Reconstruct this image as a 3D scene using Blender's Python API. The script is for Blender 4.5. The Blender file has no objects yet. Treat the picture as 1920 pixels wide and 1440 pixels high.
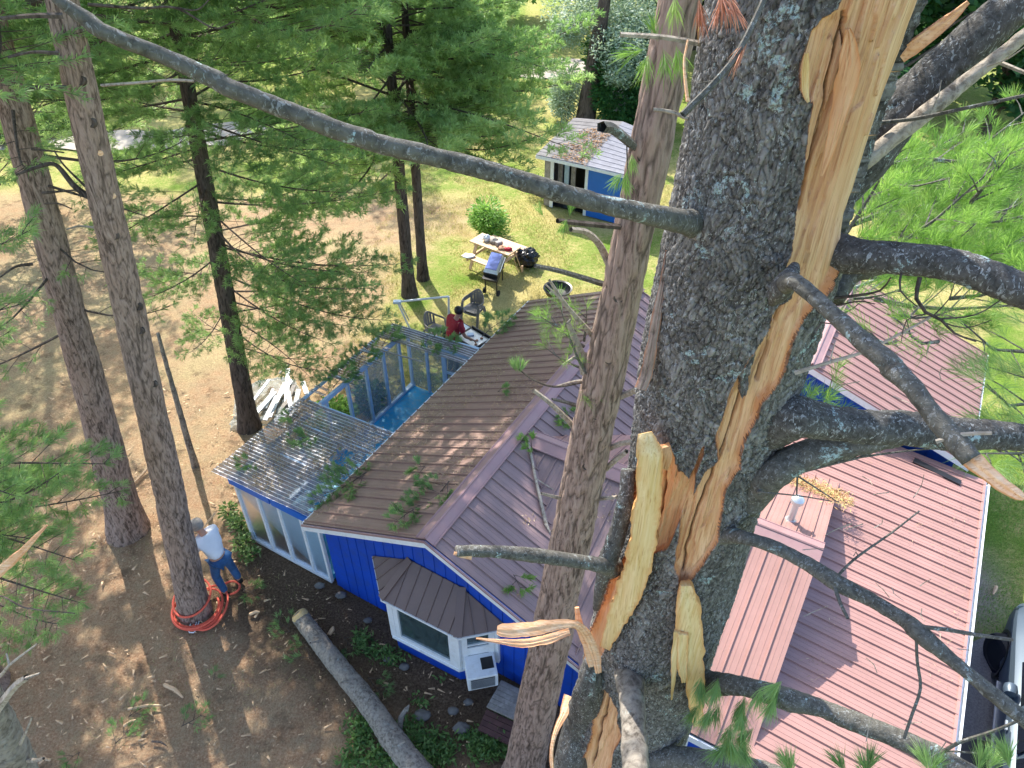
import bpy, math, random
import numpy as np
from mathutils import Vector
C = bpy.context.scene.collection
R = math.radians
rnd = random.Random(7)
rg = np.random.default_rng(11)

# ------------------------------------------------------------------ camera, sky, sun, exposure
CAM_H = 11.5; FOC = 1400.0; TILT = R(39.5)
cd = bpy.data.cameras.new("camera"); cam = bpy.data.objects.new("camera", cd); C.objects.link(cam)
cam.location = (0, 0, CAM_H); cam.rotation_euler = (R(90) - TILT, 0, 0)
cd.sensor_width = 36.0; cd.lens = FOC / 1920.0 * 36.0; cd.clip_start = 0.05; cd.clip_end = 600
bpy.context.scene.camera = cam
SUN_EL = R(46); SUN_AZ = R(-24)          # azimuth measured from +Y towards +X
world = bpy.data.worlds.new("World"); bpy.context.scene.world = world; world.use_nodes = True
wn = world.node_tree; bg = wn.nodes["Background"]
sky = wn.nodes.new("ShaderNodeTexSky"); sky.sky_type = 'NISHITA'; sky.sun_disc = False
sky.sun_elevation = SUN_EL; sky.sun_rotation = SUN_AZ; sky.air_density = 1.0; sky.dust_density = 1.6
wn.links.new(sky.outputs[0], bg.inputs[0]); bg.inputs[1].default_value = 0.15
sl = bpy.data.lights.new("sun", 'SUN'); sl.energy = 3.1; sl.angle = R(0.5); sl.color = (1.0, 0.95, 0.86)
so = bpy.data.objects.new("sun", sl); C.objects.link(so)
sdir = Vector((math.sin(SUN_AZ) * math.cos(SUN_EL), math.cos(SUN_AZ) * math.cos(SUN_EL), math.sin(SUN_EL)))
so.rotation_euler = sdir.to_track_quat('Z', 'Y').to_euler()
vs = bpy.context.scene.view_settings
vs.view_transform = 'Standard'; vs.look = 'None'; vs.exposure = 1.6; vs.gamma = 1.0; vs.use_curve_mapping = False
bpy.context.scene.cycles.max_bounces = 6
bpy.context.scene.cycles.transparent_max_bounces = 12

# ------------------------------------------------------------------ measuring helpers (world positions read off the photograph)
cc, ss = math.cos(TILT), math.sin(TILT)
def ray(px, py):
    a = (px - 960) / FOC; b = -(py - 720) / FOC
    return (a, cc + b * ss, -ss + b * cc)
def G(px, py, z=0.0):
    r = ray(px, py); t = (z - CAM_H) / r[2]; return Vector((r[0] * t, r[1] * t, z))
def D(px, py, d):
    r = ray(px, py); return Vector((r[0] * d, r[1] * d, CAM_H + r[2] * d))
def W(px, py, Y):
    r = ray(px, py); t = Y / r[1]; return Vector((r[0] * t, Y, CAM_H + r[2] * t))
def Pn(v):
    x, y, z = v[:, 0], v[:, 1], v[:, 2]
    d = y * cc - (z - CAM_H) * ss; yy = y * ss + (z - CAM_H) * cc
    return 960 + FOC * x / d, 720 - FOC * yy / d, d
HA = R(30)
def H(u, v, z=0.0):                      # the house's own axes: u along its ridge, v across it
    return Vector((u * math.sin(HA) + v * math.cos(HA), u * math.cos(HA) - v * math.sin(HA), z))
def toH(p): return (p[0] * math.sin(HA) + p[1] * math.cos(HA), p[0] * math.cos(HA) - p[1] * math.sin(HA))
def HU(px, py, u):                       # sight line met with the wall plane u = const
    r = ray(px, py); ru = r[0] * math.sin(HA) + r[1] * math.cos(HA); t = u / ru
    return Vector((r[0] * t, r[1] * t, CAM_H + r[2] * t))
UX = Vector((math.sin(HA), math.cos(HA), 0)); VX = Vector((math.cos(HA), -math.sin(HA), 0)); ZX = Vector((0, 0, 1))

# ------------------------------------------------------------------ noise
_T = np.random.default_rng(3).random(65536)
def _h(ix, iy, iz, s):
    return _T[((ix * 73856093) ^ (iy * 19349663) ^ (iz * 83492791) ^ (s * 2654435)) & 65535]
def vn(p, s=0):
    p = np.asarray(p, float); i = np.floor(p).astype(np.int64); f = p - i; f = f * f * (3 - 2 * f)
    x, y, z = i[:, 0], i[:, 1], i[:, 2]; r = 0
    for a in (0, 1):
        for b in (0, 1):
            for c in (0, 1):
                w = (f[:, 0] if a else 1 - f[:, 0]) * (f[:, 1] if b else 1 - f[:, 1]) * (f[:, 2] if c else 1 - f[:, 2])
                r = r + w * _h(x + a, y + b, z + c, s)
    return r * 2 - 1
def fbm(p, o=4, s=0):
    r = 0; a = 1.0; t = 0
    for k in range(o):
        r = r + a * vn(np.asarray(p) * (2.03 ** k), s + k); t += a; a *= .5
    return r / t
def voro(x, y, s=0):
    ix = np.floor(x).astype(np.int64); iy = np.floor(y).astype(np.int64)
    f1 = np.full(len(x), 9.); f2 = np.full(len(x), 9.); cid = np.zeros(len(x)); z0 = np.zeros_like(ix)
    for a in (-1, 0, 1):
        for b in (-1, 0, 1):
            cx = ix + a; cy = iy + b
            px = cx + _h(cx, cy, z0, s); py = cy + _h(cx, cy, z0, s + 1)
            d = np.hypot(px - x, py - y); n = _h(cx, cy, z0, s + 2)
            m = d < f1
            f2 = np.where(m, f1, np.minimum(f2, d)); cid = np.where(m, n, cid); f1 = np.where(m, d, f1)
    return f1, f2, cid

# ------------------------------------------------------------------ materials
def newmat(name):
    m = bpy.data.materials.new(name); m.use_nodes = True
    nt = m.node_tree; b = nt.nodes["Principled BSDF"]; return m, nt, b
def L(nt, a, b): nt.links.new(a, b)
def texco(nt, scale=(1, 1, 1), obj=True):
    t = nt.nodes.new("ShaderNodeTexCoord"); mp = nt.nodes.new("ShaderNodeMapping"); mp.inputs['Scale'].default_value = scale
    L(nt, t.outputs['Object'], mp.inputs[0]); return mp.outputs[0]
def noise(nt, vec, sc, det=5, rough=.6, dist=0):
    n = nt.nodes.new("ShaderNodeTexNoise"); n.inputs['Scale'].default_value = sc; n.inputs['Detail'].default_value = det
    n.inputs['Roughness'].default_value = rough; n.inputs['Distortion'].default_value = dist
    if vec: L(nt, vec, n.inputs['Vector'])
    return n.outputs['Fac']
def ramp(nt, fac, stops, mode='LINEAR'):
    r = nt.nodes.new("ShaderNodeValToRGB"); e = r.color_ramp.elements; r.color_ramp.interpolation = mode
    while len(e) < len(stops): e.new(.5)
    for i, (p, c) in enumerate(stops):
        e[i].position = p; e[i].color = (c, c, c, 1) if isinstance(c, (int, float)) else (*c, 1)
    L(nt, fac, r.inputs[0]); return r.outputs[0]
def mix(nt, fac, a, b, mode='MIX'):
    m = nt.nodes.new("ShaderNodeMix"); m.data_type = 'RGBA'; m.blend_type = mode
    for k, v in ((0, fac), (6, a), (7, b)):
        s = m.inputs[k]
        if isinstance(v, (int, float)): s.default_value = v if k == 0 else (v, v, v, 1)
        elif isinstance(v, tuple): s.default_value = (*v, 1)
        else: L(nt, v, s)
    return m.outputs[2]
def attr(nt, name):
    a = nt.nodes.new("ShaderNodeAttribute"); a.attribute_name = name; return a
def bump(nt, b, h, st=.5, dist=.01):
    n = nt.nodes.new("ShaderNodeBump"); n.inputs['Strength'].default_value = st; n.inputs['Distance'].default_value = dist
    L(nt, h, n.inputs['Height']); L(nt, n.outputs[0], b.inputs['Normal'])
def paint(name, col, rough=.5, var=.12, sc=3, metal=0, bmp=0, dirt=None, dirtamt=.5):
    m, nt, b = newmat(name); v = texco(nt)
    f = noise(nt, v, sc, 6, .65)
    lo = tuple(c * (1 - var) for c in col); hi = tuple(min(1, c * (1 + var)) for c in col)
    c = ramp(nt, f, [(.3, lo), (.7, hi)])
    if dirt:
        d = ramp(nt, noise(nt, v, sc * 2.3, 8, .75), [(.48, 0.), (.7, dirtamt)])
        c = mix(nt, d, c, dirt)
    L(nt, c, b.inputs['Base Color']); b.inputs['Roughness'].default_value = rough; b.inputs['Metallic'].default_value = metal
    if bmp: bump(nt, b, noise(nt, v, sc * 12, 4), bmp, .01)
    return m
def bark(name, dark, light, tint, sc=(1, 1, .22), s1=26, lichen=0, spec=0, plate=True):
    m, nt, b = newmat(name); v = texco(nt, sc)
    f = noise(nt, v, s1, 7, .7, .6); f2 = noise(nt, v, s1 * .12, 3)
    c = ramp(nt, f, [(.38, dark), (.5, light), (.68, tint)])
    c = mix(nt, ramp(nt, f2, [(.4, 0.), (.65, .55)]), c, tuple(x * 1.25 for x in light))
    a = attr(nt, 'cav'); c = mix(nt, a.outputs['Fac'], c, tuple(x * .35 for x in dark))
    o = texco(nt)
    if spec:
        pl = attr(nt, 'plate').outputs['Fac']
        c = mix(nt, ramp(nt, pl, [(.0, .55), (.5, 0.)]), c, tuple(x * .35 for x in light)); c = mix(nt, ramp(nt, pl, [(.62, 0.), (1., .6)]), c, tuple(x * 1.35 for x in tint))
        fl = noise(nt, texco(nt, (1, 1, .5)), 78, 4, .7, .8)
        g = nt.nodes.new("ShaderNodeMath"); g.operation = 'MULTIPLY'
        L(nt, ramp(nt, fl, [(.56, 0.), (.60, 1.)]), g.inputs[0])
        L(nt, ramp(nt, noise(nt, o, 9, 6, .75), [(.40, .12), (.58, spec)]), g.inputs[1])
        c = mix(nt, g.outputs[0], c, (.38, .39, .385))
    if lichen:
        g = nt.nodes.new("ShaderNodeMath"); g.operation = 'MULTIPLY'
        L(nt, ramp(nt, noise(nt, o, 7, 6, .7, .6), [(.60, 0.), (.635, 1.)]), g.inputs[0])
        L(nt, ramp(nt, noise(nt, o, 62, 6, .8, .5), [(.47, 0.), (.52, lichen)]), g.inputs[1])
        c = mix(nt, g.outputs[0], c, (.40, .52, .52))
    e = attr(nt, 'edge'); c = mix(nt, e.outputs['Fac'], c, (.42, .14, .04))
    L(nt, c, b.inputs['Base Color']); b.inputs['Roughness'].default_value = .9; b.inputs['Specular IOR Level'].default_value = .2
    bump(nt, b, f, .9, .012); return m
def woodmat(name, a_, b_, orange=(.52, .19, .055), sc=(1, 1, .05)):
    m, nt, b = newmat(name); v = texco(nt, sc)
    f = noise(nt, v, 55, 6, .6, .4); f2 = noise(nt, texco(nt, (1, 1, .35)), 5, 3)
    c = ramp(nt, f, [(.3, a_), (.68, b_)])
    c = mix(nt, ramp(nt, f2, [(.45, 0.), (.7, .5)]), c, tuple(x * y for x, y in zip(a_, (.92, .72, .55))))
    f3 = noise(nt, texco(nt, (sc[0], sc[1] * 1.0, sc[2] * .5)), 170, 3, .6, .2); c = mix(nt, ramp(nt, f3, [(.33, .55), (.46, 0.)]), c, tuple(x * y for x, y in zip(a_, (.6, .42, .3))))
    c = mix(nt, attr(nt, 'edge').outputs['Fac'], c, orange)
    c = mix(nt, attr(nt, 'crack').outputs['Fac'], c, (.05, .025, .012))
    L(nt, c, b.inputs['Base Color']); b.inputs['Roughness'].default_value = .62; b.inputs['Specular IOR Level'].default_value = .3
    bump(nt, b, f, .7, .006); return m
def leafmat(name, dark, light, trans=.35, hi=None):
    m, nt, b = newmat(name); nt.nodes.remove(b)
    a = attr(nt, 'tint'); c = ramp(nt, a.outputs['Fac'], [(0., dark), (.75, light), (1., hi or light)])
    d = nt.nodes.new("ShaderNodeBsdfPrincipled"); L(nt, c, d.inputs['Base Color']); d.inputs['Roughness'].default_value = .5
    d.inputs['Specular IOR Level'].default_value = .35
    t = nt.nodes.new("ShaderNodeBsdfTranslucent"); L(nt, mix(nt, .5, c, (1.3 * light[0], 1.3 * light[1], light[2] * .7)), t.inputs[0])
    s = nt.nodes.new("ShaderNodeMixShader"); s.inputs[0].default_value = trans
    L(nt, d.outputs[0], s.inputs[1]); L(nt, t.outputs[0], s.inputs[2]); L(nt, s.outputs[0], nt.nodes["Material Output"].inputs[0]); return m
M = {}
M['bark_main'] = bark('grey_scaly_bark', (.045, .04, .037), (.145, .136, .125), (.27, .26, .245), (1, 1, .7), 48, lichen=.9, spec=.95)
M['bark_limb'] = bark('lichened_limb_bark', (.06, .055, .047), (.185, .175, .15), (.30, .29, .25), (1, 1, 1), 40, lichen=.9, spec=.6)
M['bark_red'] = bark('reddish_furrowed_bark', (.09, .063, .05), (.30, .215, .175), (.43, .335, .285), (1, 1, .16), 30)
M['bark_dark'] = bark('dark_pine_bark', (.028, .022, .018), (.09, .07, .058), (.16, .13, .11), (1, 1, .2), 22)
M['bark_pale'] = bark('pale_dead_branch', (.16, .13, .10), (.36, .31, .25), (.5, .45, .38), (1, 1, 1), 30)
M['bark_log'] = bark('grey_log_bark', (.1, .085, .07), (.25, .22, .185), (.36, .33, .28), (1, 1, 1), 18, lichen=.3)
M['wood'] = woodmat('fresh_split_wood', (.54, .29, .14), (.76, .50, .30))
M['wood_slab'] = woodmat('pale_yellow_split_wood', (.60, .42, .17), (.76, .60, .34), (.55, .21, .05), (1, 1, .03))
M['wood_pink'] = woodmat('pink_splinter_wood', (.72, .38, .18), (.88, .62, .40), (.6, .25, .1), (.1, 1, 1))
M['needle_bright'] = leafmat('sunlit_pine_needles', (.09, .21, .05), (.24, .42, .10), .5, (.42, .50, .17))
M['needle'] = leafmat('green_pine_needles', (.09, .185, .075), (.29, .46, .17), .45, (.46, .6, .24))
M['needle_mint'] = leafmat('toplit_mint_pine_needles', (.13, .24, .09), (.40, .56, .24), .5, (.55, .68, .32))  # needle colour lightened to stand in for light falling on the crowns
M['needle_dark'] = leafmat('deep_green_pine_needles', (.07, .165, .07), (.26, .42, .16), .48, (.42, .55, .22))
M['needle_dead'] = leafmat('dead_red_needles', (.35, .11, .06), (.6, .28, .18), .2)
M['leaf_grey'] = leafmat('silvery_leaves', (.16, .25, .16), (.45, .55, .42), .35)
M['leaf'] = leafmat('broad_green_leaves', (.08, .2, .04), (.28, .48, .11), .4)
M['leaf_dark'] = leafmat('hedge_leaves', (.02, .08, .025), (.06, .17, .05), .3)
M['grass_b'] = leafmat('dry_grass_blades', (.16, .2, .05), (.5, .44, .2), .3)
M['white'] = paint('white_trim', (.74, .77, .8), .45, .06, 4, dirt=(.45, .42, .36), dirtamt=.35)
M['bluetrim'] = paint('pale_blue_frame', (.44, .58, .72), .5, .12, 5, dirt=(.35, .35, .33), dirtamt=.3)
M['blue'] = paint('cobalt_siding', (.004, .065, .46), .5, .14, 2, dirt=(.03, .07, .22), dirtamt=.6)
M['blue2'] = paint('bright_blue_board', (.01, .14, .55), .45, .1, 2)
M['floorblue'] = paint('turquoise_floor_paint', (.02, .36, .62), .5, .15, 3, dirt=(.22, .3, .33), dirtamt=.75)
def roofmat(name, base, rough, dirt, amt):
    m, nt, b = newmat(name); v = texco(nt)
    f = noise(nt, v, 1.1, 5, .65); c = ramp(nt, f, [(.3, tuple(x * .88 for x in base)), (.7, tuple(x * 1.1 for x in base))])
    d1 = ramp(nt, noise(nt, v, 38, 6, .8), [(.5, 0.), (.66, amt)]); d2 = ramp(nt, noise(nt, v, 1.6, 4, .6), [(.42, 0.1), (.62, 1.)])
    g = nt.nodes.new("ShaderNodeMath"); g.operation = 'MULTIPLY'; L(nt, d1, g.inputs[0]); L(nt, d2, g.inputs[1])
    c = mix(nt, g.outputs[0], c, dirt); L(nt, c, b.inputs['Base Color'])
    L(nt, ramp(nt, noise(nt, v, 6, 6, .7), [(.3, rough - .06), (.75, rough + .14)]), b.inputs['Roughness'])
    b.inputs['Specular IOR Level'].default_value = .5
    bump(nt, b, noise(nt, v, 3, 3), .12, .02); return m
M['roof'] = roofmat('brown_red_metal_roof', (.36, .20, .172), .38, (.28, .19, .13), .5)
M['roof_shaded'] = roofmat('shaded_mauve_metal_roof', (.25, .165, .16), .40, (.26, .2, .15), .5)  # same metal as the sunlit roof, its shade painted in as darker colour
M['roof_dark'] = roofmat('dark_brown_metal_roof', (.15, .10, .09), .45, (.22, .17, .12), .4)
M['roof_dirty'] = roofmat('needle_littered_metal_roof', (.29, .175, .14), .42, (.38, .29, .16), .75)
M['cap'] = paint('metal_ridge_cap', (.32, .19, .19), .35, .1, 3, dirt=(.3, .24, .2), dirtamt=.3)
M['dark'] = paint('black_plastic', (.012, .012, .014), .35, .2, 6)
M['blackmetal'] = paint('black_steel', (.015, .015, .016), .4, .3, 6)
M['alu'] = paint('galvanised_metal', (.55, .58, .6), .35, .1, 8, metal=.6)
M['shingle'] = paint('grey_shingles', (.2, .2, .23), .85, .18, 5, dirt=(.3, .3, .31), dirtamt=.5, bmp=.4)
M['plank'] = paint('pale_pine_planks', (.62, .42, .25), .6, .15, 6, dirt=(.4, .24, .13), dirtamt=.4)
M['oldwood'] = paint('weathered_grey_wood', (.30, .27, .24), .85, .3, 7, dirt=(.13, .1, .08), dirtamt=.6, bmp=.3)
M['brownwood'] = paint('dark_stained_boards', (.10, .045, .04), .8, .3, 6)
M['rubber'] = paint('tyre_rubber', (.012, .012, .013), .8, .2, 9)
M['carpaint'] = paint('steel_blue_car_paint', (.075, .105, .135), .38, .03, 2, metal=.3)
M['chair'] = paint('taupe_plastic', (.22, .20, .19), .5, .1, 5)
M['litter'] = paint('brown_needle_litter', (.38, .22, .11), .9, .4, 20)
M['stone'] = paint('grey_fieldstone', (.15, .14, .13), .85, .35, 6, bmp=.5)
M['skin'] = paint('skin', (.48, .25, .17), .5, .1, 8)
M['tee'] = paint('white_cotton', (.80, .82, .88), .85, .05, 6, bmp=.3)
M['redtee'] = paint('red_cotton', (.34, .012, .03), .85, .15, 6, dirt=(.42, .12, .14), dirtamt=.3)
M['jeans'] = paint('blue_denim', (.03, .10, .24), .85, .35, 8)
M['greypants'] = paint('grey_trousers', (.08, .07, .08), .85, .2, 8)
M['capcloth'] = paint('grey_cap_cloth', (.30, .27, .24), .85, .25, 20)
M['hair'] = paint('black_hair', (.012, .01, .01), .5, .3, 40)
M['rope'] = paint('orange_red_rope', (.75, .12, .07), .7, .2, 60)
M['cardb'] = paint('brown_paper', (.42, .22, .13), .8, .4, 14)
M['sheet'] = paint('white_plastic_sheet', (.72, .74, .76), .35, .15, 8, dirt=(.3, .28, .25), dirtamt=.5)
def glassy(name, col, rough, tr, alpha_like, ior=1.45):
    m, nt, b = newmat(name); nt.nodes.remove(b)
    g = nt.nodes.new("ShaderNodeBsdfGlossy"); g.inputs[0].default_value = (.9, .93, 1, 1); g.inputs[1].default_value = rough
    d = nt.nodes.new("ShaderNodeBsdfDiffuse"); d.inputs[0].default_value = (*col, 1)
    t = nt.nodes.new("ShaderNodeBsdfTransparent"); t.inputs[0].default_value = (*tr, 1)
    a = nt.nodes.new("ShaderNodeMixShader"); L(nt, ramp(nt, noise(nt, texco(nt), 9, 7, .75), [(.35, alpha_like), (.7, min(1, alpha_like * 2.4 + .04))]), a.inputs[0])
    L(nt, t.outputs[0], a.inputs[1]); L(nt, d.outputs[0], a.inputs[2])
    f = nt.nodes.new("ShaderNodeFresnel"); f.inputs[0].default_value = ior
    s = nt.nodes.new("ShaderNodeMixShader"); L(nt, f.outputs[0], s.inputs[0]); L(nt, a.outputs[0], s.inputs[1]); L(nt, g.outputs[0], s.inputs[2])
    L(nt, s.outputs[0], nt.nodes["Material Output"].inputs[0]); return m
M['poly'] = glassy('grimy_corrugated_plastic', (.30, .265, .255), .6, (.84, .84, .88), .42, 1.1)
M['film'] = glassy('clear_plastic_pane', (.42, .46, .46), .25, (.9, .93, .93), .2, 1.07)
M['glass'] = glassy('window_glass', (.10, .16, .17), .05, (.75, .85, .85), .25)
M['bluefilm'] = glassy('hazy_blue_pane', (.26, .42, .56), .3, (.5, .7, .8), .85, 1.08)
m, nt, b = newmat('dark_car_glass'); b.inputs['Base Color'].default_value = (.01, .012, .015, 1); b.inputs['Roughness'].default_value = .05; M['carglass'] = m
m, nt, b = newmat('glossy_blue_lid'); b.inputs['Base Color'].default_value = (.03, .075, .30, 1); b.inputs['Roughness'].default_value = .4; b.inputs['Specular IOR Level'].default_value = .3; M['lid'] = m
m, nt, b = newmat('shiny_black_bag'); b.inputs['Base Color'].default_value = (.012, .013, .016, 1); b.inputs['Roughness'].default_value = .18
bump(nt, b, noise(nt, texco(nt), 9, 5), .8, .05); M['bag'] = m
m, nt, b = newmat('curtain'); b.inputs['Base Color'].default_value = (.5, .58, .6, 1); b.inputs['Roughness'].default_value = .9; M['curtain'] = m

# ------------------------------------------------------------------ object helpers
def setp(o, label=None, cat=None, group=None, kind=None):
    for k, v in (('label', label), ('category', cat), ('group', group), ('kind', kind)):
        if v: o[k] = v
    return o
def empty(name, loc, label, cat, group=None):
    o = bpy.data.objects.new(name, None); C.objects.link(o); o.location = loc; o.empty_display_size = .2
    return setp(o, label, cat, group)
def link(name, me, m, parent=None):
    if m: me.materials.append(m if not isinstance(m, str) else M[m])
    o = bpy.data.objects.new(name, me); C.objects.link(o)
    if parent:
        o.parent = parent; q = parent; off = Vector((0, 0, 0))
        while q: off += q.location; q = q.parent
        o.location = -off
    return o
def npmesh(name, v, f, attrs=None, smooth=False):
    v = np.asarray(v, np.float32); f = np.asarray(f, np.int32); k = f.shape[1]
    me = bpy.data.meshes.new(name); me.vertices.add(len(v)); me.vertices.foreach_set('co', v.ravel())
    me.loops.add(f.size); me.loops.foreach_set('vertex_index', f.ravel())
    me.polygons.add(len(f)); me.polygons.foreach_set('loop_start', np.arange(0, f.size, k, dtype=np.int32))
    me.polygons.foreach_set('loop_total', np.full(len(f), k, np.int32))
    if smooth: me.polygons.foreach_set('use_smooth', np.ones(len(f), bool))
    for n, a in (attrs or {}).items():
        at = me.attributes.new(n, 'FLOAT', 'POINT'); at.data.foreach_set('value', np.asarray(a, np.float32))
    me.update(calc_edges=True); return me
class MB:                                # collects polygons of one part
    def __init__(s): s.v = []; s.f = []
    def poly(s, pts):
        n = len(s.v); s.v += [tuple(p) for p in pts]; s.f.append(list(range(n, n + len(pts))))
    def prism(s, pts, vec):
        n = len(s.v); k = len(pts); vec = Vector(vec)
        s.v += [tuple(p) for p in pts] + [tuple(Vector(p) + vec) for p in pts]
        s.f.append(list(range(n, n + k))[::-1]); s.f.append(list(range(n + k, n + 2 * k)))
        for i in range(k): s.f.append([n + i, n + (i + 1) % k, n + k + (i + 1) % k, n + k + i])
        return s
    def box(s, o, ax, ay, az):           # corner + three edge vectors
        o = Vector(o); ax = Vector(ax); ay = Vector(ay); return s.prism([o, o + ax, o + ax + ay, o + ay], az)
    def hbox(s, u0, u1, v0, v1, z0, z1): return s.box(H(u0, v0, z0), UX * (u1 - u0), VX * (v1 - v0), ZX * (z1 - z0))
    def cbox(s, c, sx, sy, sz, rz=0):    # centred box, rotated about z
        ca, sa = math.cos(rz), math.sin(rz); X = Vector((ca, sa, 0)) * sx; Y = Vector((-sa, ca, 0)) * sy; Z = ZX * sz
        return s.box(Vector(c) - X / 2 - Y / 2 - Z / 2, X, Y, Z)
    def bar(s, a, b, w, h=None, up=ZX):  # rectangular bar between two points
        a = Vector(a); b = Vector(b); d = (b - a); l = d.length; d.normalize(); h = h or w
        X = d.cross(up)
        if X.length < 1e-3: X = d.cross(Vector((1, 0, 0)))
        X.normalize(); Y = X.cross(d).normalized()
        o = a - X * w / 2 - Y * h / 2; return s.box(o, X * w, Y * h, d * l)
    def tube(s, pts, rad, n=8, cap=True):
        pts = [Vector(p) for p in pts]; rad = rad if isinstance(rad, (list, tuple)) else [rad] * len(pts)
        base = len(s.v); T = (pts[1] - pts[0]).normalized(); X = T.orthogonal().normalized()
        for i, p in enumerate(pts):
            T = ((pts[min(i + 1, len(pts) - 1)]) - pts[max(i - 1, 0)]).normalized()
            X = (X - T * X.dot(T)).normalized(); Y = T.cross(X)
            for k in range(n):
                a = 2 * math.pi * k / n; s.v.append(tuple(p + (X * math.cos(a) + Y * math.sin(a)) * rad[i]))
        for i in range(len(pts) - 1):
            for k in range(n):
                a = base + i * n + k; b_ = base + i * n + (k + 1) % n; s.f.append([a, b_, b_ + n, a + n])
        if cap:
            s.f.append([base + k for k in range(n)][::-1]); s.f.append([base + (len(pts) - 1) * n + k for k in range(n)])
        return s
    def lathe(s, c, prof, n=24, ax=ZX):  # prof = [(r, h)], around an axis
        c = Vector(c); ax = Vector(ax).normalized(); X = ax.orthogonal().normalized(); Y = ax.cross(X); base = len(s.v)
        for r, h in prof:
            for k in range(n):
                a = 2 * math.pi * k / n; s.v.append(tuple(c + ax * h + (X * math.cos(a) + Y * math.sin(a)) * r))
        for i in range(len(prof) - 1):
            for k in range(n):
                a = base + i * n + k; b_ = base + i * n + (k + 1) % n; s.f.append([a, b_, b_ + n, a + n])
        s.f.append([base + k for k in range(n)][::-1]); s.f.append([base + (len(prof) - 1) * n + k for k in range(n)]); return s
    def build(s, name, m, parent=None, smooth=False, bevel=0, label=None):
        me = bpy.data.meshes.new(name); me.from_pydata(s.v, [], s.f); me.update()
        if smooth:
            me.polygons.foreach_set('use_smooth', [True] * len(me.polygons)); me.set_sharp_from_angle(angle=R(40))
        o = link(name, me, m, parent)
        if bevel:
            bv = o.modifiers.new('b', 'BEVEL'); bv.width = bevel; bv.segments = 2; bv.limit_method = 'ANGLE'
        if label: o['label'] = label
        return o

def resample(pts, step):
    P = [np.array(p, float) for p in pts]; P = [2 * P[0] - P[1]] + P + [2 * P[-1] - P[-2]]; out = []
    for i in range(1, len(P) - 2):
        a, b_, c, d = P[i - 1:i + 3]; n = max(1, int(np.linalg.norm((c - b_)[:3]) / step))
        for k in range(n):
            t = k / n
            out.append(.5 * ((2 * b_) + (-a + c) * t + (2 * a - 5 * b_ + 4 * c - d) * t * t + (-a + 3 * b_ - 3 * c + d) * t ** 3))
    out.append(P[-2]); return np.array(out)
def tube_np(pr, n, disp=None, seed=0):   # pr rows = x,y,z,r
    p = pr[:, :3]; r = np.maximum(pr[:, 3], .0008); T = np.gradient(p, axis=0); T /= np.linalg.norm(T, axis=1)[:, None] + 1e-9
    X = np.zeros_like(p); x = np.array(Vector(T[0]).orthogonal().normalized())
    if abs(T[0][2]) > .8: x = np.array([1., 0, 0])
    for i in range(len(p)):
        x = x - T[i] * x.dot(T[i]); x /= np.linalg.norm(x) + 1e-9; X[i] = x
    Y = np.cross(T, X); a = np.linspace(0, 2 * np.pi, n, endpoint=False)
    ring = X[:, None, :] * np.cos(a)[None, :, None] + Y[:, None, :] * np.sin(a)[None, :, None]
    base = p[:, None, :] + ring * r[:, None, None]
    cav = np.zeros(len(p) * n)
    if disp:
        s = np.concatenate([[0], np.cumsum(np.linalg.norm(np.diff(p, axis=0), axis=1))])
        cyl = np.stack([np.broadcast_to(np.cos(a)[None], (len(p), n)) * r[:, None], np.broadcast_to(np.sin(a)[None], (len(p), n)) * r[:, None], np.broadcast_to(s[:, None], (len(p), n))], -1).reshape(-1, 3)
        d, cav = disp(cyl, np.repeat(r, n), np.tile(a, len(p)), np.repeat(s, n), seed)
        base = base + ring * d.reshape(len(p), n, 1)
    v = base.reshape(-1, 3); i = np.arange(len(p) - 1)[:, None] * n; k = np.arange(n)[None]; k2 = (k + 1) % n
    f = np.stack([i + k, i + k2, i + n + k2, i + n + k], -1).reshape(-1, 4)
    e = len(v); v = np.vstack([v, p[:1], p[-1:]]); cav = np.concatenate([cav, [0, 0]])
    kk = np.arange(n); c0 = np.stack([kk * 0 + e, (kk + 1) % n, kk, kk], -1); o = (len(p) - 1) * n
    f = np.vstack([f, np.stack([kk * 0 + e + 1, o + kk, o + (kk + 1) % n, o + (kk + 1) % n], -1)[:0]])
    tri = (np.stack([kk * 0 + e, (kk + 1) % n, kk], -1), np.stack([kk * 0 + e + 1, o + kk, o + (kk + 1) % n], -1))
    return v, f, cav, tri
def d_limb(c, r, a, s, seed):
    n = fbm(c * 38 + seed * 9.7, 4, seed); n2 = fbm(c * 9 + seed, 2, seed + 5)
    return r * .10 * n2 + np.minimum(r * .12, .008) * n, np.clip(-n * 1.5 - .2, 0, .8)
def d_furrow(c, r, a, s, seed):
    q = c * np.array([24, 24, 5.0]) + seed * 7.1; w = fbm(q * .5, 2, seed) * 1.2
    n = np.abs(vn(q + w[:, None], seed + 3)) ; m = fbm(c * np.array([60, 60, 16]), 3, seed + 9)
    big = fbm(c * np.array([3, 3, 1.2]) + seed, 2, seed + 1)
    d = np.clip(n * 2.2, 0, 1) * .012 + m * .004 + big * r * .09
    return d - .008, np.clip(.75 - n * 4.5, 0, .75)
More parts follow.
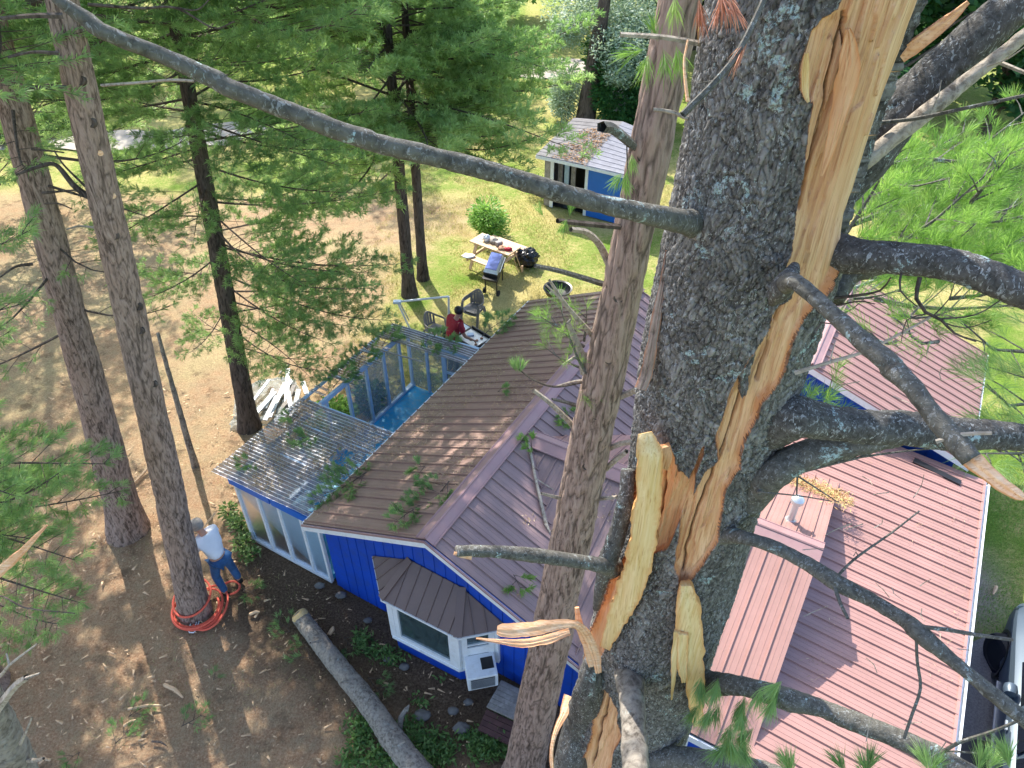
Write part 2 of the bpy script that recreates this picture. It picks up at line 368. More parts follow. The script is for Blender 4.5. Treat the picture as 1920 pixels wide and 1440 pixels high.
def solid(name, pr, n, m, parent, disp=d_limb, seed=0, smooth=True, edge=None):
    v, f, cav, tri = tube_np(pr, n, disp, seed)
    me = bpy.data.meshes.new(name)
    f3 = np.vstack(tri)
    # quads + end triangles through generic loops
    nl = f.size + f3.size; me.vertices.add(len(v)); me.vertices.foreach_set('co', v.astype(np.float32).ravel())
    me.loops.add(nl); me.loops.foreach_set('vertex_index', np.concatenate([f.ravel(), f3.ravel()]).astype(np.int32))
    me.polygons.add(len(f) + len(f3)); ls = np.concatenate([np.arange(len(f)) * 4, f.size + np.arange(len(f3)) * 3]).astype(np.int32)
    me.polygons.foreach_set('loop_start', ls); me.polygons.foreach_set('loop_total', np.concatenate([np.full(len(f), 4), np.full(len(f3), 3)]).astype(np.int32))
    me.polygons.foreach_set('use_smooth', np.ones(len(f) + len(f3), bool))
    at = me.attributes.new('cav', 'FLOAT', 'POINT'); at.data.foreach_set('value', cav.astype(np.float32))
    me.update(calc_edges=True); return link(name, me, m, parent)
def pxpath(pts, step=.012):              # rows (px, py, depth, diameter px) -> x,y,z,r
    return resample([(*D(a, b_, d), w / 2 * d / FOC) for a, b_, d, w in pts], step)
def twig(mb, pts, r0, r1=.002, n=5): 
    k = len(pts) - 1; mb.tube(pts, [r0 + (r1 - r0) * i / k for i in range(k + 1)], n)

# ------------------------------------------------------------------ needles and leaves
def needles(pos, dirs, n, ln, wd, spread=1.0, seed=0, along=.05, up=.25):
    g = np.random.default_rng(seed); N = len(pos); pos = np.repeat(pos, n, 0); dr = np.repeat(dirs, n, 0)
    rv = g.normal(size=(N * n, 3)); rv /= np.linalg.norm(rv, axis=1)[:, None]
    d = dr * 1.0 + rv * spread * g.uniform(.5, 1.15, (N * n, 1)); d[:, 2] += up * .3; d /= np.linalg.norm(d, axis=1)[:, None]
    o = pos + dr * g.uniform(-along, along * .3, (N * n, 1)); l = ln * g.uniform(.6, 1.1, (N * n, 1))
    sd = np.cross(d, g.normal(size=d.shape)); sd /= np.linalg.norm(sd, axis=1)[:, None] + 1e-9
    mid = o + d * l * .55; tip = o + d * l; tip[:, 2] -= l[:, 0] * .10
    a = o - sd * wd * .4; b_ = mid - sd * wd * .5; c = mid + sd * wd * .5
    v = np.stack([a, c, b_, tip], 1).reshape(-1, 3); i = np.arange(N * n)[:, None] * 4
    f = np.concatenate([i + np.array([[0, 1, 2]]), i + np.array([[2, 1, 3]])], 0)
    t = np.repeat(np.repeat(g.uniform(0, .75, N), n) + g.uniform(0, .25, N * n), 4)
    return v, f, t
def leaves(pos, ln, wd, seed=0, flat=.5):
    g = np.random.default_rng(seed); N = len(pos); d = g.normal(size=(N, 3)); d[:, 2] *= flat; d /= np.linalg.norm(d, axis=1)[:, None]
    s_ = np.cross(d, g.normal(size=(N, 3)) * np.array([.5, .5, 1]) ); s_ /= np.linalg.norm(s_, axis=1)[:, None] + 1e-9
    l = ln * g.uniform(.6, 1.2, (N, 1)); w = wd * g.uniform(.7, 1.2, (N, 1))
    v = np.stack([pos, pos + d * l * .5 + s_ * w * .5, pos + d * l, pos + d * l * .5 - s_ * w * .5], 1).reshape(-1, 3)
    f = np.arange(N * 4).reshape(-1, 4); return v, f, np.repeat(g.uniform(0, 1, N), 4)
def bough(g, p0, p1, sag=.12, twl=.4, step=.17, tstep=.09, bare=.25, r0=.02, up=.15):
    """one pine bough: axis polyline, side twigs (start, end), and tufts (position, direction)"""
    p0 = np.array(p0, float); p1 = np.array(p1, float); Lh = np.linalg.norm(p1 - p0); n = max(3, int(Lh / .25)); ax = []
    wob = g.normal(size=3) * .05 * Lh
    for k in range(n + 1):
        t = k / n; q = p0 + (p1 - p0) * t; q = q + wob * math.sin(t * math.pi); q[2] -= sag * Lh * math.sin(t * math.pi); ax.append(q)
    ax = np.array(ax); d = (p1 - p0) / Lh; side = np.cross(d, [0, 0, 1]); side /= np.linalg.norm(side) + 1e-9
    tw = []; tp = []; td = []; s_ = bare * Lh; sg = 1
    while s_ < Lh:
        t = s_ / Lh; q = np.array([np.interp(t * n, np.arange(n + 1), ax[:, i]) for i in range(3)])
        l = twl * Lh * (1.05 - t) * g.uniform(.6, 1.2) + .12; sg = -sg
        dd = d * g.uniform(.4, .9) + side * sg * g.uniform(.7, 1.1) + np.array([0, 0, g.uniform(-.1, .3)]); dd /= np.linalg.norm(dd)
        e = q + dd * l; e[2] += g.uniform(-.06, .05) * l * 2; tw.append((q, e))
        m_ = max(2, int(l / tstep))
        for k in range(m_):
            tt = .3 + .7 * (k + 1) / m_; sd = np.cross(dd, [0, 0, 1]) * g.uniform(-.09, .09) * (1 if k < m_ - 1 else .2)
            tp.append(q + (e - q) * tt + sd + np.array([0, 0, g.uniform(-.02, .05)])); x = dd + sd * 6 + np.array([0, 0, up]); td.append(x / np.linalg.norm(x))
        s_ += step * g.uniform(.7, 1.3)
    tp.append(p1); td.append(d); return ax, tw, tp, td
def crown(parent, boughs, mat_, seed, nn=20, ln=.11, wd=.006, br='bark_dark', rb=.018, name='crown', bname='branches', spread=.8, **kw):
    g = np.random.default_rng(seed); tp = []; td = []; mb = MB()
    for p0, p1 in boughs:
        ax, tw, a, b_ = bough(g, p0, p1, **kw); tp += a; td += b_; Lh = np.linalg.norm(np.array(p1) - np.array(p0))
        k = len(ax) - 1; mb.tube(ax, [rb * Lh ** .5 * (1 - .85 * i / k) for i in range(k + 1)], 5, False)
        for q, e in tw: mb.tube([q, (q + e) / 2 + np.array([0, 0, .01]), e], [.006, .004, .002], 3, False)
    v, f, t = needles(np.array(tp), np.array(td), nn, ln, wd, spread, seed)
    link(name, npmesh(name, v, f, {'tint': t}), mat_, parent); mb.build(bname, br, parent)
    return len(tp)
def whorls(g, base, top, z0, z1, dz, lf, n=5, el=(-.05, .25), azr=None):
    """boughs around a trunk from base to top; lf(z) gives the length"""
    out = []; z = z0; off = 0; base = np.array(base, float); top = np.array(top, float)
    while z < z1:
        for k in range(n):
            if g.random() < .12: continue
            a = off + 2 * math.pi * k / n + g.uniform(-.4, .4); l = lf(z) * g.uniform(.65, 1.15); zz = z + g.uniform(-.2, .2)
            if azr and not azr(a, zz): continue
            t = (zz - base[2]) / (top[2] - base[2]); q = base + (top - base) * t; e = g.uniform(*el)
            out.append((q, q + np.array([math.sin(a) * l, math.cos(a) * l, e * l])))
        off += 1.1; z += dz * g.uniform(.8, 1.2)
    return out
# ================================================================== GROUND
def sstep(a, b_, x): t = np.clip((x - a) / (b_ - a), 0, 1); return t * t * (3 - 2 * t)
def axis(lo, hi, st, far):
    a = np.arange(lo, hi + st, st); k = []; x = hi; s_ = st
    while x < far: s_ *= 1.35; x += s_; k.append(x)
    j = []; x = lo; s_ = st
    while x > -far: s_ *= 1.35; x -= s_; j.append(x)
    return np.array(j[::-1] + list(a) + k)
gx = axis(-17, 15, .09, 280); gy = axis(0, 30, .09, 280)
X, Y = np.meshgrid(gx, gy); xs = X.ravel(); ys = Y.ravel(); z0 = np.zeros_like(xs)
q = np.stack([xs, ys, z0], 1); n1 = fbm(q * .35, 4, 40); n2 = fbm(q * 1.6, 4, 44); n3 = fbm(q * 6, 3, 48)
near = sstep(36, 24, np.hypot(xs, ys))
gz = (n1 * .06 + n2 * .03 + n3 * .012) * near - .03
u_ = xs * math.sin(HA) + ys * math.cos(HA); v_ = xs * math.cos(HA) - ys * math.sin(HA)
lawn = sstep(-4.4, -1.6, xs + n1 * 2.0 + n2 * 1.0 - np.clip(ys - 18, 0, 9) * .25 - np.clip(14 - ys, 0, 6) * 1.2)
lawn = np.maximum(lawn, sstep(22.5, 25, ys + n1 * 2.0 + xs * .05)); lawn = np.maximum(lawn, sstep(2.6, 3.0, v_ + n2 * .2))
green = np.clip(.35 + n1 * .9 + n2 * .5 + sstep(24, 40, ys) * .25, 0, 1); green = np.maximum(green, sstep(2.5, 3.0, v_) * np.clip(.85 + n2 * .6, 0, 1))
dark = sstep(-1.1, .2, u_ - 4.9 + n2 * .5 + .6) * sstep(-9.4, -8.4, v_) * (u_ < 6) ; dark = dark * sstep(2.6, 2.2, v_)
dirtp = np.exp(-((xs - 8.3) ** 2 / .35 + (ys - 8.4) ** 2 / 1.2)) * 1.2
nx, ny = len(gx), len(gy); i = (np.arange(ny - 1)[:, None] * nx + np.arange(nx - 1)[None]).ravel()
gf = np.stack([i, i + 1, i + nx + 1, i + nx], 1)
me = npmesh('ground', np.stack([xs, ys, gz], 1), gf, {'lawn': lawn, 'green': green, 'soil': np.clip(dark + 0, 0, 1), 'dirt': dirtp, 'strawy': sstep(9, 15, ys + n1)}, True)
m, nt, b = newmat('lawn_and_litter'); o = texco(nt)
fine = noise(nt, o, 26, 8, .8); mid = noise(nt, o, 3.2, 6, .7); fib = noise(nt, texco(nt, (1, .35, 1)), 60, 5, .7, 1.5)
lit = ramp(nt, fine, [(.3, (.17, .095, .055)), (.5, (.40, .24, .14)), (.7, (.70, .50, .32))])
lit = mix(nt, ramp(nt, mid, [(.38, .0), (.62, .8)]), lit, ramp(nt, fib, [(.36, (.20, .14, .085)), (.64, (.52, .40, .25))]))
sm_ = nt.nodes.new('ShaderNodeMath'); sm_.operation = 'MULTIPLY'; L(nt, ramp(nt, noise(nt, o, .55, 5, .65), [(.44, .15), (.62, .8)]), sm_.inputs[0]); L(nt, attr(nt, 'strawy').outputs['Fac'], sm_.inputs[1])
lit = mix(nt, sm_.outputs[0], lit, ramp(nt, fine, [(.34, (.24, .18, .09)), (.66, (.62, .51, .28))]))
lit = mix(nt, ramp(nt, noise(nt, o, 1.7, 6, .7), [(.54, 0.), (.66, .6)]), lit, (.10, .062, .04))
straw = ramp(nt, fine, [(.3, (.26, .2, .07)), (.52, (.50, .42, .17)), (.7, (.68, .60, .31))])
grn = ramp(nt, fine, [(.3, (.05, .10, .015)), (.5, (.15, .25, .035)), (.72, (.33, .42, .08))])
gfac = mix(nt, 1.0, attr(nt, 'green').outputs['Fac'], ramp(nt, noise(nt, o, 9, 7, .75), [(.36, 0.), (.64, 1.)]), 'OVERLAY')
lw = mix(nt, gfac, straw, grn); c = mix(nt, attr(nt, 'lawn').outputs['Fac'], lit, lw)
c = mix(nt, attr(nt, 'soil').outputs['Fac'], c, ramp(nt, fine, [(.33, (.05, .03, .02)), (.55, (.17, .115, .075)), (.72, (.33, .26, .18))]))
c = mix(nt, attr(nt, 'dirt').outputs['Fac'], c, ramp(nt, fine, [(.35, (.28, .22, .16)), (.65, (.5, .42, .34))]))
L(nt, c, b.inputs['Base Color']); b.inputs['Roughness'].default_value = .95; b.inputs['Specular IOR Level'].default_value = .1
bump(nt, b, fine, 1.0, .05)
setp(link('ground', me, m), kind='structure')
def sheet(name, ring, z, m_, kind='structure'):
    mb = MB(); mb.poly([Vector((p[0], p[1], z)) for p in ring]); return setp(mb.build(name, m_), kind=kind)
def blobring(c, rx, ry, rot, n=48, s=0, amp=.22):
    out = []
    for k in range(n):
        a = 2 * math.pi * k / n; r = 1 + amp * fbm(np.array([[math.cos(a) * 1.5 + s, math.sin(a) * 1.5, s]]), 3, 9)[0]
        x = math.cos(a) * rx * r; y = math.sin(a) * ry * r; out.append((c[0] + x * math.cos(rot) - y * math.sin(rot), c[1] + x * math.sin(rot) + y * math.cos(rot)))
    return out
M['pathdirt'] = paint('pale_sandy_track', (.40, .35, .30), .95, .2, 2, dirt=(.36, .3, .22), dirtamt=.7, bmp=.5)
M['gravel'] = paint('grey_gravel', (.20, .185, .175), .9, .35, 30, dirt=(.36, .33, .3), dirtamt=.7, bmp=1.)
w = [(-60, 31), (-34, 29.6), (-22, 28.6), (-16, 28.2), (-13, 28.6), (-11.5, 28.9), (-10.2, 29.6), (-9.9, 30.2), (-10.6, 30.9), (-12.4, 31.2), (-15, 30.2), (-20, 30.8), (-34, 32.8), (-60, 35)]
w = [(p[0], p[1]) for p in resample([(a, b_, 0) for a, b_ in w], .5)]; w = [(x + .25 * math.sin(x * 3 + y), y + .2 * math.sin(y * 4 + x * 2)) for x, y in w]
sheet('bare_patch', blobring((G(1035, 128)[0], G(1035, 128)[1]), 2.1, 1.6, .3), .028, M['pathdirt'])
sheet('path', w, .03, M['pathdirt'])
dv = [H(4, 2.9), H(8.6, 2.75), H(9.6, 3.1), H(10.3, 3.6), H(10.6, 4.4), H(11.5, 5.4), H(12, 7), H(11, 9), H(4, 9), H(0, 9), H(0, 2.9)]
dv = [(p[0], p[1]) for p in resample([(a[0], a[1], 0) for a in dv], .3)]
sheet('driveway', [(x + .05 * math.sin(x * 7), y + .06 * math.sin(y * 9)) for x, y in dv], .06, M['gravel'])

# ================================================================== HOUSE
def ribs_on(mb, o, e1, e2, poly, pitch, w_=.028, h=.03, off=0., nrm=None, top=.55, minor=True):
    """ribs along e2 every `pitch` along e1, clipped to poly given in (a, b) plane coordinates"""
    nrm = nrm or e1.cross(e2).normalized(); 
    if nrm.z < 0: nrm = -nrm
    amin = min(p[0] for p in poly); amax = max(p[0] for p in poly); k = math.floor(amin / pitch)
    def span(a):
        xs_ = []
        for i in range(len(poly)):
            p, q_ = poly[i], poly[(i + 1) % len(poly)]
            if (p[0] - a) * (q_[0] - a) < 0: xs_.append(p[1] + (q_[1] - p[1]) * (a - p[0]) / (q_[0] - p[0]))
        return (min(xs_), max(xs_)) if len(xs_) >= 2 else None
    while k * pitch + off < amax + pitch:
        for dx, ww, hh in ([(0, w_, h)] + ([(pitch / 3, w_ * .5, h * .14), (2 * pitch / 3, w_ * .5, h * .14)] if minor else [])):
            a = k * pitch + off + dx
            if a - ww < amin or a + ww > amax: continue
            s1 = span(a - ww * .5); s2 = span(a + ww * .5)
            if not s1 or not s2 or s1[1] - s1[0] < .03: continue
            def P3(a_, b_, z_): return o + e1 * a_ + e2 * b_ + nrm * z_
            lo1, hi1, lo2, hi2 = s1[0], s1[1], s2[0], s2[1]; t = ww * top * .5
            A = [P3(a - ww * .5, lo1, .001), P3(a - t, lo1, hh), P3(a + t, lo2, hh), P3(a + ww * .5, lo2, .001)]
            B = [P3(a - ww * .5, hi1, .001), P3(a - t, hi1, hh), P3(a + t, hi2, hh), P3(a + ww * .5, hi2, .001)]
            for i in range(3): mb.poly([A[i], A[i + 1], B[i + 1], B[i]])
            mb.poly(A[::-1]); mb.poly(B)
        k += 1
def roof_plane(name, pts, along, m_, parent, pitch=.225, th=.03, h=.026, minor=True, label=None, w_=.024):
    """pts: 3D polygon in one plane; along: index pair giving the eave direction"""
    o = pts[0]; e1 = (pts[along[1]] - pts[along[0]]).normalized(); n = None
    for i in range(1, len(pts) - 1):
        n = (pts[i] - o).cross(pts[i + 1] - o)
        if n.length > 1e-4: break
    n.normalize()
    if n.z < 0: n = -n
    e2 = n.cross(e1).normalized(); poly = [((p - o).dot(e1), (p - o).dot(e2)) for p in pts]
    mb = MB(); mb.prism([p - n * th for p in pts], n * th); ribs_on(mb, o, e1, e2, poly, pitch, w_, h, .05, n, minor=minor)
    return mb.build(name, m_, parent, label=label)
def siding(name, o, e1, pts, nrm, m_, parent, pitch=.2):
    """vertical boards on a wall; pts in (a, z)"""
    mb = MB(); mb.prism([o + e1 * a + ZX * z for a, z in pts], -nrm * .08)
    ribs_on(mb, o, e1, ZX, pts, pitch, pitch - .018, .012, .02, nrm, top=.98, minor=False); return mb.build(name, m_, parent)
house = empty('house', H(8, -1), 'blue sided house with brown red corrugated metal roofs and a bay window', 'house')
EA = 1.98; RG = 3.15
siding('wall', H(5.5, -6.85), VX, [(0, 0), (0, 1.95), (2.45, 3.06), (4.95, 1.95), (4.95, 0)], -UX, M['blue'], house)
siding('wall', H(5.46, -1.86), VX, [(0, 0), (0, 1.84), (4.30, 1.84), (4.30, 0)], -UX, M['blue'], house)
siding('wall', H(5.58, 2.5), UX, [(0, 0), (0, 1.76), (6.3, 1.76), (6.3, 0)], VX, M['blue'], house)
siding('wall', H(5.58, -6.85), UX, [(0, 0), (0, 1.92), (7, 1.92), (7, 0)], -VX, M['blue'], house)
siding('wall', H(12.6, -6.85), VX, [(0, 0), (0, 1.95), (2.45, 3.06), (4.9, 1.95), (4.9, 0)], UX, M['blue'], house)
siding('wall', H(12.42, -3.4), VX, [(0, 0), (0, 2.03), (2.78, 2.98), (5.6, 2.03), (5.6, 0)], -UX, M['blue'], house)
siding('wall', H(12.5, 2.2), UX, [(0, 0), (0, 2.0), (3.1, 2.0), (3.1, 0)], VX, M['blue'], house)
siding('wall', H(15.5, -3.4), VX, [(0, 0), (0, 2.03), (2.78, 2.98), (5.6, 2.03), (5.6, 0)], UX, M['blue'], house)
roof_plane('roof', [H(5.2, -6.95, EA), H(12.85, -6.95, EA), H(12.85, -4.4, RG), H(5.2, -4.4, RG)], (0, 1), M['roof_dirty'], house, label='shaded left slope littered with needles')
roof_plane('roof', [H(5.2, -1.85, EA), H(5.2, -4.4, RG), H(12.85, -4.4, RG), H(12.85, -1.85, EA), H(10.6, -1.85, EA), H(7.85, -4.18, 3.05), H(5.1 + .1, -1.85, EA)][:7], (2, 1), M['roof_shaded'], house)
roof_plane('roof', [H(5.08, -1.6, EA - .01), H(5.08, .46, EA - .01), H(7.85, .46, 3.055), H(7.85, -1.6, 3.055)], (0, 1), M['roof'], house)
roof_plane('roof', [H(5.08, -1.85, EA - .01), H(5.08, -1.6, EA - .01), H(7.85, -1.6, 3.055), H(7.85, -4.18, 3.055)], (0, 1), M['roof_shaded'], house)  # split off so this part takes the painted shade tone
roof_plane('roof', [H(10.6, .46, EA), H(10.6, -1.85, EA), H(7.85, -4.18, 3.055), H(7.85, .46, 3.055)], (1, 0), M['roof'], house)
PZ = lambda v: 1.84 + .09 * (2.68 - v)
roof_plane('roof', [H(5.06, .3, PZ(.3)), H(5.06, 2.68, PZ(2.68)), H(12.0, 2.68, PZ(2.68)), H(12.0, -1.9, PZ(-1.9)), H(9.9, -1.9, PZ(-1.9)), H(9.9, .3, PZ(.3))], (1, 2), M['roof'], house, label='wide sunlit slope with a white gutter edge')
roof_plane('roof', [H(12.05, 2.38, 2.06), H(15.75, 2.38, 2.06), H(15.75, -.62, 3.08), H(12.05, -.62, 3.08)], (0, 1), M['roof'], house)
roof_plane('roof', [H(12.05, -3.6, 2.06), H(15.75, -3.6, 2.06), H(15.75, -.62, 3.08), H(12.05, -.62, 3.08)], (0, 1), M['roof'], house)
g = np.random.default_rng(15); n = 2600; lu = g.random(n); lv = g.normal(size=n) * .09 * (1 + lu); uu = 10.0 - .25 * lu + lv * .8; vv = -1.2 + 1.9 * lu
zz_ = np.maximum(3.055 - .389 * (uu - 7.85), 1.84 + .09 * (2.68 - vv)) + .035 + .02 * g.random(n); pts = np.array([list(H(a, b_, c_)) for a, b_, c_ in zip(uu, vv, zz_)]); v, f, t = leaves(pts, .09, .014, 16, .25)
M['drift'] = leafmat('brown_needle_drift', (.30, .13, .05), (.62, .42, .20), .1, (.45, .5, .15)); setp(link('needle_drift', npmesh('needle_drift', v, f, {'tint': t}), M['drift']), 'drift of orange brown needles behind the vent pipe on the roof', 'needle litter', kind='stuff')
g_ = MB(); g_.prism([H(5.6, .38, 1.9), H(10.2, .38, 1.9), H(10.2, .38, 2.1), H(7.85, .38, 3.0), H(5.6, .38, 2.12)], VX * .04); g_.build('gable_end', M['blue'], house)
def ridge(name, a, b_, dn, wdt=.17, m_='cap'):
    """folded ridge cap; dn = (drop direction 1, drop direction 2)"""
    mb = MB(); a = Vector(a); b_ = Vector(b_); up = ZX * .045
    for d in dn: d = Vector(d).normalized() * wdt; mb.prism([a + up, b_ + up, b_ + d + up, a + d + up], ZX * -.018); mb.tube([a + d + up, b_ + d + up], .014, 6)
    mb.tube([a + up, b_ + up], .02, 6); return mb.build(name, m_, house)
s1 = (RG - EA) / 2.55
ridge('ridge_cap', H(5.18, -4.4, RG), H(12.87, -4.4, RG), [-VX - ZX * s1, VX - ZX * s1])
ridge('ridge_cap', H(7.85, -4.25, 3.06), H(7.85, .48, 3.06), [-UX - ZX * .39, UX - ZX * .39], .2)
ridge('ridge_cap', H(12.03, -.62, 3.09), H(15.77, -.62, 3.09), [-VX - ZX * .34, VX - ZX * .34], .14)
def fascia(a, b_, h=.13, m_='white', out=None, nm='fascia', w_=.025):
    a = Vector(a); b_ = Vector(b_); mb = MB(); mb.prism([a, b_, b_ - ZX * h, a - ZX * h], (out or -UX) * w_); return mb.build(nm, m_, house)
for p, q_ in ((H(5.19, -6.95, EA - .03), H(5.19, -4.4, RG - .03)), (H(5.19, -4.4, RG - .03), H(5.19, -1.9, EA - .03)), (H(12.04, -.62, 3.04), H(12.04, 2.38, 2.02)), (H(12.04, -3.6, 2.02), H(12.04, -.62, 3.04)), (H(5.05, .5, 1.98), H(5.05, 2.66, 1.81)), (H(5.07, -1.83, 1.93), H(5.07, .47, 1.93))): fascia(p, q_)
for p, q_ in ((H(5.17, -6.95, EA + .0), H(5.17, -4.4, RG)), (H(5.17, -4.4, RG), H(5.17, -1.9, EA)), (H(12.02, -.62, 3.09), H(12.02, 2.38, 2.07))): fascia(p, q_, .035, 'cap', nm='rake_trim')
mb = MB(); mb.hbox(5.1, 12.0, 2.70, 2.715, 1.74, 1.83); mb.hbox(5.6, 12.0, 2.715, 2.745, 1.735, 1.75); mb.hbox(5.6, 12.0, 2.745, 2.765, 1.735, 1.84); mb.build('gutter', 'white', house)
mb = MB(); mb.hbox(5.06, 12.0, 2.655, 2.695, 1.835, 1.86); mb.build('eave_trim', M['roof'], house)
fascia(H(5.2, -6.96, EA - .02), H(12.85, -6.96, EA - .02), .1, 'white', -VX); fascia(H(12.05, 2.39, 2.03), H(15.75, 2.39, 2.03), .1, 'white', VX)
fascia(H(11.46, -1.9, PZ(-1.9) - .02), H(11.46, 2.68, 1.8), .12, 'white', UX)
# soffits close the eaves
mb = MB(); mb.hbox(5.08, 5.46, -1.85, 2.6, 1.80, 1.83); mb.build('soffit', 'white', house)
# dark valley flashing seen near the far edge
mb = MB(); mb.bar(H(11.75, 1.5, PZ(1.5) + .02), H(11.65, 2.3, PZ(2.3) + .02), .12, .03); mb.build('flashing', 'blackmetal', house)
# pipes
def pipe(u, v, zb, h, r=.05):
    mb = MB(); mb.lathe(H(u, v, zb - .06), [(r * 1.9, 0), (r * 1.9, .05), (r * 1.15, .09), (r, .1), (r, h)], 20); mb.lathe(H(u, v, zb - .06 + h), [(r * 1.1, -.01), (r * 1.9, 0), (r * 1.9, .06), (r * 1.2, .1), (.004, .12)], 20); return mb.build('vent_pipe', 'alu', house, True)
pp = toH(G(1484, 971, 2.88)); pipe(pp[0], pp[1], 3.055 - .389 * (pp[0] - 7.85), .46)
pp = toH(G(1430, 1385, 2.0))
# window beneath the eave, lower right
def window(o, e1, nrm, w_, h, parent, m_='white', bars=(), pane='glass', fr=.08, curtain=False, nm='window'):
    mb = MB()
    for a, b_, c, d in ((0, fr, 0, h), (w_ - fr, w_, 0, h), (fr, w_ - fr, 0, fr), (fr, w_ - fr, h - fr, h)):
        mb.box(o + e1 * a + ZX * c, e1 * (b_ - a), ZX * (d - c), nrm * .05)
    for k in bars: mb.box(o + e1 * fr + ZX * (h * k - .015), e1 * (w_ - 2 * fr), ZX * .03, nrm * .04)
    f = mb.build(nm, m_, parent)
    g2 = MB(); g2.box(o + e1 * fr + ZX * fr + nrm * .012, e1 * (w_ - 2 * fr), ZX * (h - 2 * fr), nrm * .006); g2.build('pane', pane, f)
    if curtain:
        c2 = MB(); n = 26; p = []
        for k in range(n + 1):
            t = k / n; p.append(o + e1 * (fr + (w_ - 2 * fr) * (.0 + t * 1.)) - nrm * (.07 + .02 * math.sin(t * 40)))
        for k in range(n):
            if .30 < k / n < .52: continue
            c2.poly([p[k] + ZX * .1, p[k + 1] + ZX * .1, p[k + 1] + ZX * (h - .05), p[k] + ZX * (h - .05)])
        c2.build('curtain', 'curtain', f)
    return f
window(H(5.44, .72, .75), VX, -UX, 1.25, .95, house, bars=(.5,), curtain=True)
window(H(5.44, -1.2, .8), VX, -UX, .9, .85, house, bars=(.5,))
# bay window on the gable wall: A,B,C,D corners of the body
bay = MB(); bA, bB, bC, bD = H(5.49, -5.62), H(5.04, -5.13), H(5.08, -3.9), H(5.49, -3.44)
bay.prism([bA, bB, bC, bD], ZX * .36); bw = bay.build('bay_window', M['blue'], house)
lb = MB(); lb.prism([bA + ZX * 1.40 - UX * -.0, bB + ZX * 1.40, bC + ZX * 1.38, bD + ZX * 1.38], ZX * .08); lb.build('head_board', 'white', bw)
sb = MB(); k_ = -UX * .07; sb.prism([bA + ZX * .36, bA + k_ * .6 + ZX * .36, bB + k_ - VX * .03 + ZX * .36, bC + k_ + VX * .03 + ZX * .36, bD + k_ * .6 + ZX * .36, bD + ZX * .36], ZX * .05); sb.build('sill', 'white', bw)
for p in (bA, bB, bC, bD):
    q_ = MB(); q_.cbox(p + ZX * .9 - UX * .0, .11, .11, .98, -HA); q_.build('corner_post', 'white', bw)
def facew(p, q_, h0, h1, curtain, bars=()):
    e = (q_ - p).normalized(); n = ZX.cross(e); n = -n if n.dot(-UX) < 0 else n
    return window(p + e * .05 + ZX * h0, e, n, (q_ - p).length - .1, h1 - h0, bw, bars=bars, fr=.09, curtain=curtain, nm='sash')
facew(bB, bC, .41, 1.40, True); facew(bA, bB, .41, 1.40, False); facew(bC, bD, .41, 1.40, True, (.6,))
bi = MB(); bi.prism([bA + UX * .05 + ZX * .42, bB + UX * .25 + VX * .1 + ZX * .42, bC + UX * .25 - VX * .1 + ZX * .42, bD + UX * .05 + ZX * .42], ZX * .01); bi.build('seat_board', 'oldwood', bw)
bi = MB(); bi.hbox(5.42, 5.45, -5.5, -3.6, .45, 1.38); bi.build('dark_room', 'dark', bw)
rB, rC = H(4.93, -5.22, 1.47), H(4.97, -3.81, 1.45); rA = H(5.47, -5.80, 1.56); rD = H(5.47, -3.22, 1.5)
tB = HU(768, 1050, 5.47); tC = HU(866, 1102, 5.47)
for pts in ([rA, rB, tB], [rB, rC, tC, tB], [rC, rD, tC]):
    n_ = (pts[1] - pts[0]).cross(pts[2] - pts[0]).normalized(); n_ = -n_ if n_.z < 0 else n_
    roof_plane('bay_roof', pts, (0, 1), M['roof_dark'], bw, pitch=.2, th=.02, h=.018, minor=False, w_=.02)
for p, q_ in ((rB, tB), (rC, tC)):
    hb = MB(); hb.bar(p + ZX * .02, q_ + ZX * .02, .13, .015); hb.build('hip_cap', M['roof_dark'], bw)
db = MB()
for p, q_ in ((rA, rB), (rB, rC), (rC, rD)): db.bar(p - ZX * .035, q_ - ZX * .035, .02, .04)
db.build('drip_edge', 'white', bw)
# air conditioner hung in the bay's right sash
e = (bD - bC).normalized(); n_ = e.cross(ZX); n_ = -n_ if n_.dot(-UX) < 0 else n_
ac = empty('air_conditioner', (bC + bD) / 2 + ZX * .45 + n_ * .2, 'white window air conditioner box hanging from the right side of the bay window', 'air conditioner')
o_ = bC + e * .07 + ZX * .40 + n_ * .04; aw = (bD - bC).length - .14
c_ = MB(); c_.box(o_, e * aw, n_ * .40, ZX * .34); c_.build('casing', 'white', ac, bevel=.012)
for k, (a0, z1) in enumerate(((.02, None),)):
    g2 = MB(); g2.box(o_ + n_ * .401 + e * .05 + ZX * .04, e * (aw - .1), ZX * .26, n_ * .006); g2.build('grille', 'blackmetal', ac)
    g2 = MB(); g2.box(o_ + e * (aw * .52) + n_ * .08 + ZX * .341, e * (aw * .40), n_ * .2, ZX * .006); g2.build('grille', 'blackmetal', ac)
    g2 = MB()
    for j in range(9): g2.box(o_ + n_ * .407 + e * .05 + ZX * (.06 + j * .027), e * (aw - .1), ZX * .008, n_ * .006)
    g2.build('louvre', 'alu', ac)
g2 = MB(); g2.box(o_ + ZX * .34 - n_ * .02, e * aw, n_ * .02, ZX * .2); g2.build('filler_panel', 'white', ac)

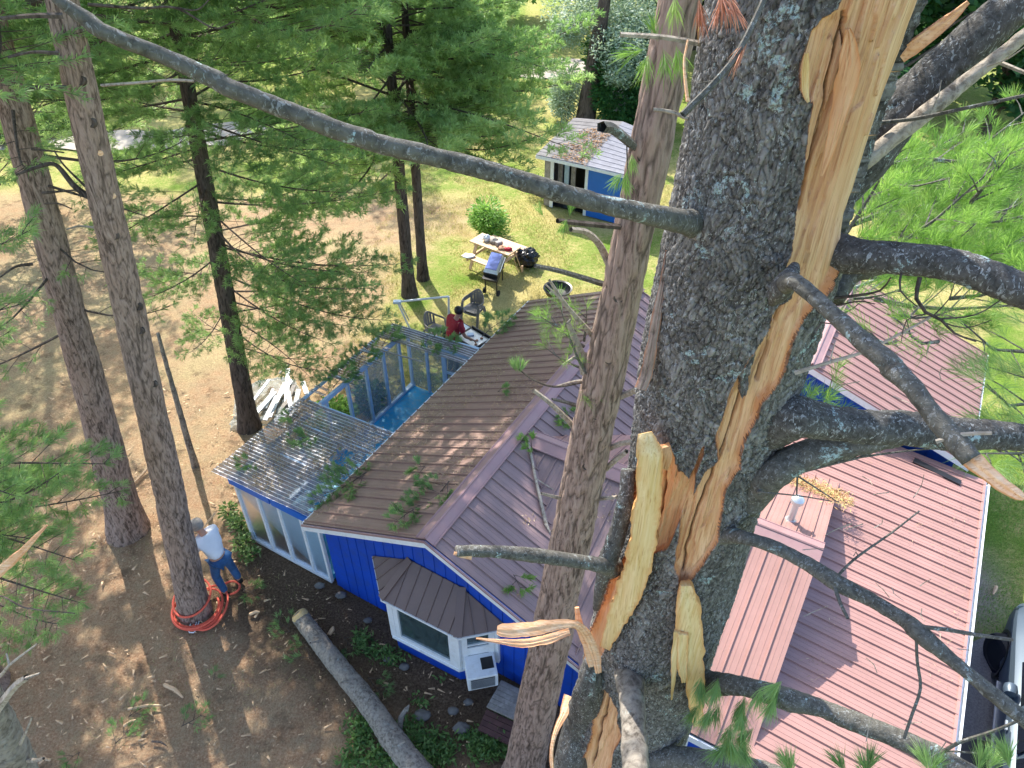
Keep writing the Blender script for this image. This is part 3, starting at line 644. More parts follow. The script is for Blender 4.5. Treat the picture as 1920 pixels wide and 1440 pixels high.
# ================================================================== GREENHOUSE (lean-to)
gh = empty('greenhouse', H(8, -8), 'pale blue framed lean-to greenhouse with broken corrugated plastic roof and blue floor', 'greenhouse')
mb = MB(); mb.hbox(5.55, 10.7, -8.86, -6.97, .02, .16); mb.build('floor', 'floorblue', gh)
mb = MB(); mb.hbox(5.5, 10.75, -8.96, -8.86, .0, .22); mb.build('sill', 'bluetrim', gh)
mb = MB(); mb.bar(H(5.5, -8.9, 1.74), H(10.75, -8.9, 1.74), .06, .10); mb.build('top_rail', 'bluetrim', gh)
for uu in (5.55, 6.3, 7.1, 7.95, 8.6, 9.2, 9.8, 10.35, 10.7):
    mb = MB(); mb.hbox(uu - .03, uu + .03, -8.94, -8.87, .22, 1.7); mb.build('stud', 'bluetrim', gh)
for a, b_ in ((5.6, 6.25), (6.35, 7.05), (9.25, 9.75), (8.65, 9.15), (9.85, 10.3)):
    mb = MB(); mb.hbox(a, b_, -8.91, -8.903, .24, 1.68); mb.build('pane', 'film', gh)
# near end wall: blue head boards, hazy panes, white bars
for i, (a, b_) in enumerate(((-8.9, -8.42), (-8.39, -7.92), (-7.89, -7.4), (-7.37, -7.02))):
    mb = MB(); mb.hbox(5.51, 5.525, a, b_, .06, 1.62); mb.build('pane', 'bluefilm', gh)
for vv in (-8.93, -8.405, -7.905, -7.385, -6.99):
    mb = MB(); mb.hbox(5.475, 5.535, vv - .025, vv + .025, .0, 1.64); mb.build('stud', 'white', gh)
mb = MB(); mb.hbox(5.47, 5.53, -8.96, -6.96, .0, .06); mb.build('sill', 'white', gh)
for a, b_ in ((-8.98, -8.0), (-7.96, -6.97)):
    mb = MB(); mb.hbox(5.42, 5.50, a, b_, 1.62, 1.78); mb.build('head_board', 'blue2', gh)
mb = MB(); mb.bar(H(10.7, -8.9, 1.76), H(10.7, -6.98, 1.92), .06, .09); mb.build('rafter', 'bluetrim', gh)
for uu in (6.3, 7.1, 7.7): mb = MB(); mb.bar(H(uu, -9.1, 1.80), H(uu, -6.98, 1.90), .04, .06); mb.build('rafter', 'bluetrim', gh)
mb = MB(); mb.bar(H(7.3, -9.28, 1.77), H(10.7, -9.28, 1.77), .05, .05)
for uu in (7.6, 8.6, 9.6, 10.7): mb.bar(H(uu, -9.3, 1.77), H(uu, -8.9, 1.80), .045, .05)
mb.build('outer_rail', 'bluetrim', gh)
# far end wall with a door
mb = MB(); 
for vv in (-8.4, -7.95, -7.1): mb.hbox(10.66, 10.72, vv - .03, vv + .03, .1, 1.8)
mb.build('stud', 'bluetrim', gh)
mb = MB(); mb.hbox(10.69, 10.695, -8.85, -8.0, .2, 1.75); mb.build('pane', 'film', gh)
dr = MB()
for a, b_, c, d in ((-7.92, -7.82, .1, 1.72), (-7.22, -7.13, .1, 1.72), (-7.82, -7.22, .1, .5), (-7.82, -7.22, 1.62, 1.72), (-7.82, -7.22, 1.02, 1.07)): dr.hbox(10.60, 10.65, a, b_, c, d)
dr = dr.build('door', 'bluetrim', gh)
mb = MB(); mb.hbox(10.62, 10.625, -7.82, -7.22, .5, 1.62); mb.build('pane', 'film', dr)
def corr(name, ua, ub, va, vb, za, zb, m_, parent, wl=.075, amp=.012, tear=None, seed=0):
    """corrugated sheet: waves run across v, profile along u"""
    nu = int((ub - ua) / wl * 6); nv = 40; uu = np.linspace(ua, ub, nu); vv = np.linspace(va, vb, nv); U, V = np.meshgrid(uu, vv)
    Zz = za + (zb - za) * (V - va) / (vb - va) + amp * np.sin(U / wl * 2 * np.pi) + .008 * np.sin(V * 5 + U * 1.3)
    xx = U * math.sin(HA) + V * math.cos(HA); yy = U * math.cos(HA) - V * math.sin(HA)
    i = (np.arange(nv - 1)[:, None] * nu + np.arange(nu - 1)[None]).ravel(); f = np.stack([i, i + 1, i + nu + 1, i + nu], 1)
    if tear is not None:
        cu = U.ravel()[f].mean(1); cv = V.ravel()[f].mean(1); f = f[~tear(cu, cv)]
    return link(name, npmesh(name, np.stack([xx, yy, Zz], -1).reshape(-1, 3), f, None, True), m_, parent)
def t1(u, v):
    k = np.floor(u / .075).astype(int); j = _h(k, k * 0, k * 0, 5)
    return ((u > 6.55) & (u < 6.95) & (v > -7.62) & (v < -7.28)) | (u > 7.62 + .25 * j - .35 * (v + 9.3) * .0) | ((v > -7.1) & (j > .6))
corr('roof_sheet', 5.36, 7.9, -9.3, -6.97, 1.83, 1.94, 'poly', gh, tear=t1)
def t2(u, v):
    k = np.floor(u / .075).astype(int); j = _h(k, k * 0, k * 0, 7); return (v > -8.75 + .5 * (j - .5)) | (j > .86) | ((u > 7.75) & (u < 8.5) & (j > .35))
corr('roof_sheet', 7.75, 10.6, -9.33, -8.3, 1.80, 1.86, 'poly', gh, tear=t2)
def t3(u, v):
    k = np.floor(u / .075).astype(int); return _h(k, k * 0, k * 0, 9) > .8
corr('roof_sheet', 10.1, 10.7, -9.3, -6.95, 1.83, 1.95, 'poly', gh, tear=t3)
mb = MB(); mb.bar(H(9.6, -9.35, 1.9), H(9.75, -7.8, 1.93), .03, .02); mb.bar(H(10.1, -9.3, 1.93), H(10.15, -7.7, 1.95), .03, .02); mb.build('loose_strips', 'oldwood', gh)

g = np.random.default_rng(16)
def litter_on(name, n, u0, u1, v0, v1, zf, ln, wd, m_, label, seed, dens=None):
    g = np.random.default_rng(seed); uu = g.uniform(u0, u1, n); vv = g.uniform(v0, v1, n); d_ = fbm(np.stack([uu * .9, vv * 1.6, uu * 0], 1), 3, seed); k = d_ > (dens if dens is not None else -.05); uu, vv = uu[k], vv[k]
    pts = np.array([list(H(a, b_, zf(a, b_) + .012 + .012 * g.random())) for a, b_ in zip(uu, vv)]); v, f, t = leaves(pts, ln, wd, seed, .12)
    return setp(link(name, npmesh(name, v, f, {'tint': t}), m_), label, 'needle litter', kind='stuff')
M['brownlitter'] = leafmat('dry_brown_needles', (.20, .12, .06), (.52, .38, .22), .1, (.62, .5, .32))
litter_on('needle_litter', 9000, 5.3, 12.7, -6.9, -4.5, lambda u, v: EA + (v + 6.95) * (RG - EA) / 2.55, .07, .010, M['brownlitter'], 'dry pine needles scattered over the shaded left roof slope', 31, .02)
litter_on('needle_litter', 5500, 5.4, 7.7, -9.25, -7.0, lambda u, v: 1.83 + .11 * (v + 9.3) / 2.33, .06, .012, M['brownlitter'], 'dead needles and leaf bits covering the corrugated greenhouse sheet', 32, -.02)
litter_on('needle_litter', 1600, 5.3, 7.6, -3.6, -2.0, lambda u, v: max(EA + (-1.85 - v) * (RG - EA) / 2.55, 3.055 - .389 * (7.85 - u)), .07, .010, M['brownlitter'], 'dry needles gathered in the roof valley left of the reddish trunk', 33, .05)
litter_on('needle_litter', 900, 5.2, 11.3, .6, 2.6, lambda u, v: 1.84 + .09 * (2.68 - v) + .02, .06, .008, M['brownlitter'], 'few dry needles and twig bits on the wide sunlit roof', 34, .18)

# ================================================================== SHED
shed = empty('shed', H(21.6, -9.2), 'small blue shed with open doorway and mossy grey shingle roof', 'shed')
sv0, sv1, su0, su1 = -10.85, -7.9, 20.95, 23.1; svr = -9.25
mb = MB(); mb.hbox(su0, su1, sv1 - .06, sv1, 0, 1.85); mb.hbox(su1 - .06, su1, sv0, sv1 - .06, 0, 1.85); mb.hbox(su0, su0 + .05, -9.28, sv1 - .06, 0, 1.85)
mb.build('wall', M['blue2'], shed)
mb = MB(); mb.hbox(su0, su0 + .05, sv0, -10.55, 0, 1.85); mb.hbox(su0 + .05, su1 - .06, sv0, sv0 + .05, 0, 1.85); mb.build('grey_boards', 'oldwood', shed)
for va_, vb_ in ((-9.36, -9.26), (-10.62, -10.5), (sv1 - .1, sv1)): mb = MB(); mb.hbox(su0 - .03, su0 - .002, va_, vb_, 0, 1.84); mb.build('corner_trim', 'white', shed)
for j, (vv, uo) in enumerate(((-10.42, .3), (-10.2, .34), (-9.98, .4))):
    mb = MB(); mb.hbox(su0 + uo, su0 + uo + .05, vv - .08, vv + .08, .05, 1.75); mb.build('leaning_board', 'oldwood' if j % 2 == 0 else 'bluetrim', shed)
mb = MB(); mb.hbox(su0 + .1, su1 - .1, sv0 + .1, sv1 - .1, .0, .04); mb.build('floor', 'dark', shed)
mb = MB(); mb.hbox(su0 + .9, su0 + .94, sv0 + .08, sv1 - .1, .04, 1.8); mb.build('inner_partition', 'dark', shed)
def shing(a, b_, c, d, nm, m_, lab=None):
    mb = MB(); a, b_, c, d = map(Vector, (a, b_, c, d)); n = (b_ - a).cross(d - a).normalized(); n = -n if n.z < 0 else n; K = 12
    for k in range(K):
        t0 = k / K; t1_ = (k + 1) / K + .01
        p0, p1, p2, p3 = a + (d - a) * t0, b_ + (c - b_) * t0, b_ + (c - b_) * t1_, a + (d - a) * t1_
        mb.prism([p0, p1, p2 - n * .012, p3 - n * .012], n * .018)
    return mb.build(nm, m_, shed, label=lab)
# pyramid of four: front-left flat white sheet, right slope shingled, as in the photo
f0, f1 = H(su0 - .35, sv0 - .15, 1.86), H(su0 - .35, -9.2, 1.88); f2 = H(su0 - .3, sv1 + .35, 1.84)
bk0, bk1, bk2 = H(su1 + .2, sv0 - .15, 2.2), H(su1 + .2, -9.2, 2.4), H(su1 + .2, sv1 + .35, 2.1)
rm = H(su0 + .3, -9.25, 2.5)
M['sheetroof'] = paint('weathered_white_sheet', (.17, .16, .16), .9, .3, 3, dirt=(.09, .08, .07), dirtamt=.7)
shing(f0, f1, bk1 - ZX * .0, bk0, 'roof', 'sheetroof', 'pale flat roof half under a heap of dead leaves'); shing(f1, f2, bk2, bk1, 'roof', 'shingle')
mb = MB(); mb.bar(f0 - ZX * .06, f1 - ZX * .06, .04, .1); mb.bar(f1 - ZX * .06, f2 - ZX * .06, .04, .1); mb.build('fascia', 'white', shed)
g = np.random.default_rng(5); nrm_ = ((f1 - f0).cross(bk0 - f0)).normalized(); nrm_ = -nrm_ if nrm_.z < 0 else nrm_
n = 1500; a = g.random(n) ** .7; b2 = g.random(n); keep = (a > .25 + b2 * .35 + .12 * np.sin(b2 * 17)) & (b2 < .9) & (a < .98)
pts = np.array([list(f0 + (f1 - f0) * x + (bk0 - f0) * y * 1.0 + (bk1 - f1 - bk0 + f0) * x * y + nrm_ * (.02 + .05 * g.random())) for x, y in zip(a[keep], b2[keep])])
v, f, t = leaves(pts, .12, .03, 6, .3); setp(link('leaf_litter', npmesh('leaf_litter', v, f, {'tint': t}), 'litter'), 'heap of brown fallen leaves lying on the pale shed roof', 'leaf litter', kind='stuff')
# ================================================================== THE SPLIT PINE
SIL = np.array([(-5, 1325, 1735), (230, 1290, 1640), (400, 1256, 1598), (480, 1240, 1580), (560, 1222, 1540), (640, 1205, 1512), (720, 1197, 1490), (800, 1190, 1468), (900, 1180, 1428), (960, 1165, 1412), (1050, 1140, 1390), (1150, 1115, 1352), (1250, 1095, 1320), (1350, 1072, 1288), (1440, 1055, 1250)], float)
TY = 2.6; zt = []; xt = []; rt = []
for y, a, b_ in SIL:
    p = W((a + b_) / 2, y, TY); Zd = Pn(np.array([p]))[2][0]; zt.append(p.z); xt.append(p.x); rt.append((b_ - a) / 2 * Zd / FOC * .975)
zt = np.array(zt[::-1] + [12.3]); xt = np.array(xt[::-1] + [1.03]); rt = np.array(rt[::-1] + [.30])
zt = np.concatenate([[-.1, .5, 2.0], zt]); xt = np.concatenate([[.70, .72, .76], xt]); rt = np.concatenate([[.72, .52, .45], rt])
zz = np.concatenate([np.arange(-.1, 5.2, .04), np.arange(5.2, 11.3, .005), np.arange(11.3, 12.3, .03)])
xc = np.interp(zz, zt, xt); rr = np.interp(zz, zt, rt); k_ = np.ones(60) / 60
def smooth(a, w=80):
    ap = np.pad(a, w, 'edge'); return np.convolve(ap, np.ones(2 * w + 1) / (2 * w + 1), 'valid')
xc, rr = smooth(xc), smooth(rr)
NT = 620; th = np.linspace(0, 2 * np.pi, NT, endpoint=False) + np.pi / 2   # seam on the far side
RR, TT = np.meshgrid(rr, th, indexing='ij'); XX = xc[:, None] + RR * np.cos(TT); YY = TY + RR * np.sin(TT); ZZ = np.repeat(zz[:, None], NT, 1)
V0 = np.stack([XX, YY, ZZ], -1).reshape(-1, 3); nrm = np.stack([np.cos(TT), np.sin(TT), TT * 0], -1).reshape(-1, 3)
px, py, dd = Pn(V0); view = np.array([0, 0, CAM_H]) - V0; view /= np.linalg.norm(view, axis=1)[:, None]; facing = (nrm * view).sum(1)
def inpoly(x, y, poly):
    r = np.zeros(len(x), bool); n = len(poly)
    for i in range(n):
        x1, y1 = poly[i]; x2, y2 = poly[(i + 1) % n]
        if y1 == y2: continue
        c = ((y1 > y) != (y2 > y)) & (x < (x2 - x1) * (y - y1) / (y2 - y1) + x1); r ^= c
    return r
def dist(x, y, pl, closed=False):
    d = np.full(len(x), 1e9); n = len(pl)
    for i in range(n if closed else n - 1):
        x1, y1 = pl[i]; x2, y2 = pl[(i + 1) % n]; dx, dy = x2 - x1, y2 - y1; t = np.clip(((x - x1) * dx + (y - y1) * dy) / (dx * dx + dy * dy + 1e-9), 0, 1)
        d = np.minimum(d, np.hypot(x - x1 - t * dx, y - y1 - t * dy))
    return d
P1 = [(1640, -500), (1582, -5), (1572, 20), (1545, 35), (1525, 60), (1515, 90), (1505, 120), (1502, 165), (1508, 185), (1526, 195), (1515, 240), (1510, 290), (1508, 330), (1498, 390), (1495, 430), (1490, 470), (1480, 495), (1478, 515), (1490, 535), (1483, 557), (1450, 587), (1440, 620), (1423, 643), (1403, 667), (1390, 693), (1370, 727), (1357, 770), (1343, 813), (1343, 863), (1317, 897), (1300, 927), (1300, 890), (1319, 850), (1321, 831), (1307, 859), (1288, 897), (1271, 883), (1267, 854), (1257, 838), (1236, 833), (1228, 900), (1225, 960), (1215, 1034), (1245, 1034), (1262, 1005), (1275, 968), (1276, 1000), (1268, 1040), (1267, 1062), (1278, 1100), (1295, 1098), (1302, 1071), (1326, 1038), (1342, 1005), (1352, 949), (1360, 907), (1383, 873), (1383, 850), (1400, 813), (1420, 780), (1427, 753), (1457, 713), (1467, 693), (1477, 637), (1487, 620), (1520, 577), (1543, 553), (1573, 500), (1583, 480), (1600, 455), (1660, 400), (1700, 330), (1740, 200), (1800, 0), (1900, -500)]
P3 = [(1127, 1290), (1142, 1300), (1156, 1336), (1163, 1379), (1151, 1407), (1142, 1440), (1120, 1600), (1050, 1600), (1085, 1440), (1101, 1407), (1113, 1364), (1120, 1303)]
P4 = [(1192, 880), (1190, 990), (1163, 1065), (1145, 1090), (1132, 1130), (1110, 1180), (1099, 1235), (1118, 1262), (1131, 1225), (1142, 1185), (1162, 1150), (1180, 1140), (1204, 1050), (1218, 960), (1215, 880)]
J1 = np.array([20, 20, 6]); am_ = np.clip(facing * 1.5, .12, 1); jx = px + am_ * 6 * vn(V0 * J1, 71) + am_ * 2.2 * vn(V0 * J1 * 2.7, 72); jy = py + am_ * 6 * vn(V0 * J1, 73) + am_ * 2 * vn(V0 * J1 * 2.5, 74)
fr = facing > -.35
mask = np.zeros(len(V0), bool); dm = np.full(len(V0), 1e9)
for P_ in (P1, P3, P4):
    inn = inpoly(jx, jy, P_) & fr; d_ = dist(jx, jy, P_, True); mask |= inn; dm = np.minimum(dm, np.where(fr, d_, 1e9))
island = inpoly(jx, jy, [(1400, 640), (1414, 650), (1410, 690), (1402, 735), (1392, 742), (1388, 715), (1396, 675)]) & fr
mask &= ~island
sig = np.where(mask, dm, -dm)                      # px inside the wood
Zm = np.clip(dd, 1, 8)
arc = (TT * RR).reshape(-1); hz = ZZ.reshape(-1)
# bark relief: small scaly plates
wx = vn(np.stack([arc * 9, hz * 9, arc * 0], 1), 31) * .5; wy = vn(np.stack([arc * 9, hz * 9, arc * 0], 1), 32) * .5
f1, f2, cid = voro(arc * 60 + wx * 3 + 500, hz * 27 + wy * 3 + 500, 21); F1, F2, CI = voro(arc * 21 + wx * 2.2 + 900, hz * 9 + wy * 2.2 + 900, 27)
edge1 = np.clip((f2 - f1) * 5.5, 0, 1); edge2 = np.clip((F2 - F1) * 4.5, 0, 1)
rough = fbm(np.stack([arc * 90, hz * 60, arc * 0], 1), 3, 33)
bigb = fbm(np.stack([np.cos(TT).reshape(-1) * 1.2, np.sin(TT).reshape(-1) * 1.2, hz * 1.3], 1), 3, 36)
bd = .004 * edge2 + .0055 * edge1 * (.5 + 1.3 * cid) + .005 * rough + .012 * bigb - .003
# wood relief: fibre ridges that run with the strip
tl = jx + (jy - 700) * .33
gr = fbm(np.stack([tl * .11, jy * .004, arc * 0], 1), 4, 51); gr2 = fbm(np.stack([tl * .03, jy * .003, arc * 0], 1), 3, 55)
step_ = np.floor(2.5 * (gr2 + 1.0)) * .012
crk = np.full(len(V0), 1e9)
for pl in ([(1588, 30), (1570, 110), (1555, 200), (1540, 262), (1526, 315)], [(1583, 50), (1597, 105), (1592, 155), (1580, 205), (1576, 228)], [(1395, 745), (1368, 817), (1340, 887), (1316, 949), (1297, 996), (1283, 1043), (1278, 1080)], [(1246, 880), (1236, 940), (1224, 1010)], [(1480, 560), (1450, 640), (1425, 720)], [(1135, 1310), (1120, 1370), (1105, 1440)], [(1160, 1090), (1135, 1170), (1120, 1240)], [(1590, 40), (1560, 160), (1548, 260), (1520, 340), (1505, 400)]):
    w_ = vn(V0 * 14, 61) * 4; crk = np.minimum(crk, dist(px + w_, py, pl))
crk = np.where(mask, crk, 1e9)
wd = -.022 - .013 * np.clip(sig / 26, 0, 1.4) + .010 * gr - step_ * .9 + .02 - .03 * np.clip(1 - crk / 4.5, 0, 1)
tr = np.clip(sig / 3.0, 0, 1)
disp_ = np.where(mask, bd * (1 - tr) + wd * tr, bd + .006 * np.clip(1 + sig / 12, 0, 1))
V1 = V0 + nrm * disp_[:, None]
cav = np.clip(1.15 - (edge1 * .85 + edge2 * .35), 0, 1) * .95; eg = np.where(mask, np.clip(1 - sig / (2.2 + 7 * np.clip(vn(V0 * 9, 75) + .1, 0, 1)), 0, 1) * .75, np.clip(1 + sig / 1.6, 0, 1) * .6)
ckk = np.clip(1 - crk / 2.6, 0, 1); plate_ = np.clip(.5 * cid + .5 * CI, 0, 1)
nz = len(zz); ii = (np.arange(nz - 1)[:, None] * NT); kk = np.arange(NT)[None]; k2 = (kk + 1) % NT
F = np.stack([ii + kk, ii + k2, ii + NT + k2, ii + NT + kk], -1).reshape(-1, 4)
mf = mask[F].sum(1) >= 3
def sub(name, sel, m_, parent):
    f = F[sel]; u, inv = np.unique(f.ravel(), return_inverse=True)
    return link(name, npmesh(name, V1[u], inv.reshape(-1, 4), {'cav': cav[u], 'edge': eg[u], 'crack': ckk[u], 'plate': plate_[u]}, True), m_, parent)
sp = empty('split_pine_tree', (.7, 2.6, 0), 'huge grey pine in the foreground, trunk split open to fresh wood', 'tree')
trunk_ = sub('trunk', ~mf, M['bark_main'], sp); sub('exposed_wood', mf, M['wood'], sp)

def hitZ(x, y):                          # depth of the trunk surface on a sight line
    r = np.array(ray(x, y)); best = None
    for t in np.arange(1.5, 7, .01):
        p = np.array([0, 0, CAM_H]) + r * t; X_ = np.interp(p[2], zz, xc); R_ = np.interp(p[2], zz, rr)
        if math.hypot(p[0] - X_, p[1] - TY) < R_: return t
        best = t
    return 2.6 / (r[1])
def plank(name, rows, thick, m_, parent, seed=0, curve=.25, jag=.12, edge_w=.16, lab=None, n=9):
    """solid splinter; rows (px, py, width px, depth). Its own thickness and back face"""
    g = np.random.default_rng(seed); P_ = resample([(*D(x, y, d), w / 2 * d / FOC) for x, y, w, d in rows], .012); p = P_[:, :3]; w = P_[:, 3]
    T = np.gradient(p, axis=0); T /= np.linalg.norm(T, axis=1)[:, None]; vw = np.array([0, 0, CAM_H]) - p; vw /= np.linalg.norm(vw, axis=1)[:, None]
    S = np.cross(T, vw); S /= np.linalg.norm(S, axis=1)[:, None]; N_ = np.cross(S, T); N_ *= np.sign((N_ * vw).sum(1))[:, None]
    a = np.linspace(-1, 1, n); m_n = len(p); s = np.arange(m_n) * .012
    jl = 1 + jag * fbm(np.stack([s * 22, s * 0, s * 0 + seed], 1), 3, seed) * 2; jr = 1 + jag * fbm(np.stack([s * 22, s * 0 + 5, s * 0 + seed], 1), 3, seed + 1) * 2
    half = np.where(a[None] < 0, (w * jl)[:, None], (w * jr)[:, None])
    fib = fbm(np.stack([np.repeat(a[None] * 9, m_n, 0).ravel(), np.repeat(s[:, None] * 1.5, n, 1).ravel(), np.full(m_n * n, seed)], 1), 3, seed + 2).reshape(m_n, n)
    front = p[:, None] + S[:, None] * (a[None, :, None] * half[..., None]) + N_[:, None] * ((curve * .4 * w[:, None] * (1 - np.abs(a[None]) ** 3) + fib * .007)[..., None])
    th_ = np.minimum(thick, w * 1.3)[:, None, None]; back = front * 0 + p[:, None] + S[:, None] * (a[None, :, None] * half[..., None] * .92) - N_[:, None] * th_ * (1 + .25 * fib[..., None])
    ring = np.concatenate([front, back[:, ::-1]], 1); k = 2 * n; v = ring.reshape(-1, 3); i = np.arange(m_n - 1)[:, None] * k; j = np.arange(k)[None]; j2 = (j + 1) % k
    f = np.stack([i + j, i + j2, i + k + j2, i + k + j], -1).reshape(-1, 4)
    c0 = [[q_, q_ + 1, k - 2 - q_, k - 1 - q_] for q_ in range(n - 1)]; c1 = [[(m_n - 1) * k + x for x in r[::-1]] for r in c0]; f = np.vstack([f, c0, c1])
    ee = np.zeros((m_n, k)); ee[:, n:] = .7; ee[:, 0] = .6; ee[:, n - 1] = .6; ee[:, 1] = .25 * (jl > 1.03); ee[:, n - 2] = .3 * (jr > 1.02)
    ck = np.zeros((m_n, k))
    o = link(name, npmesh(name, v, f, {'edge': ee.ravel(), 'crack': ck.ravel()}, True), m_, parent)
    o.data.set_sharp_from_angle(angle=R(50))
    if lab: o['label'] = lab
    return o
def hz_(x, y): return min(hitZ(x + k, y) for k in (0, -18, 18, -36))
def rowz(rows, off): return [(x, y, w, hz_(x, y) - o) for (x, y, w), o in zip(rows, off if isinstance(off, (list, tuple)) else [off] * len(rows))]
plank('wood_splinter', rowz([(1209, 812, 30), (1213, 830, 36), (1219, 860, 48), (1218, 910, 50), (1212, 960, 50), (1204, 1020, 50), (1192, 1075, 50), (1172, 1125, 46), (1152, 1170, 34), (1133, 1215, 20)], [.16, .17, .18, .17, .15, .13, .10, .07, .04, .02]), .055, M['wood_slab'], sp, 3, lab='thick pale slab standing out from the left of the split')
plank('wood_splinter', rowz([(1286, 1098, 22), (1290, 1130, 38), (1293, 1165, 46), (1294, 1205, 52), (1300, 1245, 40), (1303, 1290, 32), (1306, 1330, 26), (1309, 1362, 16)], [.10, .13, .15, .17, .18, .18, .2, .22]), .045, M['wood_slab'], sp, 4, lab='pale slab hanging down below the split')
plank('wood_splinter', rowz([(1280, 1190, 20), (1279, 1225, 20), (1280, 1255, 18), (1283, 1280, 9)], .19), .02, M['wood_slab'], sp, 5)
plank('wood_splinter', rowz([(1270, 1185, 14), (1265, 1230, 13), (1263, 1270, 9), (1259, 1312, 3)], .17), .015, M['wood_slab'], sp, 6)
zb = hz_(1135, 1200)
plank('wood_splinter', [(1122, 1262, 12, zb + .02), (1115, 1225, 18, zb - .03), (1100, 1190, 18, zb - .1), (1080, 1172, 15, zb - .16), (1040, 1172, 20, zb - .2), (1000, 1178, 26, zb - .24), (960, 1183, 26, zb - .27), (940, 1182, 24, zb - .28), (932, 1181, 14, zb - .28)], .022, M['wood_pink'], sp, 7, lab='torn pink sliver sticking out to the left')
plank('wood_splinter', [(1068, 1184, 12, zb - .15), (1030, 1197, 17, zb - .18), (985, 1206, 15, zb - .2), (940, 1203, 9, zb - .22), (893, 1197, 3, zb - .24)], .016, M['wood_pink'], sp, 8)
plank('wood_splinter', [(1082, 1140, 8, zb - .1), (1088, 1175, 14, zb - .08), (1102, 1215, 16, zb - .04), (1110, 1250, 14, zb)], .02, M['wood_pink'], sp, 9)
plank('wood_splinter', [(1688, 106, 26, 2.45), (1730, 75, 26, 2.4), (1775, 40, 20, 2.36), (1816, 4, 8, 2.32)], .02, M['wood_pink'], sp, 10, lab='thin splinter pointing up to the right')
plank('wood_splinter', rowz([(1512, 100, 8), (1510, 140, 16), (1511, 175, 12), (1516, 192, 5)], .03), .02, M['wood_slab'], sp, 12)
plank('wood_splinter', rowz([(1590, 55, 8), (1592, 85, 26), (1590, 130, 38), (1582, 180, 34), (1570, 225, 26), (1556, 280, 18), (1540, 330, 6)], .004), .012, M['wood'], sp, 13, edge_w=0)
plank('wood_splinter', rowz([(1248, 838, 20), (1252, 855, 20), (1246, 880, 14)], .05), .03, M['wood'], sp, 14)
plank('hanging_bark', [(1252, 470, 8, 2.9), (1243, 530, 12, 2.95), (1232, 590, 18, 3.0), (1222, 650, 20, 3.05), (1212, 700, 24, 3.1), (1202, 730, 22, 3.12)], .015, M['bark_red'], sp, 15, curve=.5)
zb2 = hz_(1075, 1400)
plank('hanging_bark', [(1068, 1305, 22, zb2 - .05), (1058, 1335, 16, zb2 - .1), (1042, 1370, 10, zb2 - .15), (1034, 1410, 8, zb2 - .18), (1036, 1450, 8, zb2 - .2)], .02, M['wood_pink'], sp, 16)
# twisted bark ridges at the lower left of the break
def limb(name, rows, m_='bark_limb', parent=sp, n=26, seed=1, step=.012, disp=d_limb): return solid(name, pxpath(rows, step), n, M[m_] if isinstance(m_, str) else m_, parent, disp, seed)
limb('limb', [(1320, 422, 2.75, 60), (1275, 414, 2.6, 46), (1235, 406, 2.5, 40), (1180, 394, 2.42, 38), (1080, 370, 2.35, 36), (960, 333, 2.28, 37), (830, 298, 2.2, 37), (700, 267, 2.12, 36), (690, 262, 2.11, 40), (640, 247, 2.08, 36), (560, 215, 2.02, 37), (430, 165, 1.95, 34), (405, 150, 1.94, 38), (300, 103, 1.88, 31), (190, 58, 1.8, 28), (165, 38, 1.79, 30), (120, 8, 1.76, 22), (95, -12, 1.75, 16)], seed=2)['label'] = 'long bare limb crossing the picture to the upper left'
limb('limb', [(1540, 350, 3.0, 130), (1600, 300, 2.9, 116), (1660, 235, 2.8, 100), (1720, 175, 2.75, 88), (1790, 110, 2.7, 82), (1850, 55, 2.65, 78), (1940, -20, 2.6, 74), (2120, -160, 2.5, 60), (2330, -340, 2.4, 34), (2500, -450, 2.35, 6)], 'bark_main', n=40, seed=3)
limb('limb', [(1570, 340, 2.85, 34), (1620, 303, 2.75, 32), (1680, 255, 2.7, 30), (1745, 205, 2.65, 30), (1820, 145, 2.6, 27), (1880, 100, 2.56, 26), (1950, 45, 2.5, 24), (2150, -90, 2.4, 15), (2300, -180, 2.3, 3)], 'bark_pale', seed=4)
limb('limb', [(1500, 470, 2.95, 110), (1550, 475, 2.8, 86), (1600, 480, 2.7, 66), (1680, 484, 2.62, 60), (1760, 492, 2.56, 60), (1840, 515, 2.5, 60), (1960, 560, 2.42, 62), (2150, 622, 2.3, 50), (2400, 690, 2.2, 28), (2580, 710, 2.1, 6)], 'bark_main', n=40, seed=5)
limb('limb', [(1560, 560, 2.95, 46), (1590, 520, 2.95, 40), (1630, 505, 2.9, 30), (1670, 500, 2.85, 22)], 'bark_limb', seed=55)
limb('limb', [(1475, 532, 2.4, 40), (1490, 528, 2.32, 32), (1530, 560, 2.26, 30), (1580, 605, 2.2, 33), (1625, 645, 2.15, 38), (1665, 680, 2.1, 40), (1672, 690, 2.1, 46), (1710, 725, 2.05, 38), (1755, 785, 2.0, 38), (1790, 825, 1.97, 42), (1822, 862, 1.94, 38)], seed=6)['label'] = 'lichened limb snapped off at its tip'
br = plank('broken_tip', [(1812, 850, 34, 1.95), (1830, 868, 36, 1.93), (1858, 892, 30, 1.91), (1885, 912, 26, 1.89), (1912, 930, 20, 1.87), (1920, 936, 8, 1.865)], .02, M['wood_pink'], sp, 17, curve=.6)
limb('limb', [(1400, 812, 3.5, 90), (1440, 798, 3.28, 96), (1490, 782, 3.1, 84), (1540, 790, 3.1, 68), (1620, 800, 3.1, 66), (1700, 803, 3.1, 66), (1780, 812, 3.1, 62), (1850, 815, 3.1, 56), (1950, 822, 3.1, 48), (2150, 838, 3.0, 36), (2380, 850, 2.9, 18), (2520, 850, 2.85, 4)], 'bark_main', n=40, seed=7)
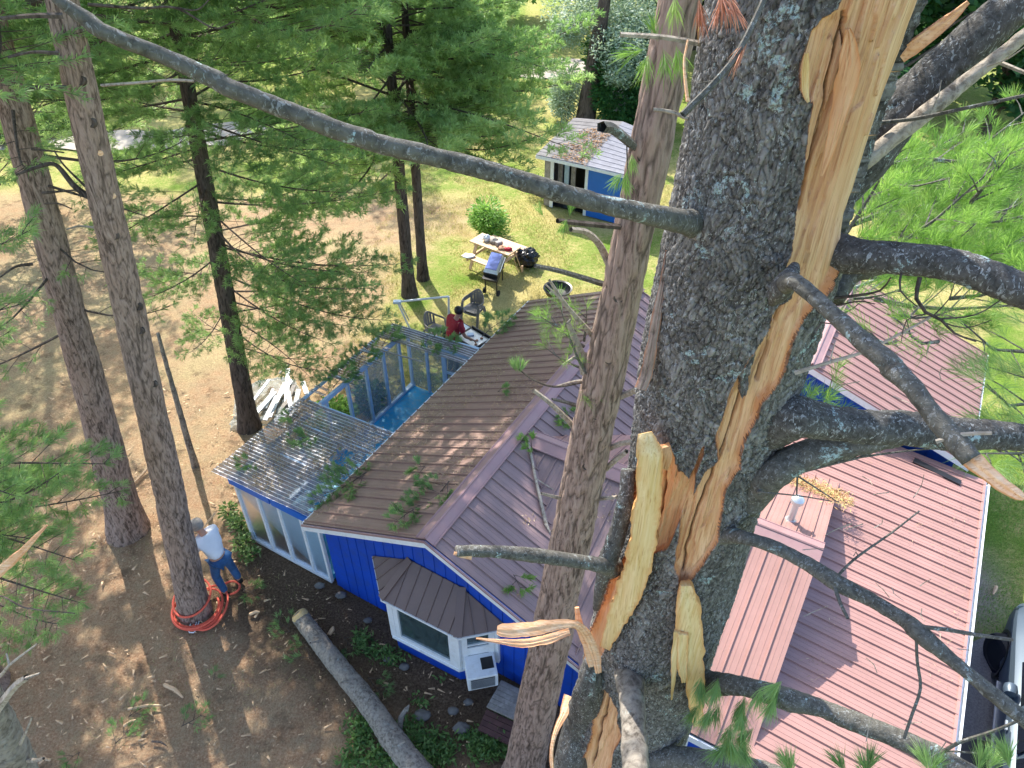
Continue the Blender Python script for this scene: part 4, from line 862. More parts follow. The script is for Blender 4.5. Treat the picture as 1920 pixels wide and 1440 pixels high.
limb('limb', [(1375, 955, 3.75, 70), (1410, 925, 3.5, 70), (1450, 888, 3.3, 60), (1500, 858, 3.25, 56), (1560, 840, 3.2, 52), (1620, 828, 3.15, 48), (1690, 812, 3.12, 44)], 'bark_limb', n=36, seed=8)
limb('limb', [(1350, 1000, 3.6, 40), (1385, 1006, 3.45, 30), (1400, 1010, 3.4, 26), (1450, 1025, 3.35, 24), (1510, 1055, 3.3, 26), (1570, 1093, 3.22, 32), (1630, 1123, 3.15, 28), (1700, 1165, 3.05, 30), (1725, 1188, 3.0, 34), (1800, 1250, 2.92, 26), (1860, 1300, 2.86, 28), (1950, 1372, 2.8, 28), (2130, 1510, 2.7, 20), (2330, 1640, 2.6, 5)], seed=9)
limb('limb', [(1240, 1268, 4.75, 70), (1290, 1275, 4.5, 56), (1335, 1281, 4.25, 44), (1400, 1288, 4.0, 36), (1480, 1312, 3.9, 42), (1540, 1328, 3.85, 34), (1600, 1352, 3.8, 38), (1680, 1383, 3.7, 36), (1760, 1420, 3.6, 40), (1850, 1465, 3.5, 36), (2050, 1535, 3.4, 26), (2260, 1600, 3.3, 6)], seed=10)
limb('limb', [(1225, 1425, 4.9, 60), (1270, 1422, 4.8, 44), (1340, 1430, 4.7, 40), (1430, 1448, 4.6, 40), (1500, 1470, 4.5, 36), (1650, 1520, 4.4, 24), (1820, 1560, 4.3, 5)], seed=11)
zl = hz_(1185, 1300)
limb('limb', [(1176, 1230, zl + .25, 70), (1180, 1262, zl + .02, 58), (1184, 1300, zl - .16, 50), (1187, 1350, zl - .32, 48), (1190, 1410, zl - .5, 50), (1193, 1490, zl - .75, 54)], 'bark_log', n=36, seed=12)
limb('limb', [(1148, 1062, 3.95, 44), (1130, 1060, 3.8, 30), (1080, 1052, 3.7, 26), (1000, 1041, 3.6, 26), (920, 1034, 3.5, 24), (856, 1033, 3.42, 22)], seed=13)['label'] = 'short green lichened stub pointing left'
plank('broken_tip', [(885, 1042, 14, 3.44), (866, 1041, 12, 3.42), (852, 1037, 6, 3.41)], .02, M['wood_pink'], sp, 18)
# bark flange and torn wood at the left of the fork
limb('bark_ridge', [(1178, 880, hz_(1185, 880) + .05, 26), (1172, 940, 3.62, 30), (1158, 1000, 3.75, 34), (1140, 1050, 3.85, 36), (1128, 1090, 4.0, 24), (1118, 1140, 4.2, 14)], 'bark_main', n=30, seed=14)
limb('bark_ridge', [(1110, 1235, zb + .25, 30), (1105, 1290, zb + .4, 54), (1092, 1350, zb2 + .05, 62), (1078, 1410, zb2 + .2, 66), (1068, 1480, zb2 + .5, 70)], 'bark_main', n=40, seed=15, disp=d_furrow)
limb('bark_ridge', [(1490, 500, 2.56, 18), (1480, 520, 2.5, 34), (1470, 535, 2.5, 42), (1458, 552, 2.56, 34), (1448, 568, 2.66, 14)], 'bark_main', n=24, seed=16)
# twigs
tg = MB()
def tws(rows, w0, w1=3, mb=tg, n=5):
    P_ = resample([(*D(x, y, d), 0) for x, y, d in rows], .03); k = len(P_); d0 = rows[0][2]
    mb.tube([p[:3] for p in P_], [max(.0008, (w0 + (w1 - w0) * i / (k - 1)) / 2 * d0 / FOC) for i in range(k)], n, False)
def twobj(*rows_list, m_='bark_pale', parent=None, nm='twig'):
    for rws, a, b_ in rows_list: out = MB(); tws(rws, a, b_, out); o = out.build(nm, M[m_], parent or sp, True)
    return o
twobj(([(1340, 88, 2.5), (1300, 80, 2.45), (1240, 70, 2.4), (1163, 65, 2.38)], 12, 9))
twobj(([(1435, -5, 2.0), (1400, 70, 2.0), (1370, 120, 2.0), (1330, 165, 2.0), (1280, 215, 2.0)], 12, 14), ([(1370, 122, 2.0), (1345, 150, 2.02), (1305, 157, 2.05)], 4, 2), m_='bark_limb')
twobj(([(1560, 1092, 3.2), (1600, 1050, 3.2), (1670, 1000, 3.2), (1724, 958, 3.2)], 6, 3), ([(1610, 1045, 3.2), (1605, 1035, 3.2), (1600, 1043, 3.2)], 3, 2), m_='bark_limb')
twobj(([(1565, 1100, 3.2), (1575, 1130, 3.15), (1590, 1160, 3.1)], 8, 6), m_='bark_limb')
twobj(([(1722, 1175, 3.0), (1770, 1180, 2.95), (1830, 1190, 2.9), (1900, 1200, 2.85)], 9, 6), m_='bark_limb')
twobj(([(1718, 1190, 3.0), (1720, 1240, 3.0), (1726, 1290, 3.0), (1710, 1340, 3.0), (1695, 1385, 3.0)], 6, 6), m_='bark_limb')
twobj(([(1765, 1412, 3.5), (1800, 1392, 3.4), (1860, 1372, 3.3), (1925, 1345, 3.2)], 8, 5), ([(1775, 1408, 3.5), (1830, 1412, 3.4), (1890, 1420, 3.3)], 4, 3), m_='bark_limb')
twobj(([(1490, 700, 2.7), (1560, 678, 2.65), (1620, 660, 2.6), (1680, 630, 2.55), (1745, 595, 2.5)], 9, 4), ([(1555, 680, 2.65), (1562, 655, 2.65), (1566, 640, 2.65)], 3, 1.5), ([(1690, 625, 2.55), (1715, 624, 2.55)], 4, 2))
twobj(([(1420, 925, 3.3), (1470, 895, 3.3), (1560, 870, 3.25), (1620, 855, 3.2), (1665, 832, 3.2)], 9, 4), ([(1615, 857, 3.2), (1680, 848, 3.2), (1745, 842, 3.15), (1790, 845, 3.1)], 5, 2), m_='bark_limb')
twobj(([(1420, 925, 3.3), (1428, 923, 3.1), (1500, 930, 3.1), (1560, 940, 3.1)], 4, 2), ([(1495, 892, 3.3), (1530, 915, 3.3), (1572, 942, 3.3)], 4, 2), ([(1495, 892, 3.3), (1494, 930, 3.3)], 4, 3), m_='bark_limb')
twobj(([(1755, 828, 1.98), (1800, 815, 1.95), (1860, 812, 1.9)], 9, 7), m_='bark_pale')
twobj(([(1650, 230, 2.7), (1720, 222, 2.6), (1800, 205, 2.5), (1925, 178, 2.4)], 8, 6), m_='bark_limb')
twobj(([(1750, 200, 2.6), (1760, 180, 2.58), (1765, 150, 2.57)], 3, 1.5), ([(1850, 125, 2.55), (1890, 110, 2.5), (1925, 85, 2.45)], 4, 2), ([(1790, 108, 2.9), (1850, 110, 2.8), (1930, 140, 2.7)], 10, 7))
twobj(([(1725, 520, 2.5), (1718, 560, 2.5), (1735, 585, 2.5), (1765, 600, 2.5), (1790, 625, 2.5), (1830, 640, 2.5)], 9, 3), ([(1690, 510, 2.52), (1688, 545, 2.5), (1720, 575, 2.5)], 5, 2), m_='bark_dark')
twobj(([(1765, 598, 2.5), (1830, 590, 2.48), (1880, 560, 2.45)], 4, 2), ([(1750, 592, 2.5), (1780, 560, 2.5), (1790, 530, 2.5)], 3, 1.5), ([(1770, 605, 2.5), (1810, 615, 2.5), (1860, 600, 2.5)], 3, 1.5), ([(1740, 588, 2.5), (1700, 600, 2.5), (1690, 640, 2.5)], 3, 1.5), m_='bark_dark')
twobj(([(1555, 560, 2.9), (1600, 555, 2.85), (1650, 545, 2.8), (1670, 520, 2.75)], 7, 3), ([(1560, 575, 2.9), (1610, 565, 2.85), (1640, 570, 2.8)], 4, 2), ([(1530, 620, 2.7), (1540, 605, 2.7), (1560, 607, 2.7)], 5, 2), m_='bark_dark')
twobj(([(1290, 75, 2.2), (1283, 110, 2.2), (1285, 150, 2.2), (1290, 190, 2.2)], 4, 8), m_='wood_pink')
twobj(([(1225, 205, 2.6), (1260, 210, 2.6), (1290, 222, 2.6)], 7, 9))
g = np.random.default_rng(8); mb = MB()
for k in range(30):                        # hair-thin twigs over the pink roofs
    x = g.uniform(1500, 1880); y = g.uniform(640, 1400); d_ = g.uniform(3.1, 3.6); a = g.uniform(0, 6.28); l = g.uniform(20, 60)
    if 760 < y < 880: continue
    tws([(x, y, d_), (x + l * .5 * math.cos(a) + g.uniform(-8, 8), y + l * .5 * math.sin(a), d_), (x + l * math.cos(a), y + l * math.sin(a), d_ - .05)], 2.2, 1.2, mb, 3)
mb.build('fine_twigs', M['bark_pale'], sp)['kind'] = 'stuff'
# needle sprays of the split pine
def spray(name, rows, mat_, parent, n=60, ln=.11, wd=.0024, spread=.7, seed=0, up=.25, along=.04, dirs=None):
    """rows (px, py, depth, direction px dx, dy)"""
    P_ = []; Dr = []
    for r in rows:
        x, y, d_, dx, dy = r; p = D(x, y, d_); q_ = D(x + dx, y + dy, d_); v_ = (q_ - p); v_.normalize(); P_.append(p); Dr.append(v_)
    v, f, t = needles(np.array(P_), np.array(Dr), n, ln, wd, spread, seed, along, up); return link(name, npmesh(name, v, f, {'tint': t}), mat_, parent)
spray('dead_needles', [(1355, 5, 2.1, .3, 1), (1348, 12, 2.12, -.2, 1), (1372, 8, 2.1, .4, 1), (1392, 92, 2.0, -.5, 1), (1312, 20, 2.2, .1, 1)], M['needle_dead'], sp, 42, .085, .003, .32, 4)
g = np.random.default_rng(12); rows = []
for (x0, y0, x1, y1, w_, dz, nn) in ((1325, 1275, 1320, 1350, 22, 4.0, 6), (1365, 1320, 1362, 1400, 32, 3.9, 9), (1385, 1370, 1360, 1420, 28, 3.85, 5), (1440, 1290, 1430, 1350, 20, 3.9, 4), (1550, 1440, 1650, 1450, 30, 3.5, 3), (1470, 1440, 1500, 1450, 20, 3.6, 2), (1700, 1430, 1780, 1450, 30, 3.4, 2), (1240, 1275, 1235, 1300, 12, 4.6, 2), (1890, 1430, 1830, 1425, 20, 3.1, 3)):
    for k in range(nn):
        t = g.random(); rows.append((x0 + (x1 - x0) * t + g.uniform(-w_, w_), y0 + (y1 - y0) * t + g.uniform(-8, 8), dz + g.uniform(-.15, .15), g.uniform(-.5, .4), g.uniform(.4, 1) if y0 < 1420 else -g.uniform(.5, 1)))
spray('needles', rows, M['needle'], sp, 120, .13, .0026, .55, 5, up=0)
rows = []
for (x, y, d_, dx, dy) in ((1212, 120, 2.6, -.2, 1), (1245, 110, 2.6, .1, 1), (1272, 105, 2.55, .2, 1), (1190, 100, 2.7, -1, .4), (1228, 60, 2.7, -.3, -1), (1175, 330, 4.2, -.1, 1), (1172, 345, 4.2, .4, 1), (1160, 335, 4.2, -.6, 1), (1185, 300, 4.2, 0, 1), (1015, 400, 4.6, -.4, -.6), (1070, 395, 4.6, .2, -1), (1060, 420, 4.6, -.4, 1), (1265, 10, 2.6, 0, 1)): rows.append((x, y, d_, dx, dy))
spray('needles', rows, M['needle_bright'], sp, 60, .10, .0026, .55, 6)
def twobough(rows, seed, mat_='needle_bright', nn=46, ln=.125, wd=.0026, parent=sp, rb=.02, bm='bark_limb', **kw):
    bs = [(np.array(D(a, b_, c)), np.array(D(d, e_, f_))) for a, b_, c, d, e_, f_ in rows]
    return crown(parent, bs, M[mat_], seed, nn, ln, wd, bm, rb, 'needles', 'branchlets', .85, **kw)
# dense sunlit boughs behind the trunk on the right
twobough([(1560, 470, 4.3, 1700, 250, 3.9), (1590, 500, 4.6, 1880, 300, 4.0), (1620, 520, 4.8, 1960, 420, 3.9), (1600, 420, 5.4, 1960, 180, 5.2), (1640, 560, 5.2, 1990, 560, 4.6), (1700, 380, 5.8, 2000, 330, 5.6), (1650, 330, 4.6, 1800, 330, 4.2), (1740, 480, 4.4, 1990, 480, 3.7), (1680, 420, 4.7, 1780, 520, 4.3), (1750, 300, 5.0, 1960, 250, 4.6), (1580, 400, 5.2, 1720, 360, 5.0), (1620, 300, 5.4, 1820, 240, 5.3), (1600, 540, 5.6, 1760, 420, 5.2), (1780, 560, 5.2, 2000, 500, 4.8), (1820, 420, 5.4, 1990, 380, 5.2), (1620, 470, 4.9, 1700, 330, 4.6), (1700, 520, 5.0, 1850, 400, 4.5), (1820, 380, 4.2, 1900, 280, 3.8), (1600, 360, 5.8, 1900, 470, 5.4)], 21, bare=.03, twl=.42, step=.085, tstep=.06, up=.9, nn=50, wd=.0032)
twobough([(2060, 700, 4.2, 1850, 720, 3.9), (2060, 800, 3.9, 1830, 850, 3.7), (2050, 620, 4.6, 1800, 600, 4.4), (2060, 880, 4.6, 1880, 840, 4.4)], 22, 'needle', bare=.1, twl=.4, step=.12, tstep=.08, up=.2, nn=50, ln=.15)
twobough([(1500, 790, 4.2, 1560, 735, 4.1), (1480, 780, 4.1, 1520, 740, 4.0)], 23, bare=.1, step=.1, tstep=.08, up=.7)
twobough([(1560, 590, 3.4, 1620, 560, 3.3), (1600, 560, 3.3, 1680, 545, 3.2), (1690, 590, 3.3, 1790, 580, 3.2), (1680, 640, 3.3, 1630, 620, 3.2), (1760, 640, 3.3, 1700, 600, 3.2)], 24, bare=.2, nn=26, step=.12, tstep=.1, twl=.3, up=.3)
# ================================================================== THE OTHER TREES
def tree(name, base, top, rb, rt, label, barkm, seed, H_top, bend=0, flare=1.45, n=90, step=.03, group=None, cat='tree', cut=None, disp=d_furrow, tip=None):
    """standing tree: trunk through base and the measured upper point, carried on to H_top"""
    base = np.array(base, float); top = np.array(top, float); d_ = (top - base) / (top[2] - base[2])
    e = empty(name, tuple(base), label, cat, group); pts = []
    rs = (rb - rt) / (top[2] - base[2])
    for z in np.linspace(-.15, H_top, 24):
        p = base + d_ * z; s = math.sin(z / max(H_top, 1) * math.pi) * bend; p = p + np.array([s, s * .3, 0]); r = max((tip or .03), rb - rs * z)
        if H_top > top[2] + 3 and z > top[2]: r = max(tip or .03, rt * (1 - (z - top[2]) / (H_top - top[2] + .1)) ** .8)
        r *= 1 + (flare - 1) * math.exp(-max(z, 0) / .28); pts.append((*p, r))
    solid('trunk', resample(pts, step), n, M[barkm], e, disp, seed)
    return e, (lambda z: base + d_ * z + np.array([math.sin(z / H_top * math.pi) * bend, math.sin(z / H_top * math.pi) * bend * .3, 0]))
def knots(e, fn, rfn, zs, seed, m_='bark_dark', nm='knot'):
    g = np.random.default_rng(seed)
    for z, a in zs:
        c = fn(z); d_ = np.array([math.sin(a), math.cos(a), .15]); mb = MB(); mb.lathe(c + d_ * (rfn(z) - .015), [(.055, 0), (.045, .02), (.028, .03), (.012, .012)], 12, d_); mb.build(nm, m_, e, True)
def boughs_at(fn, lst):
    out = []
    for z, az, l, el in lst: q = np.array(fn(z)); a = R(az); out.append((q, q + np.array([math.sin(a) * l, math.cos(a) * l, el * l])))
    return out
g0 = np.random.default_rng(77)
# A: roped pine
eA, fA = tree('pine_tree', G(366, 1146), W(115, 0, 7.59), .245, .138, 'tall straight pine with orange rope looped around its foot', 'bark_red', 1, 17, flare=1.25, group='bare lower trunks of tall pines')
bs = whorls(g0, fA(0), fA(10), 10.8, 16.5, .6, lambda z: 2.6 * (17.6 - z) / 6.8 + .4)
crown(eA, bs, M['needle'], 31, 12, .14, .012, step=.18, tstep=.12, twl=.45)
for rows in ([(118, 30, 6.3, ), (60, 30, 6.2), (0, 35, 6.1)],): twobj((rows, 12, 7), m_='bark_dark', parent=eA, nm='dead_branch')
twobj(([(110, 100, 6.5), (60, 98, 6.4), (15, 108, 6.3)], 8, 4), m_='bark_dark', parent=eA, nm='dead_branch')
twobj(([(165, 8, 6.5), (260, 15, 6.6), (330, 15, 6.7), (400, 52, 6.8), (440, 40, 6.8)], 7, 3), ([(330, 14, 6.7), (370, 18, 6.7), (400, -10, 6.7)], 4, 2), m_='bark_dark', parent=eA, nm='dead_branch')
twobj(([(190, 160, 6.9), (260, 155, 6.8), (320, 150, 6.7), (365, 152, 6.6)], 6, 5), m_='bark_pale', parent=eA, nm='dead_branch')
twobj(([(125, 165, 7.2), (80, 163, 7.1), (35, 175, 7)], 10, 5), m_='bark_dark', parent=eA, nm='dead_branch')
twobj(([(175, 375, 8.2), (140, 350, 8.1), (105, 310, 8), (75, 312, 7.9), (30, 328, 7.8)], 14, 4), ([(160, 350, 8.1), (120, 310, 8), (103, 285, 8)], 5, 3), m_='bark_dark', parent=eA, nm='dead_branch')
twobj(([(186, 428, 8.6), (150, 424, 8.6), (125, 430, 8.5)], 5, 3), m_='bark_pale', parent=eA, nm='dead_branch')
def cutknot(x, y, d_, w_, parent):
    c = D(x, y, d_); n_ = (Vector((0, 0, CAM_H)) - c); n_.z *= .4; n_.normalize(); mb = MB(); r = w_ / 2 * d_ / FOC
    mb.lathe(c - n_ * .05, [(r * 1.7, 0), (r * 1.5, .03), (r * 1.05, .055)], 16, n_); o = mb.build('knot', 'bark_red', parent, True)
    mb = MB(); mb.lathe(c - n_ * .01, [(r, 0), (r * .95, .02)], 16, n_); mb.build('cut_face', 'wood_pink', o, True); return o
def frontZ(fn, rf, x, y):
    r = np.array(ray(x, y))
    for t in np.arange(3, 20, .02):
        p = np.array([0, 0, CAM_H]) + r * t; c = fn(p[2])
        if math.hypot(p[0] - c[0], p[1] - c[1]) < rf(p[2]): return t
    return None
rfA = lambda z: .245 - .0108 * z; rfB = lambda z: .285 - .0157 * z
for x, y in ((188, 287), (212, 367)): cutknot(x, y, frontZ(fA, rfA, x, y) - .0, 11, eA)
for x, y, s_ in ((213, 442, 4), (258, 575, 1), (170, 230, 1), (262, 620, 1), (287, 720, 1), (150, 150, 1)): 
    z_ = frontZ(fA, rfA, x, y)
    if not z_: continue
    c = D(x, y, z_); n_ = Vector((0, -1, .2)); mb = MB(); mb.lathe(c - n_ * .02, [(.06, 0), (.045, .03), (.02, .02)], 12, n_); mb.build('knot', 'bark_dark', eA, True)
# D: far-left pine
eD, fD = tree('pine_tree', G(240, 990), W(2, 110, 9.51), .31, .17, 'thick pine at the left edge of the yard, its foot behind a low green bough', 'bark_red', 2, 17, flare=1.35, group='bare lower trunks of tall pines')
bs = whorls(g0, fD(0), fD(10), 9.6, 16.5, .65, lambda z: 3.2 * (17.6 - z) / 7 + .4)
bs += boughs_at(fD, [(8.3, 150, 1.9, -.1), (7.2, 100, 1.6, -.25), (7.6, 60, 2.0, -.1), (6.4, 110, 1.3, -.3), (5.2, 80, 1.5, -.1), (5.9, 200, 1.6, -.2), (4.8, 240, 1.8, -.2)])
crown(eD, bs, M['needle'], 32, 18, .13, .009, step=.16, tstep=.1, twl=.45)
for a, b_ in (([(60, 280, 9), (95, 283, 8.9), (120, 286, 8.8)], 5), ([(80, 362, 9.3), (120, 358, 9.2), (150, 356, 9.1)], 6), ([(85, 382, 9.3), (110, 382, 9.2), (135, 392, 9.1)], 4), ([(0, 345, 9.2), (-30, 350, 9.2), (-50, 352, 9)], 6), ([(62, 495, 9.8), (30, 500, 9.7), (0, 520, 9.6)], 7)):
    twobj((a, b_, 2.5), m_='bark_dark', parent=eD, nm='dead_branch')
# C: thin foliaged pine behind
eC, fC = tree('pine_tree', G(468, 800), W(322, 0, 12.43), .205, .105, 'slender dark pine with feathery boughs beside the pile of old lumber', 'bark_dark', 3, 15.5, n=60, step=.05)
bs = whorls(g0, fC(0), fC(10), 7.4, 15, .55, lambda z: (3.0 if z < 8.6 else 4.6) * min(1, (16.5 - z) / 6) + .3, 6)
bs += boughs_at(fC, [(7.0, 120, 3.2, -.05), (7.1, 300, 2.4, 0), (6.6, 60, 3.4, .0), (6.5, 240, 2.0, -.1), (6.2, 100, 3.0, -.1), (6.0, 330, 2.0, 0), (5.8, 170, 1.8, -.1), (5.5, 75, 3.6, -.05), (5.3, 130, 2.6, -.2), (5.2, 270, 2.2, -.1), (4.9, 30, 2.4, 0), (4.7, 100, 3.0, -.12), (4.4, 230, 1.8, -.2), (4.2, 70, 3.0, -.15), (4.0, 290, 2.0, -.1), (3.8, 120, 2.6, -.2), (3.4, 95, 2.9, -.18), (3.3, 200, 1.4, -.2), (3.1, 60, 2.3, -.1), (2.7, 105, 2.4, -.25), (2.6, 310, 1.6, -.1), (2.3, 85, 2.1, -.2), (5.0, 110, 3.2, -.2), (4.6, 85, 3.6, -.15), (4.0, 100, 3.4, -.2), (3.6, 75, 3.0, -.2), (5.6, 40, 2.8, -.1), (3.0, 125, 2.2, -.25), (6.8, 95, 3.4, -.05), (6.3, 290, 2.6, -.1), (5.9, 210, 2.2, -.1)])
crown(eC, bs, M['needle_dark'], 33, 24, .125, .0105, spread=1.1, sag=.06, step=.13, tstep=.08, twl=.46, bare=.1, rb=.013, up=.6)
# E1, E2: the twin pines
e1, f1_ = tree('pine_tree', G(768, 553), W(722, 0, 17.91), .175, .10, 'nearer of the two pines standing close together behind the plastic chairs', 'bark_dark', 4, 15, n=50, step=.06, group='pair of pines on the lawn')
def LE(z): return (4.6 if z < 7 else 3.0) * min(1, (16.5 - z) / 8) + .2
bs = whorls(g0, f1_(0), f1_(8), 5.2, 14.5, .42, LE, 7, azr=lambda a, z: z > 6.5 or (math.sin(a) > -.2) or g0.random() < .5)
bs += boughs_at(f1_, [(4.6, 100, 2.2, -.05), (4.4, 250, 3.2, -.1), (4.9, 265, 3.6, -.05), (3.9, 240, 3.0, -.15), (4.1, 280, 2.6, -.1), (3.5, 255, 2.4, -.15), (4.7, 60, 3.2, 0), (4.6, 120, 2.0, -.1)])
crown(e1, bs, M['needle_mint'], 34, 18, .17, .021, spread=1.15, sag=.05, bare=.12, step=.16, tstep=.1, twl=.45, rb=.014, up=.8)
e2, f2_ = tree('pine_tree', G(793, 522), W(778, 300, 18.8), .145, .115, 'farther and thinner of the two pines standing close together', 'bark_dark', 5, 14, n=50, step=.06, group='pair of pines on the lawn')
bs = whorls(g0, f2_(0), f2_(8), 4.6, 13.5, .5, lambda z: (4.6 if z < 6.5 else 2.9) * min(1, (15.5 - z) / 8) + .2, 6, azr=lambda a, z: z > 6 or math.sin(a) > -.5)
crown(e2, bs, M['needle'], 35, 16, .17, .021, spread=1.15, sag=.05, bare=.12, step=.16, tstep=.1, twl=.45, rb=.014, up=.8)
# B: pine between camera and house
eB, fB = tree('pine_tree', (.19 - .06, 4.7, 0), (.9625, 4.7, 10.4766), .285, .122, 'reddish pine trunk standing in front of the bay window beside the split pine', 'bark_red', 6, 16, n=110, step=.022, group='bare lower trunks of tall pines')
bs = whorls(g0, fB(0), fB(10), 11.6, 15.5, .6, lambda z: 2.2 * (16.6 - z) / 5 + .4)
crown(eB, bs, M['needle'], 36, 12, .13, .008, step=.2, tstep=.12, twl=.45)
def stub(rows, w0, w1, m_='bark_pale', extra=()):
    rows = [(a, b_, c * .865) for a, b_, c in rows]; extra = tuple(([(a, b_, c * .865) for a, b_, c in r_], x_, y_) for r_, x_, y_ in extra)
    twobj((rows, w0, w1), *extra, m_=m_, parent=eB, nm='dead_branch')
stub([(1180, 427, 6.0), (1120, 422, 5.7), (1045, 414, 5.4)], 12, 9, 'bark_dark')
stub([(1145, 500, 6.4), (1125, 460, 6.2), (1100, 436, 6.0), (1070, 430, 5.8)], 16, 9)
stub([(1132, 533, 6.5), (1090, 520, 6.3), (1045, 507, 6.1), (1003, 498, 6.0)], 12, 8, 'bark_limb')
stub([(1112, 630, 6.8), (1090, 605, 6.6), (1060, 570, 6.4), (1030, 525, 6.2)], 12, 5, 'bark_pale', (([(1050, 560, 6.3), (1035, 545, 6.25), (1022, 532, 6.2)], 4, 3),))
stub([(1118, 668, 7.0), (1095, 664, 6.9), (1075, 672, 6.8), (1055, 685, 6.8)], 10, 5)
stub([(1098, 700, 7.0), (1092, 670, 6.9), (1080, 640, 6.8), (1062, 600, 6.7)], 20, 12)
stub([(1085, 812, 7.6), (1065, 788, 7.4), (1030, 755, 7.2), (1000, 732, 7.1)], 12, 8)
stub([(1088, 762, 7.4), (1065, 755, 7.3), (1035, 748, 7.2)], 9, 5, 'bark_limb')
stub([(1095, 712, 7.3), (1070, 716, 7.3), (1040, 725, 7.3)], 5, 3)
stub([(1160, 745, 7.1), (1185, 735, 6.9), (1205, 722, 6.6)], 14, 10); stub([(1140, 842, 7.6), (1165, 832, 7.3), (1190, 828, 7.0)], 12, 9)
stub([(1135, 880, 7.8), (1155, 862, 7.5), (1175, 846, 7.3)], 12, 9, 'bark_pale'); stub([(1125, 935, 8.0), (1140, 934, 7.9), (1158, 932, 7.8)], 9, 7)
stub([(1055, 935, 8.0), (1035, 930, 7.9), (1015, 925, 7.8)], 8, 5); stub([(1215, 298, 5.68), (1190, 275, 5.5), (1150, 243, 5.25), (1128, 238, 5.1)], 16, 20, 'bark_limb')
twobj(([(1175, 262, 4.7), (1176, 300, 4.7), (1178, 360, 4.7)], 3, 2), m_='bark_dark', parent=eB, nm='dead_branch')
for x, y in ((1160, 559), (1142, 675), (1118, 780), (1100, 875), (1205, 293)):
    z_ = frontZ(fB, rfB, x, y); c = D(x, y, z_); n_ = Vector((0, -1, .25)); mb = MB(); mb.lathe(c - n_ * .025, [(.045, 0), (.034, .03), (.014, .012)], 12, n_); mb.build('knot', 'bark_dark', eB, True)
twobough([(a, b_, c * .865, d_, e_, f_ * .865) for a, b_, c, d_, e_, f_ in ((1100, 700, 6.9, 1050, 575, 6.5), (1095, 650, 6.9, 1010, 590, 6.6), (1095, 640, 6.9, 1100, 575, 6.6), (1090, 690, 7.0, 1020, 650, 6.8), (1095, 720, 7.1, 1095, 740, 7.0), (1070, 600, 6.7, 1030, 610, 6.5))], 25, 'needle_bright', nn=30, parent=eB, bare=.3, step=.13, tstep=.1, twl=.4, up=.4)
spray('needles', [(972, 690, 5.7, -.1, -1), (978, 692, 5.7, .4, -1), (965, 690, 5.7, -.5, -1)], M['needle'], eB, 60, .12, .004, .5, 8)
twobj(([(1095, 716, 6.1), (1040, 725, 5.9), (1000, 712, 5.8), (972, 692, 5.7)], 5, 3), m_='bark_dark', parent=eB, nm='dead_branch')
# snag
tree('dead_sapling', G(366, 874), W(300, 640, 11.17), .07, .035, 'thin leafless leaning stem just right of the roped pine', 'bark_log', 8, 3.5, n=16, step=.08, flare=1.2, cat='dead tree', tip=.015)
# far-left bough tree (trunk out of frame), low boughs reaching in
eF, fF = tree('pine_tree', (-8.6, 6.2, 0), (-8.4, 6.2, 8), .3, .2, 'pine at the left edge whose low green boughs hang over the bare ground', 'bark_red', 9, 15, n=40, step=.08)
bs = []
for (a, b_, c, d_, e_, f_) in ((-260, 900, 8.6, 120, 880, 8.0), (-260, 960, 8.8, 200, 870, 8.4), (-240, 990, 8.6, 60, 1010, 8.2), (-260, 1000, 8.9, 140, 1050, 8.6), (-260, 1040, 9.4, 150, 1130, 9.6), (-200, 900, 8.2, 30, 930, 7.8), (-200, 880, 9.6, 230, 920, 9.2), (-100, 1080, 9.4, 110, 1170, 9.7), (-260, 560, 8, 40, 570, 7.6), (-200, 640, 8.6, 20, 620, 8.4), (-300, 480, 8, 60, 430, 7.4)):
    q0 = np.array(D(a, b_, c)); bs.append((np.array(fF(q0[2] + .25)), np.array(D(d_, e_, f_))))
bs += whorls(g0, fF(0), fF(8), 8.8, 14.5, .6, lambda z: 3.2 * (15.6 - z) / 7 + .3)
crown(eF, bs, M['needle'], 37, 34, .13, .0065, step=.11, tstep=.07, twl=.36, bare=.3, spread=1.0)
# near broken top at the lower-left corner
eN = empty('broken_pine_top', D(-30, 1440, 5.2), 'grey broken pine stem with dead splintered branches in the bottom left corner', 'tree')
solid('trunk', pxpath([(-45, 1270, 5.2, 60), (-20, 1330, 5.4, 62), (0, 1375, 5.6, 66), (25, 1440, 5.9, 74), (60, 1560, 6.6, 90), (92, 1650, 8, 100)]), 40, M['bark_log'], eN, d_limb, 9)
twobj(([(-15, 1345, 5.3), (10, 1310, 5.2), (30, 1285, 5.1), (50, 1270, 5.0)], 18, 12), ([(48, 1272, 5.0), (75, 1262, 4.95)], 7, 3), parent=eN, nm='dead_branch')
twobj(([(-30, 1290, 5.0), (0, 1268, 4.9), (20, 1245, 4.8), (70, 1207, 4.7)], 8, 3), ([(18, 1248, 4.8), (12, 1225, 4.8)], 5, 3), parent=eN, nm='dead_branch')
twobj(([(38, 1395, 5.6), (50, 1370, 5.5), (60, 1345, 5.4)], 7, 3), ([(50, 1425, 5.8), (70, 1425, 5.7), (82, 1422, 5.6)], 10, 5), parent=eN, nm='dead_branch')
plank('wood_splinter', [(-50, 1275, 20, 5.2), (-62, 1190, 24, 5.15), (-50, 1120, 22, 5.1), (-10, 1080, 19, 5.1), (40, 1035, 14, 5.05), (88, 985, 4, 5.0)], .02, M['wood_pink'], eN, 30)
twobj(([(-55, 1200, 5.15), (-10, 1120, 5), (50, 1140, 4.9), (140, 1150, 4.9)], 5, 2), m_='bark_dark', parent=eN, nm='dead_branch')

